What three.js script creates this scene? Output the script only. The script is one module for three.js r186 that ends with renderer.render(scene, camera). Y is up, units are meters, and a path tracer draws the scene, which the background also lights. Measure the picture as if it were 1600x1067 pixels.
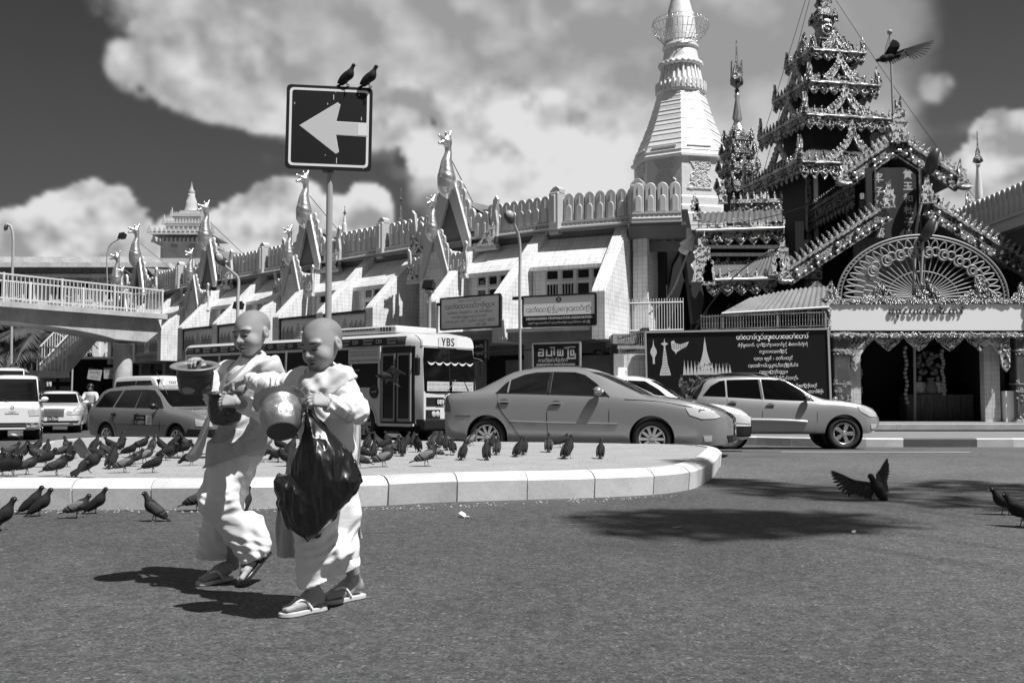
import * as THREE from 'three';
import { mergeGeometries, toCreasedNormals } from 'three/addons/utils/BufferGeometryUtils.js';
import { RoundedBoxGeometry } from 'three/addons/geometries/RoundedBoxGeometry.js';
import { Brush, Evaluator, SUBTRACTION, INTERSECTION } from 'three-bvh-csg';

// ---------------------------------------------------------------- camera, sky, sun, exposure
const scene = new THREE.Scene();
const F = 1557, PITCH = THREE.MathUtils.degToRad(3.25), EYE = 0.93;
const camera = new THREE.PerspectiveCamera(2 * Math.atan(533.5 / F) * 180 / Math.PI, 1600 / 1067, 0.1, 6000);
camera.position.set(0, EYE, 0);
camera.rotation.x = PITCH;
const renderer = new THREE.WebGLRenderer({ antialias: true });
renderer.setSize(1024, 682);
renderer.toneMapping = THREE.LinearToneMapping;
renderer.toneMappingExposure = 1.38;
renderer.shadowMap.enabled = true;

const SUN = new THREE.Vector3(0.46, 1, 0.34).normalize();
const sun = new THREE.DirectionalLight(0xffffff, 4.9);
sun.position.copy(SUN).multiplyScalar(120);
sun.target.position.set(0, 0, -30);
sun.position.add(sun.target.position);
sun.castShadow = true;
sun.shadow.mapSize.set(4096, 4096);
Object.assign(sun.shadow.camera, { left: -50, right: 50, top: 50, bottom: -50, near: 1, far: 260 });
scene.add(sun, sun.target);

// noise ------------------------------------------------------------------
function rng(seed) { let a = seed >>> 0; return () => { a = (a + 0x6d2b79f5) | 0; let t = Math.imul(a ^ (a >>> 15), 1 | a); t = (t + Math.imul(t ^ (t >>> 7), 61 | t)) ^ t; return ((t ^ (t >>> 14)) >>> 0) / 4294967296; }; }
const lerp = (a, b, t) => a + (b - a) * t, clamp = (x, a = 0, b = 1) => Math.min(b, Math.max(a, x));
const sstep = (a, b, x) => { const t = clamp((x - a) / (b - a)); return t * t * (3 - 2 * t); };
const hash3 = (x, y, z) => { let h = Math.imul(x, 374761393) ^ Math.imul(y, 668265263) ^ Math.imul(z, 1274126177); h = Math.imul(h ^ (h >>> 13), 1274126177); h ^= h >>> 16; return (h >>> 0) / 4294967296; };
function n3(x, y, z) {
  const X = Math.floor(x), Y = Math.floor(y), Z = Math.floor(z); let a = x - X, b = y - Y, c = z - Z;
  a = a * a * (3 - 2 * a); b = b * b * (3 - 2 * b); c = c * c * (3 - 2 * c);
  const v = (i, j, k) => hash3(X + i, Y + j, Z + k);
  return lerp(lerp(lerp(v(0, 0, 0), v(1, 0, 0), a), lerp(v(0, 1, 0), v(1, 1, 0), a), b), lerp(lerp(v(0, 0, 1), v(1, 0, 1), a), lerp(v(0, 1, 1), v(1, 1, 1), a), b), c);
}
function fbm3(x, y, z, o = 5) { let s = 0, a = 0.5, n = 0; for (let i = 0; i < o; i++) { s += a * n3(x, y, z); n += a; a *= 0.52; x = x * 2.03 + 7.1; y = y * 2.03 + 3.3; z = z * 2.03 + 1.7; } return s / n; }
// periodic value noise for tiling textures, x and y in 0..1
function pn(x, y, per, seed = 0) {
  x *= per; y *= per; const X = Math.floor(x), Y = Math.floor(y); let a = x - X, b = y - Y; a = a * a * (3 - 2 * a); b = b * b * (3 - 2 * b);
  const v = (i, j) => hash3((((X + i) % per) + per) % per, (((Y + j) % per) + per) % per, seed);
  return lerp(lerp(v(0, 0), v(1, 0), a), lerp(v(0, 1), v(1, 1), a), b);
}
function pfbm(x, y, per, o = 4, seed = 0) { let s = 0, a = 0.5, n = 0; for (let i = 0; i < o; i++) { s += a * pn(x, y, per, seed + i); n += a; a *= 0.55; per *= 2; } return s / n; }

// a point of the photograph (1600 x 1067) at a horizontal distance d from the camera, as a place in the world
const V = (x, y, z) => new THREE.Vector3(x, y, z);
const cP = Math.cos(PITCH), sP = Math.sin(PITCH);
function P(px, py, d) { const cx = (px - 800) / F, cy = (533.5 - py) / F, k = d / (cP - cy * sP); return V(cx * k, EYE + (cy * cP + sP) * k, -d); }
const XD = (px, d) => (px - 800) / F * d;         // x of a picture column at distance d (close to the horizon)

// the sky: a dark red-filtered sky with cumulus banks, laid out in azimuth and elevation
{
  const W = 2048, H = 1024, data = new Float32Array(W * H * 4);
  const ang = (px, py) => { const p = P(px, py, 1); return [Math.atan2(p.x, -p.z), Math.atan2(p.y - EYE, Math.hypot(p.x, p.z))]; };
  // [px, py, rx, ry, strength, crispness]: where the cloud masses stand, as bearing and height above the horizon
  const B = [[440, -50, 270, 120, 1.0, 0.2], [620, 40, 330, 150, 1.1, 0.2], [900, 60, 330, 210, 1.2, 0.1], [1150, 80, 240, 270, 1.1, 0.05], [335, 80, 115, 72, 0.95, 0.45], [440, 160, 90, 34, 0.75, 0.4], [205, 85, 30, 34, 0.55, 0.3], [600, 165, 110, 60, 0.9, 0.3], [770, 205, 130, 70, 1.15, 0.8], [900, 280, 200, 110, 1.1, 0.3], [640, 160, 55, 45, 1.0, 0.8], [860, 245, 110, 55, 1.0, 0.7], [665, 170, 70, 60, 0.9, 0.4], [620, 140, 60, 40, 0.8, 0.2],
    [585, 330, 40, 36, 1.2, 1], [540, 345, 40, 32, 1.1, 1], [440, 335, 62, 50, 1.15, 1], [480, 360, 80, 50, 1.1, 1], [380, 350, 60, 48, 1.1, 1], [320, 362, 60, 40, 1.0, 1], [190, 358, 70, 42, 1.0, 1], [250, 378, 100, 44, 1.0, 0.9], [120, 372, 70, 38, 1.0, 1], [30, 378, 90, 38, 0.95, 0.9], [280, 410, 360, 50, 1.1, 0.6], [1575, 232, 42, 40, 1.2, 1], [1620, 250, 70, 56, 1.2, 1], [1590, 300, 90, 60, 1.1, 0.7], [1462, 140, 26, 22, 0.5, 0.3],
    [1100, 340, 240, 110, 1.0, 0.2], [1360, 250, 80, 150, 0.6, 0.1], [1500, 205, 180, 16, 0.4, 0], [1290, 130, 130, 180, 0.9, 0.05], [1390, 40, 60, 90, 0.4, 0.1], [20, 20, 40, 20, 0.1, 0]].map(([x, y, rx, ry, s, k]) => { const [a, e] = ang(x, y); return [a, e, rx / F, ry / F, s, k]; });
  for (let j = 0; j < H; j++) {
    const el = ((j + 0.5) / H - 0.5) * Math.PI, y = Math.sin(el), c = Math.cos(el);
    for (let i = 0; i < W; i++) {
      const az = ((i + 0.5) / W - 0.5) * 2 * Math.PI, x = Math.cos(az) * c, z = Math.sin(az) * c, o = (j * W + i) * 4;
      let v;
      if (el < -0.03) v = 0.06;
      else {
        const b = Math.atan2(x, -z), wx = fbm3(x * 10 + 3, y * 10, z * 10, 5) - 0.5, wy = fbm3(x * 10, y * 10 + 8, z * 10 + 4, 5) - 0.5;
        v = lerp(0.085, 0.036, sstep(0.06, 0.42, el)); v *= lerp(1, 1.35, sstep(-0.2, 0.4, b) * sstep(1.2, 0.6, b));      // clear sky
        let m = 0, crisp = 0;
        if (Math.abs(b) < 0.75 && el < 0.62) for (const [a, e, rx, ry, s, k] of B) {
          const wk = 0.5 + 0.5 * k, dx = (b - a + wx * 0.075 * wk) / rx, dy = (el - e + wy * 0.065 * wk) / ry, q = dx * dx + dy * dy;
          if (q < 2) { const w = s * (1 - q * 0.6); if (w > 0) { crisp = Math.max(crisp, k * sstep(0, 0.3, w)); const hh = Math.max(0.25 - Math.abs(w - m), 0) / 0.25; m = Math.max(w, m) + hh * hh * 0.0625; } }
        }
        const far = Math.max(sstep(0.5, 0.8, Math.abs(b)), sstep(0.42, 0.62, el));
        if (far > 0) m = lerp(m, (fbm3(x * 2.6 + 11, y * 4.2, z * 2.6, 5) - 0.47) * 4.2, far);
        const f0 = fbm3(x * 26, y * 30, z * 26, 5), fine = lerp(f0, 1 - Math.abs(2 * fbm3(x * 15 + 2, y * 17, z * 15, 5) - 1) * 1.6, 0.55 * crisp), mid = fbm3(x * 7 + 5, y * 10, z * 7, 5), soft = fbm3(x * 4, y * 7 + 3, z * 4, 4);
        let bil = 0.35; if (crisp > 0.02 && m > -0.6) { bil = 0; let fr = 24, w = 0.5; for (let q = 0; q < 4; q++) { bil += w * Math.abs(2 * n3(x * fr + q * 5, y * fr * 1.1, z * fr + q) - 1); fr *= 2.1; w *= 0.62; } bil /= 1.12; }
        const dens = m - 0.1 + (fine - 0.5) * (0.45 + 0.6 * crisp) + (mid - 0.5) * 0.5 + crisp * (0.36 - bil) * 1.9;
        const al = sstep(0.0, lerp(0.55, 0.11, crisp), dens);
        const s2 = fbm3((x + 0.010) * 26, (y + 0.016) * 30, (z + 0.008) * 26, 4), m2 = fbm3((x + 0.03) * 7 + 5, (y + 0.05) * 10, (z + 0.02) * 7, 4);
        let cl = 0.325 + (f0 - s2) * (0.14 + 0.95 * crisp) + (mid - m2) * 0.36 + (soft - 0.5) * 0.24;
        cl += 0.15 * crisp * sstep(0.6, 0.1, dens) + 0.13 * crisp + crisp * (0.34 - bil) * 0.30; cl -= 0.06 * sstep(0.24, 0.4, el);
        cl += 0.10 * Math.exp(-(((b - 0.02) / 0.16) ** 2) - (((el - 0.24) / 0.06) ** 2));      // where the upper cloud catches the sun
        v = lerp(v, clamp(cl, 0.25, 0.58), al); v *= 0.95;
      }
      data[o] = data[o + 1] = data[o + 2] = v; data[o + 3] = 1;
    }
  }
  const t = new THREE.DataTexture(data, W, H, THREE.RGBAFormat, THREE.FloatType);
  t.mapping = THREE.EquirectangularReflectionMapping; t.magFilter = THREE.LinearFilter; t.minFilter = THREE.LinearFilter; t.needsUpdate = true;
  scene.background = t; scene.environment = t;
}

// ---------------------------------------------------------------- building blocks
function numbered() { const seen = {}; return (n) => { const k = (seen[n] = (seen[n] ?? -1) + 1); return k ? n + '_' + String(k).padStart(3, '0') : n; }; }
const topName = numbered();
function tag(o, label, category, group, kind) { if (label) o.userData.label = label; if (category) o.userData.category = category; if (group) o.userData.group = group; if (kind) o.userData.kind = kind; return o; }
function thing(name, label, category, pos = [0, 0, 0], turn = 0, group, kind) {
  const o = new THREE.Group(); o.name = topName(name); o.position.set(...(pos.isVector3 ? pos.toArray() : pos)); o.rotation.y = turn; scene.add(o); return tag(o, label, category, group, kind);
}
const kidNames = new WeakMap();
function add(name, geo, mat, parent = scene) {
  if (Array.isArray(geo)) geo = merge(geo);
  const m = new THREE.Mesh(geo, mat);
  if (parent === scene) m.name = topName(name); else { if (!kidNames.has(parent)) kidNames.set(parent, numbered()); m.name = kidNames.get(parent)(name); }
  m.castShadow = m.receiveShadow = true; parent.add(m); return m;
}
function group(name, parent) { const g = new THREE.Group(); if (!kidNames.has(parent)) kidNames.set(parent, numbered()); g.name = kidNames.get(parent)(name); parent.add(g); return g; }
function stuff(o) { o.userData.kind = 'stuff'; return o; }
function copyThing(src, label, pos, turn) { const c = src.clone(); c.name = topName(src.name.replace(/_\d+$/, '')); if (label) c.userData.label = label; if (pos) c.position.copy(pos); if (turn !== undefined) c.rotation.y = turn; scene.add(c); return c; }

function norm(g) { // position, normal, uv, no index
  let q = g.index ? g.toNonIndexed() : g;
  if (!q.attributes.normal) q.computeVertexNormals();
  if (!q.attributes.uv) q.setAttribute('uv', new THREE.Float32BufferAttribute(new Float32Array(q.attributes.position.count * 2), 2));
  for (const k of Object.keys(q.attributes)) if (!['position', 'normal', 'uv'].includes(k)) q.deleteAttribute(k);
  return q;
}
function merge(list) { const l = list.flat(Infinity).filter(Boolean).map(norm); return l.length === 1 ? l[0] : mergeGeometries(l); }
function uvm(g) { // uv in metres by the dominant axis of each face
  g = norm(g); const p = g.attributes.position, uv = g.attributes.uv, a = V(), b = V(), c = V(), n = V();
  for (let i = 0; i < p.count; i += 3) {
    a.fromBufferAttribute(p, i); b.fromBufferAttribute(p, i + 1); c.fromBufferAttribute(p, i + 2);
    n.copy(b).sub(a).cross(c.clone().sub(a)); const ax = Math.abs(n.x), ay = Math.abs(n.y), az = Math.abs(n.z);
    [a, b, c].forEach((v, k) => ay >= ax && ay >= az ? uv.setXY(i + k, v.x, v.z) : ax > az ? uv.setXY(i + k, v.z, v.y) : uv.setXY(i + k, v.x, v.y));
  }
  return g;
}
const tr = (g, x = 0, y = 0, z = 0, rx = 0, ry = 0, rz = 0, s = 1) => { const m = new THREE.Matrix4().compose(V(x, y, z), new THREE.Quaternion().setFromEuler(new THREE.Euler(rx, ry, rz, 'YXZ')), Array.isArray(s) ? V(...s) : V(s, s, s)); return g.clone().applyMatrix4(m); };
const box = (w, h, d, x = 0, y = 0, z = 0, rx = 0, ry = 0, rz = 0) => tr(new THREE.BoxGeometry(w, h, d), x, y, z, rx, ry, rz);
const rbox = (w, h, d, r, x = 0, y = 0, z = 0, rx = 0, ry = 0, rz = 0) => tr(new RoundedBoxGeometry(w, h, d, 2, Math.min(r, w * .49, h * .49, d * .49)), x, y, z, rx, ry, rz);
const cyl = (r0, r1, h, seg = 16, x = 0, y = 0, z = 0, rx = 0, ry = 0, rz = 0) => tr(new THREE.CylinderGeometry(r0, r1, h, seg), x, y, z, rx, ry, rz);
const ball = (r, x = 0, y = 0, z = 0, w = 10, h = 7, s = [1, 1, 1]) => tr(new THREE.SphereGeometry(r, w, h), x, y, z, 0, 0, 0, s);
const lathe = (pts, seg = 24) => new THREE.LatheGeometry(pts.map(([r, y]) => new THREE.Vector2(r, y)), seg);
function beam(a, b, w, h = w, roll = 0) { // a square bar from a to b
  const d = b.clone().sub(a), L = d.length(), m = new THREE.Matrix4(), z = d.clone().normalize(), up = Math.abs(z.y) > 0.99 ? V(1, 0, 0) : V(0, 1, 0), x = up.clone().cross(z).normalize(), y = z.clone().cross(x);
  m.makeBasis(x, y, z).setPosition(a.clone().add(b).multiplyScalar(0.5)); const g = new THREE.BoxGeometry(w, h, L); if (roll) g.rotateZ(roll); return g.applyMatrix4(m);
}
function rod(a, b, r, r2 = r, seg = 8) { const d = b.clone().sub(a), g = new THREE.CylinderGeometry(r2, r, d.length(), seg); g.applyQuaternion(new THREE.Quaternion().setFromUnitVectors(V(0, 1, 0), d.clone().normalize())); const c = a.clone().add(b).multiplyScalar(0.5); return g.translate(c.x, c.y, c.z); }
const tube = (pts, r, n = 24, seg = 6, closed = false) => new THREE.TubeGeometry(new THREE.CatmullRomCurve3(pts, closed), n, r, seg, closed);
function shape(pts) { const s = new THREE.Shape(); pts.forEach(([x, y], i) => i ? s.lineTo(x, y) : s.moveTo(x, y)); s.closePath(); return s; }
function ext(pts, depth, bevel = 0, holes = []) { // outline in xy, centred thickness along z
  const s = pts instanceof THREE.Shape ? pts : shape(pts); for (const h of holes) s.holes.push(h instanceof THREE.Path ? h : shape(h));
  return new THREE.ExtrudeGeometry(s, { depth: depth - 2 * bevel, bevelEnabled: bevel > 0, bevelSize: bevel, bevelThickness: bevel, bevelSegments: 2, curveSegments: 10 }).translate(0, 0, -depth / 2 + bevel);
}
function quad(a, b, c, d) { const g = new THREE.BufferGeometry(); g.setAttribute('position', new THREE.Float32BufferAttribute([a, b, c, a, c, d].flatMap((v) => v.toArray()), 3)); g.setAttribute('uv', new THREE.Float32BufferAttribute([0, 0, 1, 0, 1, 1, 0, 0, 1, 1, 0, 1], 2)); g.computeVertexNormals(); return g; }
// a loft through rings of equally many points (arrays of Vector3)
function loft(rings, closed = true, caps = true) {
  const n = rings[0].length, pos = [], idx = []; rings.forEach((r) => r.forEach((p) => pos.push(p.x, p.y, p.z)));
  const m = closed ? n : n - 1;
  for (let i = 0; i < rings.length - 1; i++) for (let j = 0; j < m; j++) { const a = i * n + j, b = i * n + (j + 1) % n, c = a + n, d = b + n; idx.push(a, b, d, a, d, c); }
  if (caps) for (const [k, flip] of [[0, 1], [rings.length - 1, 0]]) { const c = V(); rings[k].forEach((p) => c.add(p)); c.divideScalar(n); const ci = pos.length / 3; pos.push(c.x, c.y, c.z); const b0 = pos.length / 3; rings[k].forEach((p) => pos.push(p.x, p.y, p.z)); for (let j = 0; j < m; j++) flip ? idx.push(ci, b0 + (j + 1) % n, b0 + j) : idx.push(ci, b0 + j, b0 + (j + 1) % n); }
  const g = new THREE.BufferGeometry(); g.setAttribute('position', new THREE.Float32BufferAttribute(pos, 3)); g.setIndex(idx); g.computeVertexNormals(); return g;
}

// signed-distance modelling: smooth union of tapered capsules and ellipsoids, meshed by surface nets
const smin = (a, b, k) => { const h = Math.max(k - Math.abs(a - b), 0) / k; return Math.min(a, b) - h * h * k * 0.25; };
const sdCap = (p, a, b, r0, r1) => { const bx = b.x - a.x, by = b.y - a.y, bz = b.z - a.z, px = p.x - a.x, py = p.y - a.y, pz = p.z - a.z, h = clamp((px * bx + py * by + pz * bz) / (bx * bx + by * by + bz * bz)); const dx = px - bx * h, dy = py - by * h, dz = pz - bz * h; return Math.sqrt(dx * dx + dy * dy + dz * dz) - lerp(r0, r1, h); };
function sdEll(p, c, r, inv) { let x = p.x - c.x, y = p.y - c.y, z = p.z - c.z; if (inv) { const q = inv; const X = q[0] * x + q[1] * y + q[2] * z, Y = q[3] * x + q[4] * y + q[5] * z, Z = q[6] * x + q[7] * y + q[8] * z; x = X; y = Y; z = Z; } const k0 = Math.sqrt((x / r.x) ** 2 + (y / r.y) ** 2 + (z / r.z) ** 2), k1 = Math.sqrt((x / r.x ** 2) ** 2 + (y / r.y ** 2) ** 2 + (z / r.z ** 2) ** 2); return k1 < 1e-9 ? -Math.min(r.x, r.y, r.z) : k0 * (k0 - 1) / k1; }
// rows of the matrix that turns world offsets into a frame with axes x, y, z
const rows = (x, y, z) => [x.x, x.y, x.z, y.x, y.y, y.z, z.x, z.y, z.z];
function nets(sdf, lo, hi, cell, colour) {
  const nx = Math.ceil((hi.x - lo.x) / cell) + 2, ny = Math.ceil((hi.y - lo.y) / cell) + 2, nz = Math.ceil((hi.z - lo.z) / cell) + 2;
  const f = new Float32Array(nx * ny * nz).fill(1), at = (i, j, k) => (k * ny + j) * nx + i, p = V(), S = 4;
  for (let K = 0; K < nz; K += S) for (let J = 0; J < ny; J += S) for (let I = 0; I < nx; I += S) {
    p.set(lo.x + (I + S / 2) * cell, lo.y + (J + S / 2) * cell, lo.z + (K + S / 2) * cell); const d = sdf(p), skip = Math.abs(d) > cell * S * 1.6;
    for (let k = K; k < Math.min(nz, K + S); k++) for (let j = J; j < Math.min(ny, J + S); j++) for (let i = I; i < Math.min(nx, I + S); i++) f[at(i, j, k)] = skip ? d : sdf(p.set(lo.x + i * cell, lo.y + j * cell, lo.z + k * cell));
  }
  const id = new Int32Array(nx * ny * nz).fill(-1), pos = [];
  for (let k = 0; k < nz - 1; k++) for (let j = 0; j < ny - 1; j++) for (let i = 0; i < nx - 1; i++) {
    const v = [f[at(i, j, k)], f[at(i + 1, j, k)], f[at(i, j + 1, k)], f[at(i + 1, j + 1, k)], f[at(i, j, k + 1)], f[at(i + 1, j, k + 1)], f[at(i, j + 1, k + 1)], f[at(i + 1, j + 1, k + 1)]];
    let neg = 0; for (const w of v) if (w < 0) neg++; if (!neg || neg === 8) continue;
    let x = 0, y = 0, z = 0, n = 0;
    for (let a = 0; a < 8; a++) for (let bit = 1; bit < 8; bit <<= 1) { const b = a | bit; if (b === a || (v[a] < 0) === (v[b] < 0)) continue; const t = v[a] / (v[a] - v[b]); x += (a & 1) + (bit === 1 ? t : 0); y += ((a >> 1) & 1) + (bit === 2 ? t : 0); z += (a >> 2) + (bit === 4 ? t : 0); n++; }
    id[at(i, j, k)] = pos.length / 3; pos.push(lo.x + (i + x / n) * cell, lo.y + (j + y / n) * cell, lo.z + (k + z / n) * cell);
  }
  const idx = [], q = (a, b, c, d, flip) => { if (a < 0 || b < 0 || c < 0 || d < 0) return; flip ? idx.push(a, c, b, a, d, c) : idx.push(a, b, c, a, c, d); };
  for (let k = 1; k < nz - 1; k++) for (let j = 1; j < ny - 1; j++) for (let i = 1; i < nx - 1; i++) {
    const s = f[at(i, j, k)] < 0;
    if (s !== f[at(i + 1, j, k)] < 0) q(id[at(i, j - 1, k - 1)], id[at(i, j, k - 1)], id[at(i, j, k)], id[at(i, j - 1, k)], !s);
    if (s !== f[at(i, j + 1, k)] < 0) q(id[at(i - 1, j, k - 1)], id[at(i - 1, j, k)], id[at(i, j, k)], id[at(i, j, k - 1)], !s);
    if (s !== f[at(i, j, k + 1)] < 0) q(id[at(i - 1, j - 1, k)], id[at(i, j - 1, k)], id[at(i, j, k)], id[at(i - 1, j, k)], !s);
  }
  const nor = [], col = [], e = cell * 0.5, uv = [];
  for (let i = 0; i < pos.length; i += 3) {
    const g = (x, y, z) => sdf(p.set(pos[i] + x, pos[i + 1] + y, pos[i + 2] + z)); const n = V(g(e, 0, 0) - g(-e, 0, 0), g(0, e, 0) - g(0, -e, 0), g(0, 0, e) - g(0, 0, -e)).normalize(); nor.push(n.x, n.y, n.z);
    uv.push(pos[i] + pos[i + 2], pos[i + 1]);
    if (colour) { const c = colour(V(pos[i], pos[i + 1], pos[i + 2]), n); col.push(c, c, c); }
  }
  const g = new THREE.BufferGeometry(); g.setAttribute('position', new THREE.Float32BufferAttribute(pos, 3)); g.setAttribute('normal', new THREE.Float32BufferAttribute(nor, 3)); g.setAttribute('uv', new THREE.Float32BufferAttribute(uv, 2));
  if (colour) g.setAttribute('color', new THREE.Float32BufferAttribute(col, 3)); g.setIndex(idx); return g;
}
// merge that keeps vertex colours
function mergeC(list) { return mergeGeometries(list.map((g) => (g.index ? g.toNonIndexed() : g))); }
function paint(g, fn) { const p = g.attributes.position, c = new Float32Array(p.count * 3), v = V(); for (let i = 0; i < p.count; i++) { const k = fn(v.fromBufferAttribute(p, i)); c[3 * i] = c[3 * i + 1] = c[3 * i + 2] = k; } g.setAttribute('color', new THREE.BufferAttribute(c, 3)); return g; }

// textures (grey; size in metres sets the repeat) and materials
function tex(n, fn, metres = 1, data = false, m = n) {
  const a = new Uint8Array(n * m * 4); for (let j = 0; j < m; j++) for (let i = 0; i < n; i++) { const v = clamp(fn((i + 0.5) / n, (j + 0.5) / m)) * 255, o = (j * n + i) * 4; a[o] = a[o + 1] = a[o + 2] = v; a[o + 3] = 255; }
  const t = new THREE.DataTexture(a, n, m, THREE.RGBAFormat); t.wrapS = t.wrapT = THREE.RepeatWrapping; t.magFilter = THREE.LinearFilter; t.minFilter = THREE.LinearMipmapLinearFilter; t.generateMipmaps = true; t.needsUpdate = true;
  if (!data) t.colorSpace = THREE.SRGBColorSpace; if (Array.isArray(metres)) t.repeat.set(1 / metres[0], 1 / metres[1]); else t.repeat.set(1 / metres, 1 / metres); return t;
}
const toS = (l) => (l <= 0.0031308 ? l * 12.92 : 1.055 * l ** (1 / 2.4) - 0.055);
function mk(grey, o = {}) {
  const { r = 0.7, m = 0, ...rest } = o; const phys = ['clearcoat', 'transmission', 'sheen', 'ior', 'specularIntensity'].some((k) => k in rest);
  const mat = new (phys ? THREE.MeshPhysicalMaterial : THREE.MeshStandardMaterial)({ roughness: r, metalness: m, ...rest }); mat.color.setRGB(grey, grey, grey); return mat;
}
function canvas(w, h, draw, bg = '#fff') { const c = document.createElement('canvas'); c.width = w; c.height = h; const x = c.getContext('2d'); x.fillStyle = bg; x.fillRect(0, 0, w, h); draw(x, w, h); const t = new THREE.CanvasTexture(c); t.colorSpace = THREE.SRGBColorSpace; return t; }

const T = {};
T.grain = tex(512, (u, v) => 0.5 + (pfbm(u, v, 8, 6, 3) - 0.5) * 0.9, 1.2, true);
T.dirt = tex(512, (u, v) => toS(0.80 + 0.2 * sstep(0.3, 0.6, pfbm(u, v, 4, 6, 21)) - 0.12 * sstep(0.62, 0.8, pn(u, v * 0.25, 64, 5) * 0.5 + pfbm(u, v, 4, 3, 9) * 0.6)), 3.1);
const asp = (u, v) => { const g = pn(u, v, 256, 1) * 0.5 + pn(u, v, 512, 2) * 0.5, s = pn(u, v, 300, 7), s2 = pn(u, v, 430, 17); return [g, s, s2]; };
T.asphalt = tex(1024, (u, v) => { const [g, s, s2] = asp(u, v); let l = 0.064 * (0.35 + 1.25 * g) * (0.8 + 0.4 * pfbm(u, v, 5, 4, 31)) * (0.72 + 0.56 * pn(u, v, 90, 41)); l += 0.15 * sstep(0.80, 0.95, s) * (0.4 + 0.6 * pn(u, v, 40, 4)); l += 0.13 * sstep(0.86, 0.97, s2); l *= 1 - 0.55 * sstep(0.74, 0.92, pn(u, v, 360, 23)); return toS(l); }, 3.2);
T.asphaltB = tex(1024, (u, v) => { const [g, s, s2] = asp(u, v); return 0.35 + 0.35 * g + 0.3 * sstep(0.75, 0.95, s) + 0.2 * sstep(0.8, 0.97, s2) - 0.25 * sstep(0.7, 0.92, pn(u, v, 360, 23)); }, 3.2, true);
T.concrete = tex(512, (u, v) => toS(0.72 + 0.28 * pfbm(u, v, 6, 6, 51) + 0.10 * (pn(u, v, 128, 3) - 0.5) - 0.3 * sstep(0.8, 0.95, pn(u, v, 150, 8)) * pn(u, v, 20, 2)), 1.6);
// painted facing tiles, 0.30 x 0.15 m, dark joints
const joint = (u, v, nx, ny, w) => { const x = (u * nx) % 1, y = (v * ny) % 1; return Math.max(1 - sstep(0, w * nx, Math.min(x, 1 - x)), 1 - sstep(0, w * ny, Math.min(y, 1 - y))); };
T.tile = tex(512, (u, v) => { const j = joint(u, v, 10, 12, 0.0045), k = hash3(Math.floor(u * 10), Math.floor(v * 12), 5); return toS((1 - 0.5 * j) * (0.92 + 0.08 * k) * (0.84 + 0.16 * sstep(0.3, 0.6, pfbm(u, v, 4, 5, 77))) * (1 - 0.16 * sstep(0.6, 0.85, pn(u, v * 0.12, 40, 13)))); }, 1.8);
T.tileB = tex(512, (u, v) => 1 - joint(u, v, 10, 12, 0.006), 1.8, true);
T.gilt = tex(512, (u, v) => { // worked, embossed gilding: curls and bosses
  const a = pfbm(u, v, 9, 3, 61), b = Math.abs(Math.sin((a * 9 + pn(u, v, 18, 2)) * 3.1)), c = sstep(0.55, 0.9, pn(u, v, 48, 12)); return 0.55 * b + 0.45 * c; }, 0.55, true);
T.giltMap = tex(512, (u, v) => { const a = pn(u, v, 12, 3) * 0.5 + pn(u, v, 27, 6) * 0.5, b = pn(u, v, 44, 9); return toS(0.09 + 0.9 * sstep(0.38, 0.5, a) * (0.55 + 0.45 * b) + 0.3 * sstep(0.66, 0.82, b)); }, 1.1); // worn gold leaf and glass mosaic, dark where it is lost
T.streak = tex(256, (u, v) => 0.5 + 0.5 * (pn(u, v * 0.1, 64, 3) - 0.5) + 0.4 * (pfbm(u, v, 8, 4, 2) - 0.5), 1, true);
T.weave = tex(256, (u, v) => 0.5 + 0.25 * Math.sin(u * 6.283 * 48) * Math.sin(v * 6.283 * 48) + 0.35 * (pfbm(u, v, 6, 4, 8) - 0.5), 0.25, true);
T.planks = tex(256, (u, v) => { const x = (u * 8) % 1; return toS((0.7 + 0.5 * pn(u, v * 0.12, 64, 4) + 0.15 * (hash3(Math.floor(u * 8), 0, 3) - 0.5)) * (x < 0.06 ? 0.4 : 1) * 0.8); }, 1.6);

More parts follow.
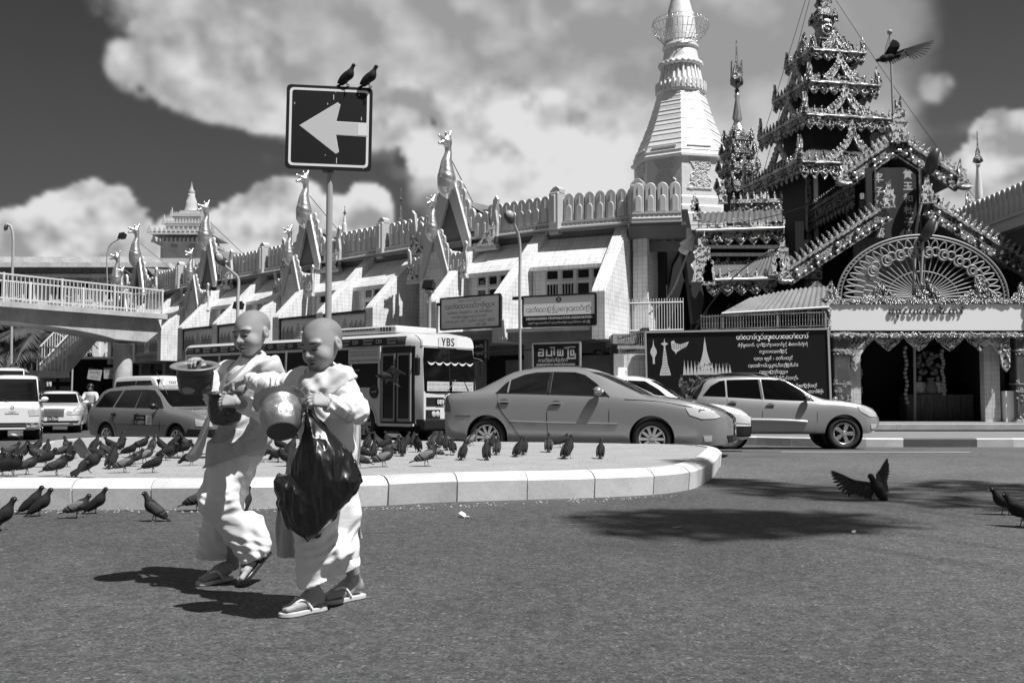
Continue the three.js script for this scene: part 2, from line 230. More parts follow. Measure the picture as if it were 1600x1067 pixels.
const M = {
  asphalt: mk(1, { r: 0.85, map: T.asphalt, bumpMap: T.asphaltB, bumpScale: 0.006, vertexColors: true }),
  lane: mk(0.42, { r: 0.7, bumpMap: T.asphaltB, bumpScale: 0.003 }),
  islandTop: mk(0.34, { r: 0.9, map: T.concrete, bumpMap: T.asphaltB, bumpScale: 0.006 }),
  kerbWhite: mk(0.7, { r: 0.75, map: T.concrete, bumpMap: T.grain, bumpScale: 0.004 }),
  kerbGrey: mk(0.52, { r: 0.8, map: T.concrete, bumpMap: T.grain, bumpScale: 0.005 }),
  kerbDark: mk(0.10, { r: 0.8, map: T.concrete }),
  pave: mk(0.22, { r: 0.85, map: T.concrete, bumpMap: T.grain, bumpScale: 0.004 }),
  wall: mk(0.80, { r: 0.55, map: T.tile, bumpMap: T.tileB, bumpScale: 0.004 }),
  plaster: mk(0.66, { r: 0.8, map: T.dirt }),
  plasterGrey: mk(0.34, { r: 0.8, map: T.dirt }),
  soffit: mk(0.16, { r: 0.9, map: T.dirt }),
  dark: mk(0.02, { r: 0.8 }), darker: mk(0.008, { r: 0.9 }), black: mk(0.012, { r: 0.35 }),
  glass: mk(0.003, { r: 0.06, m: 0, specularIntensity: 1 }),
  pane: mk(0.35, { r: 0.04, transmission: 1, ior: 1.5 }),
  frame: mk(0.72, { r: 0.5 }), rail: mk(0.02, { r: 0.5 }),
  white: mk(0.75, { r: 0.5 }), bronze: mk(0.5, { r: 0.5, m: 0.6, bumpMap: T.streak, bumpScale: 0.003 }),
  gilt: mk(0.95, { r: 0.26, m: 0.55, map: T.giltMap, bumpMap: T.gilt, bumpScale: 0.03 }),
  giltSmooth: mk(0.7, { r: 0.3, m: 0.9, bumpMap: T.grain, bumpScale: 0.01 }),
  giltDull: mk(0.42, { r: 0.4, m: 0.5, map: T.giltMap, bumpMap: T.gilt, bumpScale: 0.035 }),
  petal: mk(0.55, { r: 0.5, m: 0.35, bumpMap: T.streak, bumpScale: 0.004 }),
  stupa: mk(0.74, { r: 0.42, m: 0.15, bumpMap: T.grain, bumpScale: 0.012 }),
  roof: mk(0.10, { r: 0.65, map: T.dirt }), wood: mk(0.13, { r: 0.7, map: T.planks }), woodDark: mk(0.02, { r: 0.7 }),
  steel: mk(0.5, { r: 0.4, m: 0.5 }), galv: mk(0.42, { r: 0.5, m: 0.4 }), chrome: mk(0.75, { r: 0.12, m: 1 }), rubber: mk(0.018, { r: 0.8 }),
  pole: mk(0.38, { r: 0.5, map: T.dirt }), fence: mk(0.6, { r: 0.5 }),
};

// ---------------------------------------------------------------- ground: one asphalt sheet that falls a little towards the far gutter
const gh = (d) => -0.28 * sstep(15.5, 25.5, d);
{
  const xs = [], ds = []; for (let x = -40; x <= 40; x += 0.8) xs.push(x); for (let d = -12; d <= 70; d += 0.8) ds.push(d);
  for (const e of [60, 120, 400, 3000]) { xs.push(e); xs.unshift(-e); } for (const e of [100, 250, 800, 4000]) ds.push(e); ds.unshift(-40, -20); ds.sort((a, b) => a - b);
  const pos = [], uv = [], col = [], idx = [], n = xs.length;
  for (const d of ds) for (const x of xs) {
    pos.push(x, gh(d), -d); uv.push(x, -d);
    let c = 0.74 + 0.52 * fbm3(x * 0.35, 3, d * 0.35, 4); c *= 1 - 0.22 * sstep(0.6, 0.72, fbm3(x * 0.8 + 9, 1, d * 0.5, 3)); c *= 0.94 + 0.12 * n3(x * 0.9, 8, d * 0.16);
    c *= lerp(1, 1.45, sstep(9.5, 12, d) * sstep(1, 3, x) * (1 - 0.35 * sstep(17, 18, d)));       // the far carriageway is an older, paler asphalt
    c *= lerp(1, 0.9, sstep(8.4, 7.6, d) * sstep(-1, -4, x)); col.push(c, c, c);
  }
  for (let j = 0; j < ds.length - 1; j++) for (let i = 0; i < n - 1; i++) { const a = j * n + i; idx.push(a, a + 1, a + n + 1, a, a + n + 1, a + n); }
  const g = new THREE.BufferGeometry(); g.setAttribute('position', new THREE.Float32BufferAttribute(pos, 3)); g.setAttribute('uv', new THREE.Float32BufferAttribute(uv, 2)); g.setAttribute('color', new THREE.Float32BufferAttribute(col, 3)); g.setIndex(idx); g.computeVertexNormals();
  tag(add('ground', g, M.asphalt), 'dark speckled asphalt of the street', null, null, 'structure');
}
// painted lines on the far carriageway
function strip(pts, w) { const out = []; for (let i = 0; i < pts.length - 1; i++) { const [x0, d0] = pts[i], [x1, d1] = pts[i + 1], L = Math.hypot(x1 - x0, d1 - d0), nx = -(d1 - d0) / L * w / 2, nd = (x1 - x0) / L * w / 2; out.push(quad(V(x0 - nx, gh(d0) + 0.006, -(d0 - nd)), V(x1 - nx, gh(d1) + 0.006, -(d1 - nd)), V(x1 + nx, gh(d1) + 0.006, -(d1 + nd)), V(x0 + nx, gh(d0) + 0.006, -(d0 + nd)))); } return uvm(merge(out)); }
[[[4.9, 18.2], [8.2, 17.9]], [[9.7, 17.3], [14.5, 17.2]], [[-9, 22], [-13, 27]], [[-14, 28.6], [-17, 34]], [[-12, 20.5], [-7.6, 19.8]]].forEach((l, i) => tag(add('lane_marking', strip(l, i === 5 ? 0.05 : 0.14), M.lane), 'worn white line painted on the asphalt', null, null, 'structure'));

// an outline in plan sampled at equal steps, with outward normals
function along(pts, step) {
  const c = new THREE.CatmullRomCurve3(pts.map(([x, d]) => V(x, 0, -d)), false, 'centripetal'), L = c.getLength(), n = Math.round(L / step); c.arcLengthDivisions = 2000; c.updateArcLengths();
  return Array.from({ length: n + 1 }, (_, i) => { const p = c.getPointAt(i / n), t = c.getTangentAt(i / n); return { p, n: V(-t.z, 0, t.x) }; });
}
// kerb stones, each an object of its own: profile [outward, height]
function kerbStones(parent, samples, per, profile, mats, base) {
  for (let i = 0, k = 0; i + per < samples.length + 0; i += per, k++) {
    const rings = [], R = rng(k * 7 + 3), jig = (R() - 0.5) * 0.012;
    for (let j = 0; j <= per; j++) { const s = samples[i + j], t = j === 0 ? 0.006 : j === per ? -0.006 : 0, tx = V(s.n.z, 0, -s.n.x); rings.push(profile.map(([o, h]) => s.p.clone().addScaledVector(s.n, o + jig).addScaledVector(tx, t).setY(h + base(s.p) + (h > 0.01 ? jig * 0.4 : 0)))); }
    const m = mats(k); add('kerb_stone', uvm(toCreasedNormals(loft(rings, true, true), 0.5)), m, parent);
  }
}
const islandOutline = [[-7.6, 7.9], [-6.2, 8.15], [-4.3, 8.36], [-2.6, 8.4], [-1.29, 8.62], [-0.69, 8.95], [0, 9.16], [0.66, 9.34], [1.4, 9.7], [1.78, 10.15], [2.12, 11], [2.42, 12], [2.72, 13.2], [2.9, 14.1], [2.7, 14.8], [1.9, 15.1], [-1.1, 16], [-4, 17], [-6.2, 17.6], [-7.3, 17.5], [-7.5, 16.4], [-6.9, 14], [-6.7, 11.8], [-7.4, 9.5], [-7.8, 8.4]];
const islandIn = (x, d) => { let c = false; for (let i = 0, j = islandOutline.length - 1; i < islandOutline.length; j = i++) { const [a, b] = islandOutline[i], [e, f] = islandOutline[j]; if ((b > d) !== (f > d) && x < (e - a) * (d - b) / (f - b) + a) c = !c; } return c; };
{
  const isl = tag(thing('traffic_island'), 'raised traffic island with painted kerb stones and gravelly concrete top', null, null, 'structure'); isl.name = 'traffic_island';
  const s = along(islandOutline, 0.165); const prof = [[0, -0.02], [0.02, 0.18], [-0.03, 0.225], [-0.09, 0.246], [-0.17, 0.25], [-0.2, 0.1], [-0.2, -0.02]];
  const white = [2, 5, 6, 9, 11, 12, 13, 16, 19, 20]; kerbStones(isl, s, 4, prof.map(([o, h]) => [o, h]), (k) => (k > 26 ? (k % 2 ? M.kerbWhite : M.kerbGrey) : [0, 3, 4, 7, 10, 14, 17].includes(k) ? M.kerbGrey : M.kerbWhite), () => 0);
  const top = s.map((q) => q.p.clone().addScaledVector(q.n, -0.165)); const sh = shape(top.map((p) => [p.x, -p.z]));
  const g = new THREE.ShapeGeometry(sh).rotateX(-Math.PI / 2).translate(0, 0.236, 0); add('island_surface', uvm(g), M.islandTop, isl);
}
// far pavement with broken, painted kerb
const kerbLine = [[42, 24.6], [30, 24.6], [14, 24.6], [8.6, 24.7], [6.4, 25.7], [-1.2, 31.4], [-8, 38.6], [-14, 46], [-20, 54.5], [-25, 63], [-34, 80]];
{
  const pv = tag(thing('pavement'), 'far pavement along the shops and the shrine with broken painted kerb', null, null, 'structure'); pv.name = 'pavement';
  const s = along(kerbLine, 0.3); const prof = [[0, -0.3], [0.01, -0.085], [-0.04, -0.06], [-0.2, -0.06], [-0.22, -0.3]];
  const R = rng(5); const picks = Array.from({ length: 400 }, () => R()); kerbStones(pv, s.map((q) => ({ p: q.p, n: q.n.clone().negate() })), 3, prof, (k) => (k % 4 < 2 ? (picks[k] < 0.75 ? M.kerbWhite : M.kerbGrey) : picks[k] < 0.5 ? M.kerbDark : M.kerbGrey), () => 0);
  const pts = s.map((q) => q.p.clone().addScaledVector(q.n, 0.2)); const sh = shape([...pts.map((p) => [p.x, -p.z]), [-34, 140], [60, 140], [60, 24.8]]);
  add('paving', uvm(new THREE.ShapeGeometry(sh).rotateX(-Math.PI / 2).translate(0, -0.066, 0)), M.pave, pv);
}

// ---------------------------------------------------------------- ring of shops round the pagoda: polygon of plan segments, each with a frame x along the wall (to the right), y up, z outward
const ringPts = [[5.6, 32.6], [4.01, 32.88], [1.21, 34.19], [-2.37, 37.0], [-9.07, 43.5], [-15.5, 50.2], [-21.6, 57]];
const segs = ringPts.slice(0, -1).map(([x0, d0], i) => { const [x1, d1] = ringPts[i + 1], L = Math.hypot(x1 - x0, d1 - d0); return { x0, d0, L, ang: Math.atan2(d1 - d0, x0 - x1), i }; });
const frameOf = (sg) => { const m = new THREE.Matrix4().makeRotationY(-sg.ang).setPosition(sg.x0, 0, -sg.d0); m.elements[0] = Math.cos(sg.ang); return m.makeBasis(V(Math.cos(sg.ang), 0, Math.sin(sg.ang)), V(0, 1, 0), V(-Math.sin(sg.ang), 0, Math.cos(sg.ang))).setPosition(sg.x0, 0, -sg.d0); };
const PT = 8.1, PB = 6.72; // top and bottom of the parapet
const petalGeo = (() => { const s = new THREE.Shape(); s.moveTo(-0.155, 0); s.lineTo(0.155, 0); s.lineTo(0.155, 0.80); s.quadraticCurveTo(0.14, 0.96, 0, 0.98); s.quadraticCurveTo(-0.14, 0.96, -0.155, 0.80); s.closePath();
  const inner = new THREE.Shape(); inner.moveTo(-0.085, 0.06); inner.lineTo(0.085, 0.06); inner.lineTo(0.085, 0.42); inner.quadraticCurveTo(0.08, 0.53, 0, 0.56); inner.quadraticCurveTo(-0.08, 0.53, -0.085, 0.42); inner.closePath();
  return merge([uvm(ext(s, 0.14, 0.03)), uvm(ext(inner, 0.1, 0.03)).translate(0, 0, 0.06), box(0.03, 0.3, 0.06, 0, 0.72, 0.07)]); })();
const ring = thing('shop_building', 'long white tiled two storey shop building curving away with a golden petal parapet', 'building');
const place = (m, fr) => { m.applyMatrix4(fr); return m; };
function addF(name, geo, mat, fr, parent = ring) { const m = add(name, geo, mat, parent); return place(m, fr); }
const finGeo = (th) => uvm(ext([[-1.9, -0.3], [1.95, -0.3], [1.95, 0], [1.95, 1.2], [1.88, 1.3], [-0.55, 3.74], [-0.75, 3.78], [-1.9, 3.78]].map(([w, y]) => [w, y + 3.1]), th, 0.02).rotateY(-Math.PI / 2)); // outward is +z after the turn
const finShared = finGeo(0.46);
const bead = new THREE.SphereGeometry(0.05, 6, 5);
const soffitGeo = (L) => uvm(ext([[0, 0], [0, -0.1], [-0.35, -0.42], [-1.7, -0.56], [-1.7, 0]], L, 0).rotateY(-Math.PI / 2));
const brick = [];
segs.forEach((sg, i) => {
  const fr = frameOf(sg).multiply(new THREE.Matrix4().makeTranslation(0, 0, i === 0 ? 0 : -0.62)), L = sg.L, R = rng(40 + i);
  // parapet: moulding, petals, posts
  addF('moulding', [uvm(box(L + 0.04, 0.1, 0.5, -L / 2, PB + 0.05, -0.05)), uvm(box(L, 0.06, 0.4, -L / 2, PB + 0.33, -0.08)), uvm(box(L, 0.3, 0.3, -L / 2, PB + 0.2, -0.1)), cyl(0.05, 0.05, L, 8, -L / 2, PB + 0.13, 0.17, 0, 0, Math.PI / 2)], M.petal, fr);
  stuff(addF('bead_row', Array.from({ length: Math.floor(L / 0.16) }, (_, k) => bead.clone().translate(-0.1 - k * 0.16, PB + 0.24, 0.06)), M.giltSmooth, fr));
  addF('parapet_back', uvm(box(L, 1.25, 0.06, -L / 2, PB + 0.62, -0.18)), M.plasterGrey, fr);
  const n = Math.floor(L / 0.35); const pg = i === 0 ? [0, L] : i === 1 ? [0, L] : i === 2 ? [0, L - 1.5] : i < 5 ? [1.35, L - 1.35] : [1.35, L - 0.8];
  for (let k = 0; k < n; k++) { const x = (k + 0.5) * L / n; if (x < pg[0] || x > pg[1] || (i > 2 && Math.abs(x - L / 2) < 0.26)) continue; const m = add('petal', petalGeo, M.petal, ring); m.applyMatrix4(new THREE.Matrix4().makeTranslation(-x, PB + 0.36, -0.05 + (R() - 0.5) * 0.02)); place(m, fr); }
  const posts = i === 0 ? [0.02] : i === 1 || i === 2 ? [0.0] : [0.0].slice(1).concat([L / 2]);
  for (const x of i === 0 ? [] : posts) addF('parapet_post', [uvm(rbox(0.42, 1.5, 0.5, 0.05, -x, PB + 0.65, 0)), uvm(ext([[-0.2, 0], [0.2, 0], [0.2, 0.1], [0.08, 0.2], [-0.05, 0.17], [-0.18, 0.06]], 0.34, 0.02)).translate(-x, PB + 1.4, 0), uvm(rbox(0.2, 1.0, 0.1, 0.04, -x, PB + 0.8, 0.26))], M.petal, fr);
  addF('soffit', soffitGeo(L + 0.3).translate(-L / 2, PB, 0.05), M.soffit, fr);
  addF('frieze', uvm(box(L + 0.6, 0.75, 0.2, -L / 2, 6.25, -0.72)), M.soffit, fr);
  stuff(addF('roundel_row', Array.from({ length: Math.floor(L / 0.3) }, (_, k) => [0, 1].map((q) => tr(new THREE.TorusGeometry(0.1, 0.03, 4, 8), -0.15 - k * 0.3 + q * 0.15, 6.28 + q * 0.22, -0.6))), M.soffit, fr));
});
// facade bays: [segment, from s, to s] between fins
const fins = [[1, 0.5], [2, 0.62], [2, 3.6], [3, 2.25], [3, 5.45], [3, 8.6], [4, 1.0], [4, 4.5], [4, 8.0], [5, 1.0], [5, 4.4], [5, 7.8]];
for (const [i, s] of fins) addF('fin_wall', finShared.clone().translate(-s, 0, 0), M.wall, frameOf(segs[i]));
function windowUnit(w, h, cols, fr, x, y, z, open) {
  const g = group('window', ring); place(g, new THREE.Matrix4().makeTranslation(x, y, z)); place(g, fr);
  const f = [rbox(w, 0.1, 0.12, 0.01, 0, h, 0), rbox(w, 0.08, 0.12, 0.01, 0, 0, 0), rbox(w, 0.08, 0.1, 0.01, 0, h * 0.66, 0.005)]; for (let c = 0; c <= cols; c++) f.push(rbox(0.09, h, 0.11, 0.01, -w / 2 + c * w / cols, h / 2, 0.003));
  const inner = []; for (let c = 0; c < cols; c++) { const cw = w / cols, cx = -w / 2 + (c + 0.5) * cw; for (const [y0, y1] of [[0.05, h * 0.64], [h * 0.7, h - 0.05]]) { inner.push(box(cw - 0.1, 0.05, 0.06, cx, y0 + 0.02, 0.002), box(cw - 0.1, 0.05, 0.06, cx, y1 - 0.02, 0.002), box(0.05, y1 - y0, 0.061, cx - cw / 2 + 0.06, (y0 + y1) / 2, 0.001), box(0.05, y1 - y0, 0.061, cx + cw / 2 - 0.06, (y0 + y1) / 2, 0.001)); add('pane', box(cw - 0.16, y1 - y0 - 0.06, 0.012, cx, (y0 + y1) / 2, 0), M.glass, g); } }
  add('frame', f, M.frame, g); add('sash', inner, M.frame, g);
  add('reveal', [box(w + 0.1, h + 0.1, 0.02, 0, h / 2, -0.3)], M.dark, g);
  if (open) add('window_bars', Array.from({ length: 9 }, (_, k) => cyl(0.012, 0.012, h * 0.6, 5, -w / 2 + 0.12 + k * 0.11, h * 0.33, 0.12)), M.white, g);
  return g;
}
const fret = () => { const g = [], W = 2.6, H = 0.95; const seg = (x0, y0, x1, y1) => g.push(beam(V(x0, y0, 0), V(x1, y1, 0), 0.010)); for (let k = 0; k < 26; k++) { const x = -W / 2 + (k + 0.5) * W / 26, t = Math.abs(x); if (t < 0.32) continue; const h = 0.5 + 0.2 * ((k * 7) % 3) / 2; seg(x - 0.035, 0, x - 0.035, h); seg(x + 0.035, 0.1, x + 0.035, h); seg(x - 0.035, h, x + 0.035, h); }
  for (const q of [0.3, 0.2, 0.1]) { seg(-q, 0.2, 0, 0.3 + q * 1.7); seg(q, 0.2, 0, 0.3 + q * 1.7); } seg(-0.15, 0.1, 0.15, 0.1); seg(-W / 2, 0, W / 2, 0); seg(-W / 2, H, W / 2, H); return merge(g); };
const fretGeo = fret();
function bay(i, s0, s1, fr, o = {}) { // s to the left of the segment's right end
  const w = s1 - s0 - 0.46, x = -(s0 + s1) / 2, W = w + 0.02;
  addF('sloped_roof', uvm(ext([[-0.9, 6.55], [-0.6, 6.5], [0.5, 5.4], [0.5, 5.27], [0.38, 5.27], [-0.9, 6.3]], W, 0).rotateY(-Math.PI / 2)).translate(x, 0, 0), M.wall, fr);
  addF('back_wall', [uvm(box(W, 0.9, 0.2, x, 3.47, 0.15)), uvm(box(w * 0.18, 1.6, 0.2, x - w * 0.42, 4.6, 0.14))], M.wall, fr);
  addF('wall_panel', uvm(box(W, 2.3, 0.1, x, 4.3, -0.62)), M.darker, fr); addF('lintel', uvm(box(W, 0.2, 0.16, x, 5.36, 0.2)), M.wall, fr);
  windowUnit(w * 0.82, 1.45, 4, fr, x + w * 0.06, 3.92, 0.2, o.bars);
  addF('balcony_rail', uvm(box(W, 0.1, 0.12, x, 4.2, 1.9)), M.rail, fr);
  if (!o.sign) { addF('balcony_panel', uvm(box(W - 0.06, 1.0, 0.05, x, 3.64, 1.87)), M.white, fr); addF('balcony_fretwork', fretGeo.clone().scale((w - 0.2) / 2.6, 1, 1).translate(x, 3.17, 1.9), M.rail, fr); for (const e of [-1, 1]) addF('balcony_post', box(0.1, 1.1, 0.1, x + e * (W / 2 - 0.06), 3.68, 1.86), M.rail, fr); }
  addF('balcony_slab', [uvm(box(W + 0.46, 0.32, 3.0, x, 2.95, 0.35)), uvm(box(W + 0.46, 0.12, 0.3, x, 3.14, 1.8))], M.plasterGrey, fr);
}
{
  // one bay spans the corner between segments 1 and 2
  const a = frameOf(segs[1]); bay(1, 0.5, 3.72, a, { sign: true, bars: true });
  bay(2, 0.62, 3.6, frameOf(segs[2]), { sign: true });
  bay(3, 2.25, 5.45, frameOf(segs[3])); bay(3, 5.45, 8.6, frameOf(segs[3]));
  bay(4, 1.0, 4.5, frameOf(segs[4])); bay(4, 4.5, 8.0, frameOf(segs[4]));
  bay(5, 1.0, 4.4, frameOf(segs[5])); bay(5, 4.4, 7.8, frameOf(segs[5]));
  // ground floor: deep dark shop openings behind piers
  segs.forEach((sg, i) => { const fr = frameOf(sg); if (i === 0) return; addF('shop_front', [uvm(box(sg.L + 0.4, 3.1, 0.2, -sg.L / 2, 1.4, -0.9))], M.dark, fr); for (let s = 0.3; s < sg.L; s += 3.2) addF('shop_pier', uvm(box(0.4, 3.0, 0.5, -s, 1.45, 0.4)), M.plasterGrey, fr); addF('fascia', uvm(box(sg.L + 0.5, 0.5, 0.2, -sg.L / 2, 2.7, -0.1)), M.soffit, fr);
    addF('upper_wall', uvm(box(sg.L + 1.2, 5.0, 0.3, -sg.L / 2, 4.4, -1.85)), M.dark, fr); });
  const b = frameOf(segs[1]); addF('end_wall', [uvm(box(0.5, 6.6, 3.2, 0.1, 3.4, -2.1))], M.wall, b);
  addF('shop_shutter', uvm(box(0.9, 2.2, 0.08, -1.9, 1.2, -0.7)), M.plasterGrey, frameOf(segs[2])); addF('shop_door', [uvm(box(1.1, 2.3, 0.06, -0.4, 1.2, -0.7)), uvm(box(0.06, 2.3, 0.1, -1, 1.2, -0.68)), uvm(box(0.06, 2.3, 0.1, 0.2, 1.2, -0.68))], M.plasterGrey, frameOf(segs[2]));
  addF('shop_door', uvm(box(1.3, 2.3, 0.06, -1.6, 1.25, -0.6)), M.plasterGrey, frameOf(segs[1]));
  // roof deck inside the parapet
  const inner = ringPts.map(([x, d]) => [x + 1.2, d + 3.5]), sh = shape([...ringPts.map(([x, d]) => [x, d]), ...inner.reverse()]); add('terrace', uvm(new THREE.ShapeGeometry(sh).rotateX(-Math.PI / 2).translate(0, PB + 0.02, 0)), M.plasterGrey, ring);
  // corner pilasters
  for (const i of [3, 4, 5]) { const f = frameOf(segs[i]); addF('pilaster', [uvm(box(2.3, 6.3, 1.2, 0, 3.1, -0.25, 0, 0.05)), uvm(box(1.5, 3.4, 0.5, 0, 4.6, 0.5, 0, 0.05))], M.wall, f); }
}
// bird-headed finials over stepped gable ornaments
const birdSdf = (() => { const rad = curve([[-0.3, 0.05], [-0.15, 0.2], [0.1, 0.29], [0.35, 0.29], [0.7, 0.22], [1.05, 0.15], [1.35, 0.105], [1.55, 0.115], [1.7, 0.06]]), lean = curve([[-0.3, 0], [0.3, 0.05], [0.9, 0.06], [1.3, -0.02], [1.7, 0.05]]), b0 = V(0, 1.62, 0.04), b1 = V(0, 1.5, 0.36), b2 = V(0, 1.7, 0.0), b3 = V(0, 1.98, -0.12), b4 = V(0, 1.74, 0.38), b5 = V(0, 1.9, 0.1);
  return (p) => { let d = Math.max(Math.hypot(p.x, p.z - lean(p.y)) - rad(p.y), Math.abs(p.y - 0.7) - 1.02) * 0.85; d = smin(d, (Math.hypot(p.x - b0.x, p.y - b0.y, p.z - b0.z) - 0.15), 0.1); d = smin(d, sdCap(p, b0, b1, 0.11, 0.06), 0.05); d = smin(d, sdCap(p, b0, b4, 0.11, 0.045), 0.05); d = smin(d, sdCap(p, b2, b3, 0.09, 0.04), 0.06); d = smin(d, sdCap(p, b2, b5, 0.08, 0.04), 0.05); return d + 0.004 * Math.sin(p.y * 30 + Math.abs(p.x) * 20) * sstep(0.9, 0.4, p.y); }; })();
const birdGeo = nets(birdSdf, V(-0.4, -0.35, -0.4), V(0.4, 2.15, 0.5), 0.035);
const stepPetal = (h) => { const s = new THREE.Shape(); s.moveTo(-0.15, 0); s.lineTo(0.15, 0); s.lineTo(0.15, h - 0.18); s.quadraticCurveTo(0.14, h - 0.03, 0, h); s.quadraticCurveTo(-0.14, h - 0.03, -0.15, h - 0.18); s.closePath(); return merge([ext(s, 0.12, 0.03), rbox(0.1, h * 0.55, 0.06, 0.03, 0, h * 0.32, 0.07)]); };
const petS = stepPetal(0.62);
function gableOrnament(label, pos, turn, S, big) {
  const g = thing('gable_ornament', label, 'roof ornament', pos, turn, big ? 'large bird gables on the parapet' : 'small bird gables below the parapet'); g.scale.setScalar(S);
  const bird = add('bird_finial', birdGeo, M.giltSmooth, g); bird.position.set(0, 1.3, 0.3); bird.scale.set(1.15, 1.08, 1.15);
  // flame-edged gable legs running down and out from the bird, then along the parapet
  for (const s of [-1, 1]) {
    add('gable_leg', ext([[0.05, 1.75], [0.3, 1.5], [1.02, -0.55], [1.02, -0.8], [0.78, -0.8], [0.0, 1.15]].map(([x, y]) => [x * s, y]), 0.16, 0.03).translate(0, 0, 0.2), M.petal, g);
    [[0.38, 1.28, 0.45], [0.55, 0.82, 0.6], [0.74, 0.3, 0.7], [0.98, -0.1, 0.75], [1.3, -0.42, 0.85], [1.62, -0.45, 0.9]].forEach(([x, y, h], k) => { const m = add('petal', petS, M.petal, g); m.position.set(x * s, y - 0.12, 0.1 - k * 0.012); m.scale.set(1, h / 0.62, 1); });
    add('end_scroll', [ext([[1.82, -0.75], [2.1, -0.75], [2.14, -0.1], [2.06, 0.35], [2.16, 0.72], [2.1, 0.82], [1.99, 0.7], [1.93, 0.3], [1.9, 0.0]].map(([x, y]) => [x * s, y]), 0.13, 0.03), ext([[0.85, -0.98], [2.15, -0.98], [2.12, -0.84], [0.85, -0.7]].map(([x, y]) => [x * s, y]), 0.22, 0.03)], M.petal, g); add('carved_panel', ext([[1.25, -0.86], [2.08, -0.86], [2.05, -0.1]].map(([x, y]) => [x * s, y]), 0.1, 0.02).translate(0, 0, 0.12), M.gilt, g);
  }
  add('gable_panel', ext([[0, 1.3], [0.85, -0.75], [-0.85, -0.75]], 0.1, 0.02).translate(0, 0, 0.05), big ? M.soffit : M.wall, g);
  if (big) { add('stay', rod(V(0, 2.4, 0.1), V(-1.2, 1.0, -2.6), 0.02), M.pole, g); add('canopy', ext([[0, 0.9], [1.5, 0.1], [1.5, 0.0], [-1.5, 0.0], [-1.5, 0.1]], 2.2, 0.0).translate(0, 0.15, -1.4), M.soffit, g); }
  return g;
}
{
  const names = [['nearest large golden bird on the parapet gable right of the sign pole', 'nearest small golden bird gable on the tiled pilaster'], ['large golden bird gable just left of the sign pole', 'small golden bird gable above the left child'], ['third large golden bird gable in front of the spired tower', 'third small golden bird gable beside the lamp arm'], ['farthest large golden bird gable above the footbridge', 'farthest small golden bird gable behind the footbridge rail']];
  [3, 4, 5].forEach((i, k) => { const fr = segs[i], pr = segs[i - 1], ang = -(fr.ang * 0.5 + pr.ang * 0.5), n = V(-Math.sin(-ang), 0, Math.cos(-ang)).applyAxisAngle(V(0, 1, 0), 0); const nx = V(Math.sin(ang), 0, Math.cos(ang));
    gableOrnament(names[k][0], V(fr.x0, 7.35, -fr.d0).addScaledVector(nx, -0.25), ang, 1.05, true);
    gableOrnament(names[k][1], V(fr.x0, 5.95, -fr.d0).addScaledVector(nx, 0.62), ang, 0.72, false); });
  const e = segs[5], f = frameOf(e), p = V(-e.L, 0, 0).applyMatrix4(f), nx = V(Math.sin(-e.ang), 0, Math.cos(-e.ang));
  gableOrnament(names[3][0], p.clone().setY(7.35).addScaledVector(nx, -0.25), -e.ang, 1.05, true); gableOrnament(names[3][1], p.clone().setY(5.95).addScaledVector(nx, 0.62), -e.ang, 0.72, false);
  const q = p.clone().addScaledVector(V(Math.cos(e.ang + 0.25), 0, Math.sin(e.ang + 0.25)), -7.5); gableOrnament('golden bird gable standing leftmost behind the footbridge railing', q.setY(6.9), -e.ang - 0.2, 1.0, true);
}

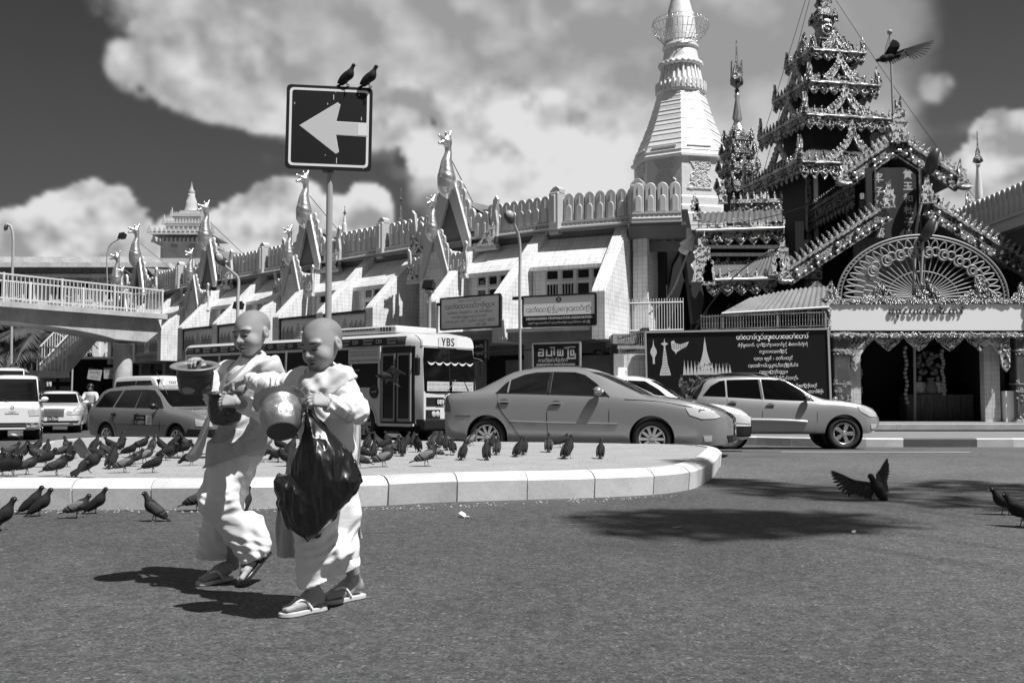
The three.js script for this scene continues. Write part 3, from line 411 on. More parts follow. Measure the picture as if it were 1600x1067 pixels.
// ---------------------------------------------------------------- the gilded stupa and the small spires
function profileAt(px0, d, list) { const s = d / F * 1.05; return list.map(([hw, py]) => [hw * s, P(px0, py, d - hw * s).y]); }
{
  const d = 58, c = P(1066, 330, d), g = thing('golden_stupa', 'tall gilded eight-sided pagoda spire rising behind the petal parapet', 'pagoda', [c.x, 0, c.z], -0.168);
  const oct = (l) => { const r = lathe(profileAt(1063, d, l), 8); return uvm(r.toNonIndexed()); };
  const round = (l) => uvm(lathe(profileAt(1063, d, l), 40));
  const flat = (q) => { q.deleteAttribute('normal'); q.computeVertexNormals(); return q; };
  add('base', flat(oct([[80, 560], [80, 332], [78, 330], [78, 320], [75, 318], [75, 306], [71, 304], [71, 243], [76, 241], [76, 237], [73, 236], [72, 232]])), M.stupa, g);
  const terr = []; let y = 232, w = 72; for (let k = 0; k < 7; k++) { const s = [7.6, 7.2, 6.4, 5.4, 4.6, 3.6, 2.6][k], h = [17, 16, 15, 15, 14, 12, 11][k]; terr.push([w, y], [w + 0.9, y - h * 0.1], [w - 0.3, y - h * 0.2], [w - s * 0.45, y - h * 0.58], [w - s * 0.4, y - h * 0.66], [w - s, y - h]); w -= s; y -= h; }
  add('terrace', flat(oct(terr)), M.stupa, g);
  add('bell', [round([[34, 134], [37, 131], [38, 128], [36, 124], [33, 122], [31, 120]]), round([[31, 121], [29, 112], [27, 103], [26, 97]])], M.stupa, g);
  stuff(add('bell_ribs', Array.from({ length: 26 }, (_, k) => { const a = k / 26 * 6.283, q = profileAt(1063, d, [[31, 120], [27, 99]]); return rod(V(Math.cos(a) * q[0][0], q[0][1], Math.sin(a) * q[0][0]), V(Math.cos(a) * q[1][0], q[1][1], Math.sin(a) * q[1][0]), 0.09, 0.08, 5); }), M.stupa, g));
  add('lotus_band', [round([[26, 98], [30, 96], [31, 93], [30, 90], [27, 88], [27, 84], [25, 74], [24, 68]]), round([[24, 71], [27, 68], [27, 64], [24, 62], [24, 58]])], M.stupa, g);
  stuff(add('lotus_beads', [Array.from({ length: 22 }, (_, k) => { const a = k / 22 * 6.283, q = profileAt(1063, d, [[30, 93]])[0]; return ball(0.17, Math.cos(a) * q[0], q[1], Math.sin(a) * q[0], 7, 5); }), Array.from({ length: 30 }, (_, k) => { const a = k / 30 * 6.283, q = profileAt(1063, d, [[36, 128]])[0]; return box(0.2, 0.5, 0.2, Math.cos(a) * q[0], q[1], Math.sin(a) * q[0], 0, -a, 0); })], M.stupa, g));
  add('upper_ring', [round([[34, 139], [37, 137], [37, 133], [34, 131]])], M.stupa, g);
  add('spire', round([[24, 60], [24, 45], [22, 28], [20, 15], [16, 2], [13, -10], [12, -20], [15, -30], [10, -50], [6, -80], [2, -120], [0, -140]]), M.stupa, g);
  // wire basket ring hung round the spire
  const q = profileAt(1063, d, [[23, 62], [30, 50], [38, 38], [43, 25], [41, 18]]); const wires = []; for (let k = 0; k < 34; k++) { const a = k / 34 * 6.283; for (let i = 0; i < q.length - 1; i++) wires.push(rod(V(Math.cos(a) * q[i][0], q[i][1], Math.sin(a) * q[i][0]), V(Math.cos(a) * q[i + 1][0], q[i + 1][1], Math.sin(a) * q[i + 1][0]), 0.016, 0.016, 4)); }
  for (const i of [1, 2, 3, 4]) wires.push(tr(new THREE.TorusGeometry(q[i][0], 0.018, 4, 40), 0, q[i][1], 0, Math.PI / 2)); stuff(add('wire_basket', wires, M.giltSmooth, g));
  // embossed panels on the base faces
  const R0 = profileAt(1063, d, [[71, 270]])[0][0] * Math.cos(Math.PI / 8), yb = P(1063, 305, d).y, yt = P(1063, 246, d).y;
  for (const a of [Math.PI / 8, -Math.PI / 8, Math.PI * 3 / 8, -3 * Math.PI / 8]) { const R = rng(9), l = []; for (let k = 0; k < 46; k++) { const u = (R() - 0.5) * 1.1, v = R(); l.push(tr(new THREE.TorusGeometry(0.08 + R() * 0.13, 0.035, 4, 9), u, lerp(yb, yt, v), 0)); }
    const m = add('embossed_panel', l.concat([box(1.5, 0.06, 0.08, 0, yb - 0.1, 0), box(1.5, 0.06, 0.08, 0, yt + 0.1, 0)]), M.stupa, g); m.rotation.y = a + 0; m.position.set(Math.sin(a) * (R0 + 0.02), 0, Math.cos(a) * (R0 + 0.02)); }
  for (const a of [0.0, Math.PI / 4, -Math.PI / 4, -Math.PI / 2]) { const r = R0 * 1.0; const m = add('corner_figure', [ball(0.16, 0, 0.25, 0), lathe([[0.2, 0], [0.16, 0.2], [0.05, 0.45], [0, 0.6]], 8)], M.giltDull, g); m.position.set(Math.sin(a) * r, profileAt(1063, d, [[72, 238]])[0][1], Math.cos(a) * r); }
}
// crest pieces of carved, gilded woodwork
const flameGeo = (h, w = 0.4) => ext([[-0.5, 0], [0.5, 0], [0.42, 0.25], [0.52, 0.42], [0.3, 0.5], [0.36, 0.7], [0.14, 0.74], [0.12, 1.05], [-0.03, 0.82], [-0.18, 0.95], [-0.2, 0.68], [-0.4, 0.62], [-0.3, 0.45], [-0.52, 0.36], [-0.4, 0.2]].map(([x, y]) => [x * w, y * h]), 0.1, 0.02);
const hornGeo = (h) => ext([[0, 0], [0.5, 0], [0.52, 0.22], [0.34, 0.3], [0.42, 0.42], [0.24, 0.46], [0.3, 0.64], [0.12, 0.66], [0.08, 1.0], [-0.04, 0.72], [-0.02, 0.4], [-0.12, 0.2]].map(([x, y]) => [x * h * 0.6, y * h]), 0.12, 0.025);
const bossB = (() => new THREE.SphereGeometry(1, 6, 4))();
// one run of eave woodwork in local x: bead rail, hanging fringe with scallops, carved bosses, and a row of small flames above
function eaveRun(L, h, seed, o = {}) {
  const R = rng(seed), out = [], n = Math.max(2, Math.round(L / 0.42)), w = L / n; const pts = [[-L / 2, 0]]; for (let k = 0; k < n; k++) { const x = -L / 2 + k * w; pts.push([x + w * 0.02, -h * 0.55], [x + w * 0.25, -h * 0.8], [x + w * 0.5, -h], [x + w * 0.75, -h * 0.8], [x + w * 0.98, -h * 0.55]); } pts.push([L / 2, 0]);
  out.push(ext(pts, 0.06, 0.01).translate(0, 0, 0)); out.push(box(L, 0.09, 0.16, 0, 0.03, 0.02), box(L, 0.05, 0.12, 0, 0.12, 0.0));
  for (let k = 0; k < n * 6; k++) { const x = (R() - 0.5) * L, y = -R() * h * 0.7, r = 0.025 + R() * 0.045; out.push(tr(bossB, x, y, 0.04, 0, 0, R(), [r, r * 1.1, r])); }
  for (let k = 0; k < n; k++) { const x = -L / 2 + (k + 0.5) * w; out.push(tr(new THREE.TorusGeometry(w * 0.22, 0.035, 4, 9), x, -h * 0.5, 0.04)); }
  if (!o.plain) for (let k = 0; k < n * 1.5; k++) out.push(tr(bossB, -L / 2 + (k + 0.5) * L / (n * 1.5), 0.2, 0, 0, 0, 0, [0.07, 0.12 + R() * 0.05, 0.06]), tr(bossB, -L / 2 + (k + 0.5) * L / (n * 1.5), 0.36, 0, 0, 0, 0, [0.03, 0.07, 0.03]));
  return uvm(merge(out));
}
const glint = (L) => box(L, 0.05, 0.03, 0, 0.035, 0.115);
function corrug(w, run, rise, step = 0.16) { // a corrugated sheet falling along +z by rise
  const n = Math.ceil(w / step) * 4, pos = [], idx = []; for (let i = 0; i <= n; i++) { const x = -w / 2 + i * w / n, y = 0.022 * Math.sin(i * Math.PI / 2); pos.push(x, y, 0, x, y - rise, run); } for (let i = 0; i < n; i++) { const a = i * 2; idx.push(a, a + 1, a + 2, a + 2, a + 1, a + 3); }
  const g = new THREE.BufferGeometry(); g.setAttribute('position', new THREE.Float32BufferAttribute(pos, 3)); g.setIndex(idx); g.computeVertexNormals(); return uvm(g);
}
function trap(w0, w1, run, rise, step = 0.16) { const g = corrug(1, run, rise, step / Math.max(w0, w1)); const p = g.attributes.position; for (let i = 0; i < p.count; i++) p.setX(i, p.getX(i) * lerp(w0, w1, p.getZ(i) / run)); g.computeVertexNormals(); return g; }
// tiered roof tower: each tier is one part made of roof, eaves, gables and horns
{
  const d = 40, s = d / F, c = P(1292, 300, d), g = thing('tiered_roof_tower', 'dark tower of diminishing tiered roofs with glittering carved eaves', 'tower', [c.x, 0, c.z], 0.20);
  const Y = (py) => P(1292, py, d).y;
  // eave line y, width in pixels of the front, next roof foot
  const tiers = [[280, 192, 240], [205, 152, 176], [150, 117, 122], [97, 88, 80]];
  tiers.forEach(([ey, wpx, ny], k) => {
    const w = wpx * s, y = Y(ey), yn = Y(ny), nw = (tiers[k + 1] ? tiers[k + 1][1] * 0.66 : 40) * s, t = group('roof_tier', g), run = (w - nw) / 2, rise = yn - y;
    for (let q = 0; q < 4; q++) {
      const a = q * Math.PI / 2, put = (m, x, yy, z, ry = 0) => { m.position.set(x, yy, z).applyAxisAngle(V(0, 1, 0), a); m.rotation.y = a + ry; return m; };
      put(add('roof_slope', trap(nw, w, run, rise), M.roof, t), 0, yn, nw / 2);
      if (q === 2) continue;
      put(add('eave', eaveRun(w, 0.36 + 0.08 * (3 - k), k * 5 + q), M.gilt, t), 0, y, w / 2);
      if (q === 0) put(add('gilt_rail', glint(w), M.giltSmooth, t), 0, y, w / 2);
      put(add('corner_flame', hornGeo(0.95 - k * 0.13), M.gilt, t), w / 2 - 0.1, y + 0.1, w / 2 - 0.02, 0); const f2 = put(add('corner_flame', hornGeo(0.95 - k * 0.13), M.gilt, t), -w / 2 + 0.1, y + 0.1, w / 2 - 0.02, 0); f2.scale.x = -1;
      // the V-shaped gable ornament in the middle of each face, rising to the tier above
      for (const e of [-1, 1]) { const arc = []; const top = yn + 0.35 - y; for (let i = 0; i <= 8; i++) { const u = i / 8; arc.push([0.08 + u * w * 0.24, lerp(top, 0.12, Math.pow(u, 0.65)) + 0.0]); } for (let i = 8; i >= 0; i--) { const u = i / 8; arc.push([0.02 + u * w * 0.24, lerp(top, 0.12, Math.pow(u, 0.65)) - 0.2]); }
        put(add('gable_swag', [ext(arc.map(([x, yy]) => [x * e, yy]), 0.14, 0.03), ...arc.slice(1, 8).map(([x, yy], i) => tr(bossB, x * e, yy + 0.06, 0.04, 0, 0, 0, [0.07, 0.12, 0.07])), tr(hornGeo(0.42), w * 0.25 * e, 0.1, 0, 0, 0, 0, [e, 1, 1])], M.gilt, t), 0, y + 0.05, w / 2 - run * 0.35); }
      put(add('flame', flameGeo(0.6 - k * 0.06, 0.32), M.gilt, t), 0, yn + 0.25, w / 2 - run * 0.4);
    }
    add('drum', uvm(box(nw * 0.96, (tiers[k + 1] ? Y(tiers[k + 1][0]) : yn + 0.2) - yn + 0.1, nw * 0.96, 0, (yn + (tiers[k + 1] ? Y(tiers[k + 1][0]) : yn + 0.2)) / 2, 0)), M.woodDark, t);
    add('ceiling', box(w * 0.97, 0.06, w * 0.97, 0, y - 0.06, 0), M.woodDark, t);
  });
  const L = (l) => lathe(l.map(([hw, py]) => [hw * s, Y(py)]), 4).rotateY(Math.PI / 4);
  add('neck', L([[22, 86], [15, 72], [14, 44], [17, 40], [20, 34], [13, 30], [16, 18], [10, 12], [15, 6], [11, 0], [9, -20], [14, -24], [5, -60], [0, -90]]), M.giltDull, g);
  add('neck_panel', [tr(new THREE.TorusGeometry(0.22, 0.06, 5, 10), 0, Y(50), 0.3), tr(bossB, 0, Y(50), 0.3, 0, 0, 0, 0.12), rbox(0.7, 0.08, 0.06, 0.02, 0, Y(64), 0.3), rbox(0.9, 0.1, 0.9, 0.03, 0, Y(28), 0)], M.gilt, g);
  for (const a of [0, 1, 2, 3]) { const m = add('flame', hornGeo(0.5), M.gilt, g); m.position.set(0.3, Y(36), 0.35).applyAxisAngle(V(0, 1, 0), a * Math.PI / 2); m.rotation.y = a * Math.PI / 2; }
  const wl = tiers[0][1] * s; add('lower_wall', uvm(box(wl * 0.72, Y(282), wl * 0.72, 0, Y(282) / 2, 0)), M.woodDark, g);
  for (const x of [-0.36, -0.3, 0.36]) add('post', uvm(box(0.16, 3.6, 0.16, wl * x, Y(330), wl * 0.365)), x === -0.3 ? M.frame : M.giltDull, g);
}
// slim filigree spire left of the tower
{
  const d = 46, s = d / F, c = P(1154, 300, d), g = thing('filigree_spire', 'slim tiered filigree spire between the stupa and the roof tower', 'spire', [c.x, 0, c.z], 0.3); const Y = (py) => P(1152, py, d).y;
  const L = (l, n) => lathe(l.map(([hw, py]) => [hw * s, Y(py)]), n);
  add('finial', [L([[2, 152], [3, 145], [4, 142], [2, 138], [10, 132], [11, 124], [9, 118], [7, 116], [6, 108], [3, 100], [1.5, 90], [0.8, 64], [0, 62]], 14), ...[0, 1, 2, 3, 4, 5, 6].map((k) => rod(V(Math.cos(k) * 10 * s, Y(126), Math.sin(k) * 10 * s), V(Math.cos(k) * 9 * s, Y(95), Math.sin(k) * 9 * s), 0.02))], M.giltDull, g);
  add('shaft', L([[13, 205], [8, 196], [6, 190], [9, 186], [3.5, 156], [5, 150], [3, 146]], 4).toNonIndexed(), M.giltSmooth, g);
  for (const [k, y, w, h] of [[0, 222, 15, 20], [1, 243, 18, 22], [2, 268, 22, 26], [3, 296, 24, 28]]) { const t = group('spire_tier', g), W = w * s * 2; add('roof_slope', lathe([[W * 0.72, Y(y)], [W * 0.5, Y(y - h * 0.45)]], 4).rotateY(Math.PI / 4), M.gilt, t); for (let q = 0; q < 4; q++) { const a = q * Math.PI / 2; const m = add('eave', eaveRun(W * 1.02, 0.28, k + q), M.gilt, t); m.position.set(0, Y(y), W / 2).applyAxisAngle(V(0, 1, 0), a); m.rotation.y = a; for (const e of [-1, 1]) { const f = add('corner_flame', hornGeo(0.5), M.gilt, t); f.position.set(W / 2 * e, Y(y) + 0.1, W / 2).applyAxisAngle(V(0, 1, 0), a); f.rotation.y = a; f.scale.x = e; } const v = add('flame', flameGeo(0.55, 0.5), M.giltSmooth, t); v.position.set(0, Y(y), W / 2 - 0.1).applyAxisAngle(V(0, 1, 0), a); v.rotation.y = a; } add('drum', box(W * 0.7, 0.9, W * 0.7, 0, Y(y) - 0.3, 0), M.giltDull, t); }
  add('shaft', box(1.0, Y(300), 1.0, 0, Y(300) / 2, 0), M.woodDark, g);
}
function smallSpire(name, label, px, py0, py1, d, w, mat) { const c = P(px, py1, d), g = thing(name, label, 'spire', [c.x, 0, c.z]); const y1 = c.y, y0 = P(px, py0, d).y, H = y0 - y1, W = w * d / F;
  add('base', lathe([[W * 1.3, 0], [W * 1.3, y1], [W, y1 + H * 0.06], [W * 1.15, y1 + H * 0.1], [W * 0.7, y1 + H * 0.14]], 12), mat, g); add('shaft', lathe([[W * 0.7, y1 + H * 0.14], [W * 0.8, y1 + H * 0.24], [W * 0.35, y1 + H * 0.56], [W * 0.5, y1 + H * 0.58]], 8), mat, g); add('umbrella', lathe([[W * 0.5, y1 + H * 0.6], [W * 1.0, y1 + H * 0.62], [W * 0.8, y1 + H * 0.67], [W * 0.5, y1 + H * 0.68], [W * 0.4, y1 + H * 0.75], [W * 0.15, y1 + H * 0.8], [0.02, y1 + H]], 12), M.giltDull, g); return g; }
smallSpire('slim_spire', 'slim pale spire with dark umbrella finial at the far right', 1531, 205, 330, 48, 8, M.stupa);
smallSpire('slim_spire', 'thin dark finial rising over the parapet right of the sign pole', 626, 293, 345, 46, 2.4, M.giltDull);
smallSpire('slim_spire', 'tiny white finial rising over the parapet beside the sign pole', 538, 322, 352, 50, 3, M.stupa);

// ---------------------------------------------------------------- lettering: round Burmese letters drawn as strokes, a few Chinese characters, and Latin
const A = (cx, cy, r, a0, a1) => ['a', cx, cy, r, a0, a1], Ln = (...p) => ['l', ...p];
const BUR = { // [advance, strokes]; x-height 1, y up
  'က': [1.9, [A(.5, .5, .5, -55, 235), A(1.4, .5, .45, -70, 150)]], 'ခ': [1.1, [A(.5, .5, .5, 100, 400), A(.55, .62, .2, 0, 360)]], 'ဂ': [1.05, [A(.5, .5, .5, -55, 235)]], 'င': [1.0, [A(.5, .5, .5, 45, 315)]], 'စ': [1.05, [A(.5, .5, .5, 30, 330), Ln(.45, .5, .95, .6)]],
  'ဆ': [1.9, [A(.5, .5, .5, 30, 330), A(1.4, .5, .45, -110, 170), Ln(.5, .5, .95, .5)]], 'ဇ': [1.1, [A(.5, .5, .5, 60, 320), Ln(.5, .5, 1, .1, .9, -.2)]], 'ည': [1.9, [A(.5, .5, .5, -60, 240), A(1.4, .5, .45, -60, 200), A(1.0, -.1, .3, 180, 360)]], 'တ': [1.9, [A(.5, .5, .5, 0, 360), A(1.42, .5, .45, -65, 170)]], 'ထ': [1.1, [A(.5, .5, .5, 0, 360), A(.5, .5, .2, 0, 300)]],
  'ဒ': [1.05, [A(.5, .55, .45, -80, 200), A(.5, -.15, .25, 90, 300)]], 'ဓ': [1.05, [A(.5, .5, .5, 0, 360), Ln(.5, .5, .5, 0)]], 'န': [1.0, [A(.45, .68, .32, 0, 360), Ln(.5, .35, .55, -.3), A(.3, -.3, .25, 0, -120)]], 'ပ': [1.05, [A(.5, .5, .5, 125, 415)]], 'ဖ': [1.05, [A(.5, .5, .5, 120, 420), Ln(.5, 1, .5, .35)]], 'ဗ': [1.05, [A(.5, .5, .5, -50, 270), Ln(.2, .5, .5, .5)]], 'ဘ': [1.9, [A(.5, .5, .5, 110, 430), A(1.42, .5, .45, -110, 180)]],
  'မ': [1.1, [A(.5, .5, .5, -120, 150), Ln(.05, .75, .05, 0, .3, .02)]], 'ယ': [1.7, [A(.45, .5, .45, 90, 340), A(1.2, .5, .45, 200, 450)]], 'ရ': [1.05, [A(.5, .5, .5, 0, 235), Ln(1, .5, 1, -.45)]], 'လ': [1.9, [A(.5, .5, .5, 100, 360), A(1.42, .5, .45, -90, 180)]], 'ဝ': [1.05, [A(.5, .5, .5, 0, 360)]], 'သ': [1.9, [A(.5, .5, .5, 40, 330), A(1.42, .5, .45, -150, 180)]], 'ဟ': [1.05, [A(.5, .55, .45, -40, 240), A(.6, -.1, .25, 60, 270)]], 'အ': [1.95, [A(.5, .5, .5, 40, 330), A(1.42, .5, .45, -150, 150), Ln(1.42, .5, 1.42, -.3)]], 'ဈ': [1.9, [A(.5, .5, .5, 0, 360), A(1.42, .5, .45, -65, 170)]],
  'ိ': [0, [A(-.5, 1.3, .18, 0, 360)]], 'ီ': [0, [A(-.5, 1.3, .2, 0, 360), A(-.5, 1.3, .07, 0, 360)]], 'ု': [0, [Ln(-.35, -.15, -.35, -.6)]], 'ူ': [0, [Ln(-.5, -.15, -.5, -.6), Ln(-.25, -.15, -.25, -.6)]], '်': [0, [A(-.4, 1.3, .2, 60, 300), Ln(-.3, 1.45, 0, 1.6)]], 'ံ': [0, [A(-.5, 1.28, .14, 0, 360)]], '့': [0, [A(-.3, -.3, .1, 0, 360)]], 'း': [.5, [A(.2, .75, .14, 0, 360), A(.2, .25, .14, 0, 360)]], 'ာ': [.75, [A(.1, .5, .5, -85, 90)]], 'ါ': [.6, [Ln(.2, 0, .2, 1.5), A(.35, 1.4, .15, 0, 180)]], 'ေ': [.9, [A(.4, .4, .35, 60, 330), A(.45, .9, .2, -30, 160)]], 'ျ': [.35, [Ln(-.9, -.2, -.9, -.4, .2, -.4, .2, .9)]], 'ြ': [.25, [Ln(.0, 1.2, -1.2, 1.2, -1.2, -.3, .0, -.3)]], 'ွ': [0, [A(-.5, -.35, .18, 0, 360)]], 'ှ': [0, [Ln(-.6, -.15, -.6, -.45, -.3, -.5)]],
  '၀': [1.0, [A(.45, .5, .45, 0, 360)]], '၂': [1.0, [A(.4, .6, .4, 20, 270), Ln(.4, .2, .9, -.3)]], '၊': [.5, [Ln(.2, 0, .2, .6)]], '။': [.7, [Ln(.2, 0, .2, .6), Ln(.45, 0, .45, .6)]], '၍': [1.2, [A(.4, .5, .4, 60, 330), Ln(.8, 1.2, .8, 0)]], ':': [.6, [A(.2, .7, .06, 0, 360), A(.2, .2, .06, 0, 360)]], ' ': [.7, []], '္': [0, []],
};
function burWidth(t) { let w = 0; for (const c of t) w += BUR[c] ? BUR[c][0] + (BUR[c][0] > .3 ? .12 : 0) : .8; return w; }
function bur(x, t, cx, y, size, colour, lw = 0.16, maxW) { // centred on cx, baseline y
  const chars = [...t]; for (let i = 1; i < chars.length; i++) if (chars[i] === 'ေ') { let j = i - 1; while (j > 0 && 'ျြွှ'.includes(chars[j])) j--; chars.splice(i, 1); chars.splice(j, 0, 'ေ'); }
  let W = burWidth(t) * size; let sx = 1; if (maxW && W > maxW) { sx = maxW / W; W = maxW; } let px = cx - W / 2; x.strokeStyle = colour; x.lineWidth = Math.max(0.8, size * lw); x.lineCap = 'round'; x.lineJoin = 'round';
  for (const c of chars) { const g = BUR[c]; if (!g) { px += .8 * size * sx; continue; } for (const s of g[1]) { x.beginPath(); if (s[0] === 'a') x.ellipse(px + s[1] * size * sx, y - s[2] * size, s[3] * size * sx, s[3] * size, 0, -s[4] * Math.PI / 180, -s[5] * Math.PI / 180, s[5] > s[4]); else for (let k = 1; k < s.length; k += 2) (k === 1 ? x.moveTo : x.lineTo).call(x, px + s[k] * size * sx, y - s[k + 1] * size); x.stroke(); } px += (g[0] + (g[0] > .3 ? .12 : 0)) * size * sx; }
}
const latin = (x, t, cx, y, px, colour, bold = true, maxW) => { x.fillStyle = colour; x.font = (bold ? 'bold ' : '') + px + 'px sans-serif'; x.textAlign = 'center'; x.textBaseline = 'alphabetic'; x.fillText(t, cx, y, maxW); };
// Chinese characters as strokes on a 10 x 10 square, y down
const HAN = {
  huang: '1 2 9 2,3 0 3 3,7 0 7 3,0 3.5 10 3.5,2 5 8 5 8 8 2 8 2 5,5 3.5 5 8,2 6.5 8 6.5,3 8.5 1 10,7 8.5 9 10', yu: '1 1 9 1,1 5 9 5,0 9 10 9,5 1 5 9,7 6.5 8 8', he: '3 0.5 1 1.5,0 3.5 5 3.5,2.7 1 2.7 10,2.7 4 0.5 7,2.7 4 5 6.5,6 3 9.5 3 9.5 8.5 6 8.5 6 3', du: '0 3 5 3,2.5 0 2.5 10,2.5 3.5 0 7,2.5 3.5 5 6,7.5 1 7.5 9,5.5 4 9.5 4,5 9 10 9', zi: '2 1 8 1 5 4,5 4 5 9 3.5 10,0 5.5 10 5.5', zi2: '5 0 4 2,2 2 8 2 8 10 2 10 2 2,2 4.7 8 4.7,2 7.3 8 7.3', lv: '5 0 5 1,1 1.5 9 1.5,5 2 3.5 4 6 4 4 6.2,1.5 3 3 4.5,8.5 3 7 4.5,0 7.5 10 7.5,5 6.2 5 10', nv: '4 0 2 6 8 10,7 2 5 7 1 10,0 4 10 4', zhu: '2 0 1 2,2 1 5 1,7 0 6 2,7 1 10 1,1 3.5 4 3.5,2.5 3.5 2.5 6,1 6 4.5 5.5,6 3 6 5 5 6.5,6 3 8.5 3 8.5 6 10 6,0 7.5 10 7.5,5 6.5 5 10,5 7.5 1 10,5 7.5 9 10',
};
function han(x, k, cx, cy, s, colour) { x.strokeStyle = colour; x.lineWidth = s * 0.13; x.lineCap = 'round'; for (const st of HAN[k].split(',')) { const n = st.split(' ').map(Number); x.beginPath(); for (let i = 0; i < n.length; i += 2) (i ? x.lineTo : x.moveTo).call(x, cx + (n[i] / 10 - 0.5) * s, cy + (n[i + 1] / 10 - 0.5) * s); x.stroke(); } }
// a printed sheet w x h metres with its face towards +z, on a shallow board
function panelSign(parent, w, h, t, depth = 0.06, o = {}) { add('board', box(w, h, depth, 0, 0, -depth / 2 - 0.004), o.edge ?? M.black, parent); const g = new THREE.PlaneGeometry(w - 0.01, h - 0.01); const m = new THREE.MeshStandardMaterial({ map: t, roughness: o.r ?? 0.5 }); add('sign_face', g, m, parent); return m; }

// ---------------------------------------------------------------- the shrine hall right of the shops
const seg2 = (a, b) => { const d = b.clone().sub(a); return { L: d.length(), mid: a.clone().add(b).multiplyScalar(0.5), dir: d.normalize() }; };
// runs of eave woodwork between two points of the place (faces towards the camera side, may slope)
function eaveBetween(parent, a, b, h, seed, mat = M.gilt, o) { const { L, mid, dir } = seg2(a, b); const m = add(o?.name ?? 'eave', eaveRun(L, h, seed, o), mat, parent); const x = dir, z = V(0, 0, 1).addScaledVector(x, -x.z).normalize(), y = z.clone().cross(x); m.applyMatrix4(new THREE.Matrix4().makeBasis(x, y, z).setPosition(mid)); return m; }
const hall = thing('shrine_hall', 'dark shrine hall with two stacked gables edged in glittering carved bargeboards', 'shrine');
const W0 = (px, py, d) => P(px, py, d);
function barge(parent, a, b, wd, seed, crest = true) { // a: upper end, b: lower end
  const { L, mid, dir } = seg2(a, b); const flip = b.x < a.x ? -1 : 1; const x = dir.clone().multiplyScalar(flip), z = V(0, 0, 1), y = z.clone().cross(x).normalize(); const fr = new THREE.Matrix4().makeBasis(x, y, x.clone().cross(y)).setPosition(mid);
  const out = [box(L, wd, 0.1, 0, 0, 0), box(L, 0.06, 0.2, 0, wd / 2, 0), box(L, 0.05, 0.16, 0, -wd / 2, 0)];
  const g = group('bargeboard', parent); g.applyMatrix4(fr);
  add('board', uvm(merge(out)), M.giltDull, g); const n = Math.floor(L / 0.24); stuff(add('bead_row', Array.from({ length: n }, (_, k) => tr(bossB, -L / 2 + (k + 0.5) * L / n, -wd * 0.3, 0.09, 0, 0, 0, [0.06, 0.06, 0.04])), M.giltSmooth, g));
  stuff(add('studs', Array.from({ length: Math.floor(L / 0.8) }, (_, k) => tr(bossB, -L / 2 + (k + 0.5) * 0.8, wd * 0.12, 0.09, 0, 0, 0, 0.09)), M.giltSmooth, g));
  if (crest) { const R = rng(seed), c = []; const m = Math.floor(L / 0.2); for (let k = 0; k < m; k++) { const xx = -L / 2 + (k + 0.5) * L / m; c.push(tr(bossB, xx, wd / 2 + 0.14, 0, 0, 0, 0, [0.085, 0.14, 0.05]), tr(bossB, xx, wd / 2 + 0.3, 0, 0, 0, R() - 0.5, [0.04, 0.1, 0.04])); } stuff(add('crest', [c, box(L, 0.05, 0.1, 0, wd / 2 + 0.05, 0.02)], M.gilt, g)); }
  const end = add('horn', [hornGeo(0.9), tr(bossB, 0.1, 0.0, 0.1, 0, 0, 0, [0.3, 0.16, 0.14])], M.gilt, g); end.position.set(flip * L / 2, -0.05, 0.06); end.rotation.z = -Math.asin(clamp(x.y, -1, 1)); end.scale.x = flip;
  return g;
}
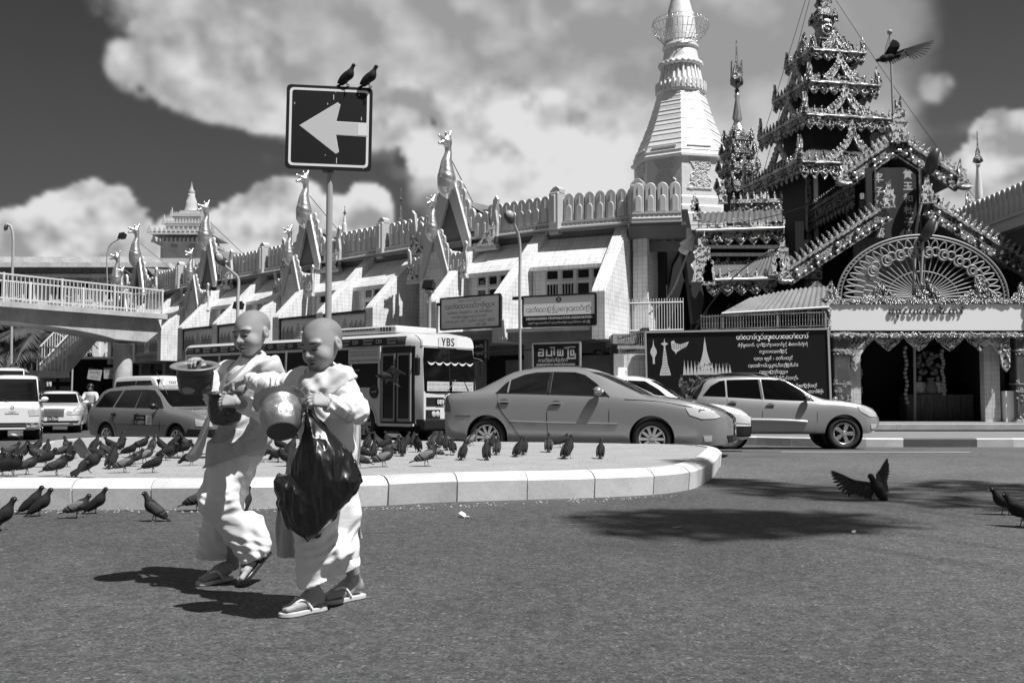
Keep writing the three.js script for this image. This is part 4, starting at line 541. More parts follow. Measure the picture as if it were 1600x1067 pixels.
{
  const d1 = 33, ap = W0(1404, 228, d1), l1 = W0(1320, 285, d1), r1 = W0(1500, 290, d1);
  barge(hall, ap, l1, 0.42, 3); barge(hall, ap, r1, 0.42, 4);
  const apexF = add('flame', flameGeo(1.5, 0.55), M.gilt, hall); apexF.position.copy(ap).add(V(0, 0.1, 0.12));
  add('gable_wall', ext([[ap.x, ap.y - 0.4], [l1.x + 0.3, l1.y - 0.3], [l1.x + 0.7, 4.2], [r1.x - 0.7, 4.2], [r1.x - 0.3, r1.y - 0.3]], 0.2).translate(0, 0, -d1 - 0.9), M.woodDark, hall);
  // roof planes running back from the upper gable
  for (const e of [l1, r1]) { const q = [ap.clone().add(V(0, 0.1, 0)), e.clone().add(V(0, 0.12, 0)), e.clone().add(V(e === l1 ? 0.6 : 0, 0.12, -9.5)), ap.clone().add(V(0.3, 0.1, -9.5))]; const g = quad(...(e === l1 ? q : [q[0], q[3], q[2], q[1]])); add('roof_slope', uvm(g), M.roof, hall); }
  const back = V(l1.x + 0.9, l1.y, -d1 - 9); { const m = add('eave', eaveRun(9.2, 0.75, 17), M.giltDull, hall); const x = V(0, 0, 1), y = V(0, 1, 0), z = V(-1, 0, 0); m.applyMatrix4(new THREE.Matrix4().makeBasis(x, y, z).setPosition((l1.x + back.x) / 2 - 0.1, l1.y - 0.1, -d1 - 4.7)); }
  for (const px of [1352, 1362, 1440]) add('gable_post', uvm(box(0.14, 3.0, 0.14, XD(px, 33.2), 8.2 - 1.9, -33.2)), px === 1362 ? M.frame : M.giltDull, hall);
  // lower gable
  const d2 = 32.2, la = W0(1388, 333, d2), lb = W0(1229, 436, d2), ra = W0(1448, 326, d2), rb = W0(1612, 427, d2);
  barge(hall, la, lb, 0.44, 7); barge(hall, ra, rb, 0.44, 8);
  for (const p of [la, ra]) { const f = add('flame', flameGeo(0.9, 0.4), M.gilt, hall); f.position.copy(p).add(V(0, 0.15, 0.1)); }
  add('roof_slope', uvm(quad(la.clone().add(V(0, 0.15, -0.1)), lb.clone().add(V(0, 0.15, -0.1)), lb.clone().add(V(0.3, 0.15, -3.5)), la.clone().add(V(0, 0.15, -3.5)))), M.roof, hall);
  add('roof_slope', uvm(quad(ra.clone().add(V(0, 0.15, -0.1)), ra.clone().add(V(0, 0.15, -3.5)), rb.clone().add(V(0, 0.15, -3.5)), rb.clone().add(V(0, 0.15, -0.1)))), M.roof, hall);
  // dark interior walls
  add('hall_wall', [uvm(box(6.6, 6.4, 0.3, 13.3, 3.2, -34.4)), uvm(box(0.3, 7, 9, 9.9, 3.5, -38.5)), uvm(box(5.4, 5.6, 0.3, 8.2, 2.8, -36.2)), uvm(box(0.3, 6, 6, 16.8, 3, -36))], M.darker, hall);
  add('bracket', [cyl(0.32, 0.3, 0.5, 12, XD(1273, 32.6), P(1273, 425, 32.6).y, -32.6), cyl(0.28, 0.36, 0.5, 12, XD(1273, 32.6), P(1273, 452, 32.6).y, -32.6), cyl(0.2, 0.2, 4.4, 12, XD(1273, 32.6), 2.2, -32.6)], M.giltDull, hall);
  add('soffit_board', uvm(quad(lb.clone().add(V(0.2, -0.25, -0.2)), la.clone().add(V(0, -0.3, -0.2)), la.clone().add(V(0, -0.3, -2)), lb.clone().add(V(0.2, -0.25, -2)))), M.woodDark, hall);
  // right-hand aisle roof
  add('roof_slope', uvm(quad(W0(1476, 352, 37), W0(1545, 352, 37), W0(1528, 331, 40), W0(1478, 331, 40))), M.roof, hall);
  eaveBetween(hall, W0(1478, 360, 36.8), W0(1548, 356, 36.8), 0.3, 31); { const f = add('horn', hornGeo(0.9), M.gilt, hall); f.position.copy(W0(1540, 352, 36.6)); const h = add('horn', hornGeo(0.9), M.gilt, hall); h.position.copy(W0(1512, 330, 39)); }
  add('roof_back', box(5, 1.2, 0.2, XD(1520, 41), P(1520, 350, 41).y - 0.4, -41), M.woodDark, hall);
}
// left aisle: three eaves one above the other, corrugated roofs and dark walls
{
  const g = thing('side_aisle', 'lower side aisle of corrugated roofs with carved eaves left of the shrine gables', 'shrine');
  eaveBetween(g, W0(1088, 362, 35), W0(1226, 356, 35), 0.55, 41); add('gilt_rail', rod(W0(1088, 360.5, 34.9), W0(1226, 356, 34.9), 0.06), M.giltSmooth, g);
  eaveBetween(g, W0(1142, 318, 37.5), W0(1222, 316, 37.5), 0.5, 42);
  eaveBetween(g, W0(1104, 440, 33), W0(1212, 437, 33), 0.5, 43); add('gilt_rail', rod(W0(1104, 438, 32.9), W0(1212, 435, 32.9), 0.06), M.giltSmooth, g);
  eaveBetween(g, W0(1028, 424, 36), W0(1058, 424, 36), 0.5, 44); eaveBetween(g, W0(1030, 462, 36), W0(1060, 450, 36), 0.4, 45);
  const roof = (a, b, c, d2, n = 'roof_slope') => { const N = 60, pos = [], idx = []; for (let i = 0; i <= N; i++) { const t = i / N, p = a.clone().lerp(b, t), q = d2.clone().lerp(c, t), y = 0.03 * Math.sin(i * Math.PI / 2); pos.push(p.x, p.y + y, p.z, q.x, q.y + y, q.z); } for (let i = 0; i < N; i++) { const k = i * 2; idx.push(k, k + 2, k + 1, k + 1, k + 2, k + 3); } const o = new THREE.BufferGeometry(); o.setAttribute('position', new THREE.Float32BufferAttribute(pos, 3)); o.setIndex(idx); o.computeVertexNormals(); return add(n, uvm(o), M.roof, g); };
  roof(W0(1128, 434, 33.1), W0(1245, 434, 33.1), W0(1232, 366, 36), W0(1180, 408, 35.5)); roof(W0(1092, 430, 33.2), W0(1130, 430, 33.2), W0(1178, 409, 35.5), W0(1095, 409, 35.5)); roof(W0(1090, 350, 35.2), W0(1224, 346, 35.2), W0(1222, 328, 37), W0(1096, 332, 37));
  const aw = thing('awning', 'curved corrugated iron awning above the black billboard', 'awning'); const N = 70, pos = [], idx = []; for (let i = 0; i <= N; i++) { const t = i / N, sag = 0.25 * Math.sin(t * 3.1), p = W0(lerp(1128, 1296, t), lerp(489, 479, t), 30.2), q = W0(lerp(1172, 1296, t), lerp(466, 447, t), 32); const y = 0.03 * Math.sin(i * Math.PI / 2); pos.push(p.x, p.y + y - sag * 0.2, p.z, q.x, q.y + y + sag * 0.3, q.z); } for (let i = 0; i < N; i++) { const k = i * 2; idx.push(k, k + 2, k + 1, k + 1, k + 2, k + 3); } const o = new THREE.BufferGeometry(); o.setAttribute('position', new THREE.Float32BufferAttribute(pos, 3)); o.setIndex(idx); o.computeVertexNormals(); add('sheet', uvm(o), mk(0.2, { r: 0.6, map: T.dirt }), aw); add('edge_bar', rod(W0(1128, 490, 30.15), W0(1296, 480, 30.15), 0.04), M.galv, aw); for (const px of [1130, 1215, 1290]) add('prop', rod(W0(px, 488, 30.2), V(XD(px, 30.2), 0, -30.2), 0.035), M.galv, aw);
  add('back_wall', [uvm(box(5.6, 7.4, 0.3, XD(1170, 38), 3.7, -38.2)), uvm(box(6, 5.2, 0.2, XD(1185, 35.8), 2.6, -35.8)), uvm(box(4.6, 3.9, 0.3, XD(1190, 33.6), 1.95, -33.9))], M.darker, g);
  add('beam', [uvm(box(3.6, 0.12, 0.14, XD(1155, 34.9), P(1155, 386, 34.9).y, -34.9)), uvm(box(3.6, 0.12, 0.14, XD(1155, 34.9), P(1155, 398, 34.9).y, -34.9))], M.wood, g);
  for (const px of [1112, 1150, 1204]) add('column', [cyl(0.22, 0.24, 3.6, 14, XD(px, 33.1), 1.8, -33.3), cyl(0.3, 0.24, 0.35, 14, XD(px, 33.1), 3.4, -33.3)], M.woodDark, g);
  // the steep dark gable seen edge-on at the left end
  add('edge_gable', [ext([[1062, 330], [1072, 330], [1098, 470], [1090, 505], [1082, 505]].map(([x, y]) => { const p = W0(x, y, 33.5); return [p.x, p.y]; }), 0.5, 0.03).translate(0, 0, -33.5), ext([[1052, 412], [1060, 395], [1066, 440], [1058, 470], [1040, 520], [1034, 520]].map(([x, y]) => { const p = W0(x, y, 35); return [p.x, p.y]; }), 0.4, 0.03).translate(0, 0, -35)], M.woodDark, g);
  for (const [px, py, h] of [[1098, 440, 2.0], [1108, 445, 1.2], [1090, 345, 0.8], [1224, 425, 1.4], [1214, 430, 1.0], [1086, 330, 0.7], [1130, 318, 0.8]]) { const f = add('flame', flameGeo(h * 0.8, h * 0.35), M.gilt, g); f.position.copy(W0(px, py, 32.8)); }
  add('tile_wall', uvm(box(0.8, 6, 0.2, XD(1040, 37.5), 3, -37.6)), M.plasterGrey, g);
}
// wooden plaque with carved Chinese characters
{
  const g = thing('wooden_plaque', 'dark wooden board with two columns of carved Chinese characters under the upper gable', 'plaque'); const d = 32.7, s = d / F, top = P(1397, 262, d), w = 88 * s, h = 112 * s;
  const t = canvas(352, 448, (x, W, H) => { for (let i = 0; i < 9; i++) { x.fillStyle = `rgb(${34 + (i * 37) % 14},${34 + (i * 37) % 14},${34 + (i * 37) % 14})`; x.fillRect(i * W / 9, 0, W / 9 - 2, H); } ['lv', 'zi', 'nv', 'zi2', 'zhu'].forEach((k, i) => han(x, k, 78, 62 + i * 88, 58, '#b8b8b8')); ['huang', 'yu', 'he', 'du', 'zi', 'zi2'].forEach((k, i) => han(x, k, 265, 40 + i * 76, 54, '#b8b8b8')); }, '#222');
  const o = group('plaque_board', g); o.position.set(top.x, top.y - h / 2, top.z); panelSign(o, w, h, t, 0.1, { edge: M.wood, r: 0.7 });
  add('plaque_border', [box(0.06, h * 0.96, 0.06, top.x - w * 0.34, top.y - h / 2, top.z + 0.02), box(0.06, h * 0.96, 0.06, top.x + w * 0.45, top.y - h / 2, top.z + 0.02), rod(V(top.x - w * 0.34, top.y - 0.1, top.z + 0.02), V(top.x, top.y + 0.45, top.z + 0.02), 0.03), rod(V(top.x + w * 0.45, top.y - 0.1, top.z + 0.02), V(top.x, top.y + 0.45, top.z + 0.02), 0.03)], M.giltDull, g);
  add('lower_planks', uvm(box(2.0, 2.6, 0.1, XD(1385, 32.9), P(1385, 420, 32.9).y, -32.95)), M.wood, g);
}
// entrance gate: columns, lintel with name board, filigree fringe, fan arch
{
  const d = 31, s = d / F, g = thing('entrance_gate', 'shrine entrance gate with white name board, mosaic columns and half-round fan arch', 'gate', [XD(1443, d), 0, -d]);
  const Y = (py) => P(1443, py, d).y, X = (px) => (px - 1443) * s, y0 = 0.02;
  const board = group('name_board', g); board.position.set(0, (Y(477) + Y(518)) / 2, 0.42);
  const bt = canvas(1024, 144, (x, W, H) => { x.fillStyle = '#e4e4e4'; x.fillRect(0, 0, W, H); }, '#ddd'); panelSign(board, 302 * s, 41 * s, bt, 0.3, { edge: M.giltDull });
  // raised letters standing on the board
  { const t = 'ဆူးလေစေတီတော်', sz = 0.155; let cx = X(1383), chars = [...t]; for (let i = 1; i < chars.length; i++) if (chars[i] === 'ေ') { chars.splice(i, 1); chars.splice(i - 1, 0, 'ေ'); }
    const dark = mk(0.07, { r: 0.4, m: 0.3 }); let buf = [], x0 = cx, letters = []; const wTot = burWidth(t), k = (X(1512) - X(1383)) / (wTot * sz + 1.0); for (const c of chars) { const q = BUR[c]; if (q[0] > 0) { letters.push([]); } const L = letters.at(-1); for (const st of q[1]) { if (st[0] === 'a') { const n = 10, pts = []; for (let i = 0; i <= n; i++) { const a = lerp(st[4], st[5], i / n) * Math.PI / 180; pts.push(V(x0 + (st[1] + Math.cos(a) * st[3]) * sz * k, Y(493) + (st[2] + Math.sin(a) * st[3]) * sz, 0.47)); } L.push(new THREE.TubeGeometry(new THREE.CatmullRomCurve3(pts), 14, 0.026, 5)); } else { const pts = []; for (let i = 1; i < st.length; i += 2) pts.push(V(x0 + st[i] * sz * k, Y(493) + st[i + 1] * sz, 0.47)); for (let i = 0; i < pts.length - 1; i++) L.push(rod(pts[i], pts[i + 1], 0.026, 0.026, 5)); } } if (q[0] > 0) x0 += (q[0] * sz + 0.09) * k; } for (const l of letters) add('letter', l, dark, g); }
  // gilt frame round the board
  for (const [y, h] of [[470, 7], [522, 6]]) { const n = 120, R = rng(y); const m = [box(310 * s, h * s, 0.5, 0, Y(y + h / 2), 0.2)]; for (let k = 0; k < n * 3; k++) m.push(tr(bossB, (R() - 0.5) * 308 * s, Y(y + h * R()), 0.45, 0, 0, 0, 0.03 + 0.03 * R())); add('lintel_rail', m, M.gilt, g); }
  for (const e of [-1, 1]) { const R = rng(5), m = [box(5 * s, 56 * s, 0.5, e * 153 * s, Y(496), 0.2)]; for (let k = 0; k < 50; k++) m.push(tr(bossB, e * 153 * s + (R() - 0.5) * 0.08, Y(470 + R() * 50), 0.46, 0, 0, 0, 0.03 + 0.03 * R())); add('lintel_stile', m, M.gilt, g); }
  add('lintel_roof', box(312 * s, 0.06, 1.6, 0, Y(469), -0.6), M.plasterGrey, g); add('lintel_back', box(305 * s, 50 * s, 0.1, 0, Y(496), -1.2), M.dark, g);
  // crests on the lintel
  for (const [px, h, w] of [[1372, 28, 60], [1447, 34, 54], [1530, 32, 66], [1297, 26, 26], [1592, 24, 30]]) { const R = rng(px), m = [], H = h * s, Wd = w * s; m.push(ext([[-Wd / 2, 0], [Wd / 2, 0], [Wd * 0.28, H * 0.35], [Wd * 0.12, H * 0.55], [0, H], [-Wd * 0.12, H * 0.55], [-Wd * 0.28, H * 0.35]], 0.06, 0.01)); for (let k = 0; k < 70; k++) { const u = (R() - 0.5) * 2, hh = H * (1 - Math.abs(u)) * 0.95; m.push(tr(bossB, u * Wd / 2, R() * hh, 0.05, 0, 0, 0, 0.03 + 0.05 * R())); } m.push(tr(flameGeo(H * 0.5, 0.16), 0, H * 0.6, 0)); const o = add('crest', m, M.gilt, g); o.position.set(X(px), Y(470), 0.3); }
  // scalloped fringe and brackets under the lintel
  { const m = [], R = rng(77); for (let q = 0; q < 4; q++) { const xa = X(1360 + q * 47.5), xb = X(1360 + (q + 1) * 47.5), w = xb - xa, pts = [[xa, 0]]; for (let i = 0; i <= 8; i++) { const u = i / 8, v = Math.abs(u - 0.5) * 2; pts.push([xa + u * w, -(0.08 + 0.44 * Math.pow(v < 1 ? 1 - v : 0, 0.8))]); } pts.push([xb, 0]); m.push(ext(pts, 0.08, 0.01)); for (let k = 0; k < 60; k++) { const u = R(), v = 1 - Math.abs(u - 0.5) * 2; m.push(tr(bossB, xa + u * w, -R() * (0.05 + 0.4 * v), 0.05, 0, 0, 0, 0.02 + 0.035 * R())); } } const o = add('fringe', m, M.gilt, g); o.position.set(0, Y(523), 0.3);
    for (const e of [-1, 1]) { const b = [ext([[0, 0], [1.0, 0], [0.75, -0.12], [0.5, -0.35], [0.3, -0.62], [0.24, -1.0], [0.1, -1.15], [0, -1.0]].map(([x, y]) => [x * -e, y]), 0.1, 0.01)]; for (let k = 0; k < 120; k++) { const u = R(), v = R(); b.push(tr(bossB, -e * u * (1 - v * 0.75) * 0.85, -v * 0.95 * (1 - u * 0.6), 0.06, 0, 0, 0, 0.02 + 0.03 * R())); } const o2 = add('bracket', b, M.gilt, g); o2.position.set(e * 118 * s + (e > 0 ? 10 * s : 0), Y(523), 0.3); } }
  // mosaic columns and tiled jambs
  for (const [px, pw] of [[1311, 27], [1592, 24]]) { const c = group('column', g); c.position.set(X(px), 0, 0.1); const w = pw * s, H = Y(523); add('shaft', uvm(rbox(w, H, w, 0.06, 0, H / 2, 0)), mk(0.06, { r: 0.15, map: null, bumpMap: T.gilt, bumpScale: 0.008, clearcoat: 1 }), c); for (const [y, h] of [[522, 12], [548, 8], [600, 34], [655, 14]]) { const R = rng(y), m = []; for (let k = 0; k < 40; k++) m.push(tr(bossB, (R() - 0.5) * w, Y(y + h * (R() - 0.2)), w / 2, 0, 0, 0, 0.02 + 0.03 * R())); add('band', m.concat([box(w * 1.06, 0.05, w * 1.06, 0, Y(y), 0)]), M.gilt, c); } add('plinth', uvm(box(w * 1.3, 0.25, w * 1.3, 0, 0.12, 0)), M.plasterGrey, c); }
  const jt = mk(0.55, { r: 0.4, map: T.tile }); add('jamb', uvm(box(20 * s, Y(540), 0.3, X(1336), Y(540) / 2, -0.2)), jt, g); add('jamb', uvm(box(24 * s, Y(530), 0.3, X(1552), Y(530) / 2, -0.2)), jt, g); add('jamb', uvm(box(0.3, 1.2, 0.3, X(1575), 0.55, 0)), M.white, g);
  add('step', [uvm(rbox(300 * s, 0.2, 0.9, 0.03, 0, 0.06, 0.6)), uvm(box(300 * s, 0.1, 6, 0, 0.14, -2.4))], M.plasterGrey, g);
  // inside: dark room with faint garlands and a shelf
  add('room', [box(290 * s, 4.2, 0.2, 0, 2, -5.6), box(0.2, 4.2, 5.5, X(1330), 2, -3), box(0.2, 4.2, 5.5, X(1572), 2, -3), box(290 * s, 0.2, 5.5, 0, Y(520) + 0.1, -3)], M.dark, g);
  for (const [px, py, h] of [[1365, 560, 1.6], [1440, 540, 1.9], [1500, 545, 1.5], [1520, 600, 0.8]]) add('garland', Array.from({ length: 14 }, (_, k) => ball(0.07, X(px) + 0.03 * Math.sin(k * 5), Y(py) - k * h / 14, -1.2 - (px % 3) * 0.4, 6, 5)), mk(0.25, { r: 0.8 }), g);
  add('flower_vase', [lathe([[0, 0], [0.18, 0], [0.22, 0.25], [0.1, 0.5], [0.14, 0.6]], 12).translate(X(1497), 1.0, -2), ...Array.from({ length: 40 }, (_, k) => { const R = rng(k); return ball(0.08, X(1497) + (R() - 0.5) * 0.9, 1.75 + R() * 0.7, -2 + (R() - 0.5) * 0.5, 5, 4); })], mk(0.2, { r: 0.8 }), g); add('counter', box(2.2, 0.9, 0.6, X(1505), 0.6, -2), M.wood, g);
  // fan arch of bent metal
  const a = group('fan_arch', g); a.position.set(0, Y(466), 0.1); const archMat = mk(0.3, { r: 0.5, m: 0.4 }); const rx = 134 * s, ry = 99 * s; const el = (k, t, z = 0) => V(-Math.cos(t) * rx * k, Math.sin(t) * ry * k, z); const pts = (k, t0 = 0, t1 = Math.PI, n = 40) => Array.from({ length: n + 1 }, (_, i) => el(k, lerp(t0, t1, i / n)));
  add('rim', [tube(pts(1), 0.034, 60, 6), tube(pts(0.955), 0.025, 60, 5), ...Array.from({ length: 50 }, (_, i) => rod(el(1, i / 50 * Math.PI), el(0.955, (i + 0.5) / 50 * Math.PI), 0.014, 0.014, 4))], archMat, a);
  add('inner_ring', [tube(pts(0.70), 0.024, 60, 5), tube(pts(0.42), 0.02, 40, 5)], archMat, a);
  for (let i = 0; i <= 25; i++) { const t = (i + 0.5) / 26 * Math.PI; add('ray', rod(el(0.1, t), el(0.70, t), 0.022, 0.022, 5), archMat, a); if (i < 26) { const t0 = i / 26 * Math.PI, t1 = (i + 1) / 26 * Math.PI, q = []; for (let j = 0; j <= 10; j++) { const u = j / 10; q.push(el(0.70 + 0.23 * Math.pow(Math.sin(u * Math.PI), 0.55), lerp(t0, t1, u))); } add('petal_loop', tube(q, 0.024, 16, 5), archMat, a); } }
  for (const t of [0.62, 0.95, 1.2, 1.42, 1.66, 1.92, 2.2, 2.5, 2.75]) add('scroll', [tr(new THREE.TorusGeometry(0.16, 0.035, 5, 14), ...el(0.72, t, 0.05).toArray()), tr(new THREE.TorusGeometry(0.09, 0.03, 5, 12), ...el(0.72, t + 0.02, 0.06).toArray()), tr(new THREE.TorusGeometry(0.13, 0.035, 5, 14), ...el(0.745, t + 0.12, 0.05).toArray())], archMat, a);
  { const f = a; const R = ['C', 'U', 'S', 'E', 'A', 'D', 'A']; }
}
// two women inside the entrance
function standing(label, x, z, h, shade, seed) { const g = thing('person', label, 'person', [x, 0.19, z], 0.3 * seed); const k = h / 1.6; const v = (a, b, c) => V(a * k, b * k, c * k);
  const body = (p) => { let d = sdCap(p, v(0, 1.0, 0), v(0, 1.28, 0), 0.12 * k, 0.13 * k); d = smin(d, sdCap(p, v(-0.15, 1.3, 0), v(0.15, 1.3, 0), 0.06 * k, 0.06 * k), 0.06); d = smin(d, sdCap(p, v(0, 1.3, 0), v(0, 1.42, 0), 0.05 * k, 0.045 * k), 0.03); d = smin(d, sdEll(p, v(0, 1.5, 0.01), v(0.075, 0.1, 0.09)), 0.02); for (const s of [-1, 1]) { d = smin(d, sdCap(p, v(0.18 * s, 1.3, 0), v(0.22 * s, 1.04, 0.02), 0.045 * k, 0.038 * k), 0.03); d = smin(d, sdCap(p, v(0.22 * s, 1.04, 0.02), v(0.17 * s, 0.84, 0.1), 0.036 * k, 0.03 * k), 0.02); d = Math.min(d, sdCap(p, v(0.08 * s, 0.5, 0), v(0.08 * s, 0.05, 0), 0.05 * k, 0.035 * k)); d = Math.min(d, sdCap(p, v(0.08 * s, 0.03, -0.03), v(0.085 * s, 0.02, 0.13), 0.03 * k, 0.025 * k)); } return d; };
  add('body', nets(body, v(-0.35, -0.03, -0.25), v(0.35, 1.65, 0.25), 0.022), mk(0.25, { r: 0.7 }), g); const skirt = (p) => smin(sdCap(p, v(0, 0.98, 0), v(0, 0.2, 0), 0.135 * k, 0.17 * k), 9, 0.01); add('longyi', nets((p) => Math.max(skirt(p), 0.12 * k - p.y), v(-0.25, 0.1, -0.25), v(0.25, 1.15, 0.25), 0.025), mk(shade, { r: 0.8, map: T.concrete }), g); add('blouse', nets((p) => Math.max(body(p) - 0.018, 0.93 * k - p.y, p.y - 1.36 * k), v(-0.32, 0.9, -0.2), v(0.32, 1.4, 0.2), 0.022), mk(0.5, { r: 0.8 }), g); add('hair', nets((p) => Math.max(sdEll(p, v(0, 1.53, -0.02), v(0.085, 0.1, 0.095)), p.z - 0.03), v(-0.12, 1.4, -0.15), v(0.12, 1.66, 0.1), 0.015), M.black, g); }
standing('woman in a pale blouse standing in the dark shrine doorway, left of the pair', XD(1437, 33), -33, 1.5, 0.12, 1); standing('woman in a patterned skirt standing in the dark shrine doorway, right of the pair', XD(1466, 33), -33, 1.5, 0.2, -1);
// billboard with print
{
  const d = 29.6, a = P(1011, 521, d), b = P(1294, 514, d), w = b.x - a.x, h = 3.05, g = thing('billboard', 'long black billboard with white lettering in front of the railings', 'billboard', [(a.x + b.x) / 2, (a.y + b.y) / 2 - h / 2, -d], 0.0); g.rotation.z = 0.018;
  const t = canvas(1400, 790, (x, W, H) => {
    const S = W / w; const wht = '#d8d8d8'; const pole = (cx, y0, y1, pr) => { x.fillStyle = '#b9b9b9'; x.beginPath(); for (const [r, u] of pr) x.lineTo(cx - r, lerp(y0, y1, u)); for (const [r, u] of [...pr].reverse()) x.lineTo(cx + r, lerp(y0, y1, u)); x.fill(); };
    pole(54, 50, 240, [[1, 0], [4, .2], [9, .3], [22, .42], [26, .55], [12, .7], [8, .75], [8, 1]]); pole(140, 45, 330, [[1, 0], [5, .1], [30, .14], [6, .2], [8, .3], [16, .5], [22, .7], [34, .85], [44, 1]]); for (let k = 0; k < 9; k++) { x.fillStyle = '#444'; x.fillRect(120 - k, 150 + k * 20, 40 + 2 * k, 4); }
    x.fillStyle = '#c0c0c0'; x.beginPath(); [[190, 70], [215, 60], [222, 80], [260, 92], [330, 72], [310, 110], [270, 130], [236, 150], [226, 168], [218, 150], [196, 130]].forEach(([a, b], i) => (i ? x.lineTo : x.moveTo).call(x, a, b)); x.fill(); for (let k = 0; k < 8; k++) { x.fillStyle = '#333'; x.fillRect(204 + k * 14, 84, 4, 46); }
    pole(452, 40, 330, [[1, 0], [4, .1], [9, .2], [14, .35], [24, .5], [34, .62], [50, .74], [60, .85], [75, 1]]);
    const R = rng(12); for (let k = 0; k < 420; k++) { const u = R(), v = Math.pow(R(), 0.8), px = lerp(250, 640, u), top = 250 + 110 * Math.abs(u - 0.35) * (u < 0.35 ? 1.2 : -0.2), py = lerp(top, 560, v); const gv = 50 + 190 * R() * R() | 0; x.fillStyle = `rgba(${gv},${gv},${gv},0.7)`; x.beginPath(); x.ellipse(px, py, 4 + R() * 13, 3 + R() * 9, R() * 3, 0, 7); x.fill(); } for (let k = 0; k < 14; k++) pole(290 + k * 27, 215 + (k * 53) % 50, 330, [[1, 0], [3, .3], [8, .6], [13, 1]]); x.clearRect(0, 0, 0, 0);
    bur(x, 'ဆံတော်ရှင်ဆူးလေစေတီတော်', 980, 62, 27, '#f4f4f4', .2, 560); bur(x, 'စိန်ဖူးတော်၊ ငှက်မြတ်နားတော်နှင့် ထီးတော်တို့ကို', 980, 118, 17, wht, .2, 540); bur(x, 'ရွှေသားအစစ်ဖြင့်', 980, 170, 17, wht, .2, 240); bur(x, '၂၀၂၀ ခုနှစ် : မတ်လတွင်', 980, 224, 18, wht, .2, 300); bur(x, 'အသစ်ကပ်လှူပူဇော်မည်ဖြစ်ပါ၍', 980, 278, 18, wht, .2, 390); bur(x, 'အများပြည်သူများ', 980, 328, 18, wht, .2, 220); bur(x, 'ပါဝင်လှူဒါန်းနိုင်ပါသည်။', 1010, 378, 18, wht, .2, 320); bur(x, 'ဂေါပကအဖွဲ့ သတင်းထုတ်ပြန်သည်', 1120, 440, 18, wht, .2, 380); bur(x, 'ဆူးလေစေတီတော် ဘဏ္ဍာတော်ထိန်း', 1150, 486, 18, wht, .2, 420);
  }, '#060606');
  panelSign(g, w, h, t, 0.08, { r: 0.4 }); add('frame', [box(w + 0.08, 0.05, 0.1, 0, h / 2 + 0.02, 0), box(0.06, h, 0.1, w / 2 + 0.03, 0, 0), box(0.05, h, 0.1, -w / 2 - 0.02, 0, 0), box(w, 0.05, 0.1, 0, -h / 2, 0)], M.galv, g); for (const k of [-0.42, 0, 0.42]) add('leg', box(0.08, 1, 0.08, k * w, -h / 2 - 0.4, -0.08), M.galv, g);
}
// railings above the billboard and the low tiled wall beside it
function railing(label, a, b, h, n, mat, top = 2, group2) { const g = thing('railing', label, 'railing', [0, 0, 0], 0, group2); for (const k of [0, 1]) add('rail', rod(a.clone().setY(a.y + (k ? h * 0.88 : h * 0.12)), b.clone().setY(b.y + (k ? h * 0.88 : h * 0.12)), 0.025), mat, g); for (let i = 0; i <= n; i++) { const p = a.clone().lerp(b, i / n); add('bar', cyl(0.014, 0.014, h, 5, p.x, p.y + h / 2, p.z), mat, g); } return g; }
railing('dark spiked railing standing above the black billboard', P(1096, 519, 29.9), P(1290, 512, 29.9), 0.52, 44, M.giltDull);
railing('white railing on the terrace at the end of the shop building', P(984, 524, 30.6), P(1068, 522, 30.6), 1.12, 20, M.fence);
railing('dark bent railing over the low tiled wall left of the billboard', P(966, 556, 29.9), P(1010, 545, 29.9), 0.6, 12, M.giltDull);
{ const g = thing('low_wall', 'low white tiled wall left of the black billboard', 'wall', [XD(990, 29.9), 0, -29.9]); add('wall_face', uvm(box(1.0, 2.45, 0.2, 0.05, 1.2, -0.1)), M.wall, g); add('coping', uvm(box(1.05, 0.1, 0.3, 0.05, 2.45, -0.1)), M.plasterGrey, g); add('side_post', uvm(box(0.3, 2.3, 0.3, -0.45, 1.1, 0)), M.plasterGrey, g); add('return_wall', uvm(box(0.2, 3.1, 3, 0.4, 1.5, -1.6)), M.dark, g);
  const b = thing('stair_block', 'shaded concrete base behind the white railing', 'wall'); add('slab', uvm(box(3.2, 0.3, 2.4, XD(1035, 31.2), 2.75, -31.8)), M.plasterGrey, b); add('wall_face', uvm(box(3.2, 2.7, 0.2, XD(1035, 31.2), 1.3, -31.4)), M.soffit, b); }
// petal parapet of the ring on the far right, in shade
{
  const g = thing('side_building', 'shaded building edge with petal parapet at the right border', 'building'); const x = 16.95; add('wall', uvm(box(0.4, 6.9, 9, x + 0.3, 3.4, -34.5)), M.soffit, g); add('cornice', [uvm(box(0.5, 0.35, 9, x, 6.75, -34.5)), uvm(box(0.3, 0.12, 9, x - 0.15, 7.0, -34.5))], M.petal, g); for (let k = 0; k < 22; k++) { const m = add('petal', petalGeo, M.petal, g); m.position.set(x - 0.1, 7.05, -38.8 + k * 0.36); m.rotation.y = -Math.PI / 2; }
  add('drain_pipe', cyl(0.05, 0.05, 6, 8, x - 0.2, 3.5, -33.8), M.pole, g);
}

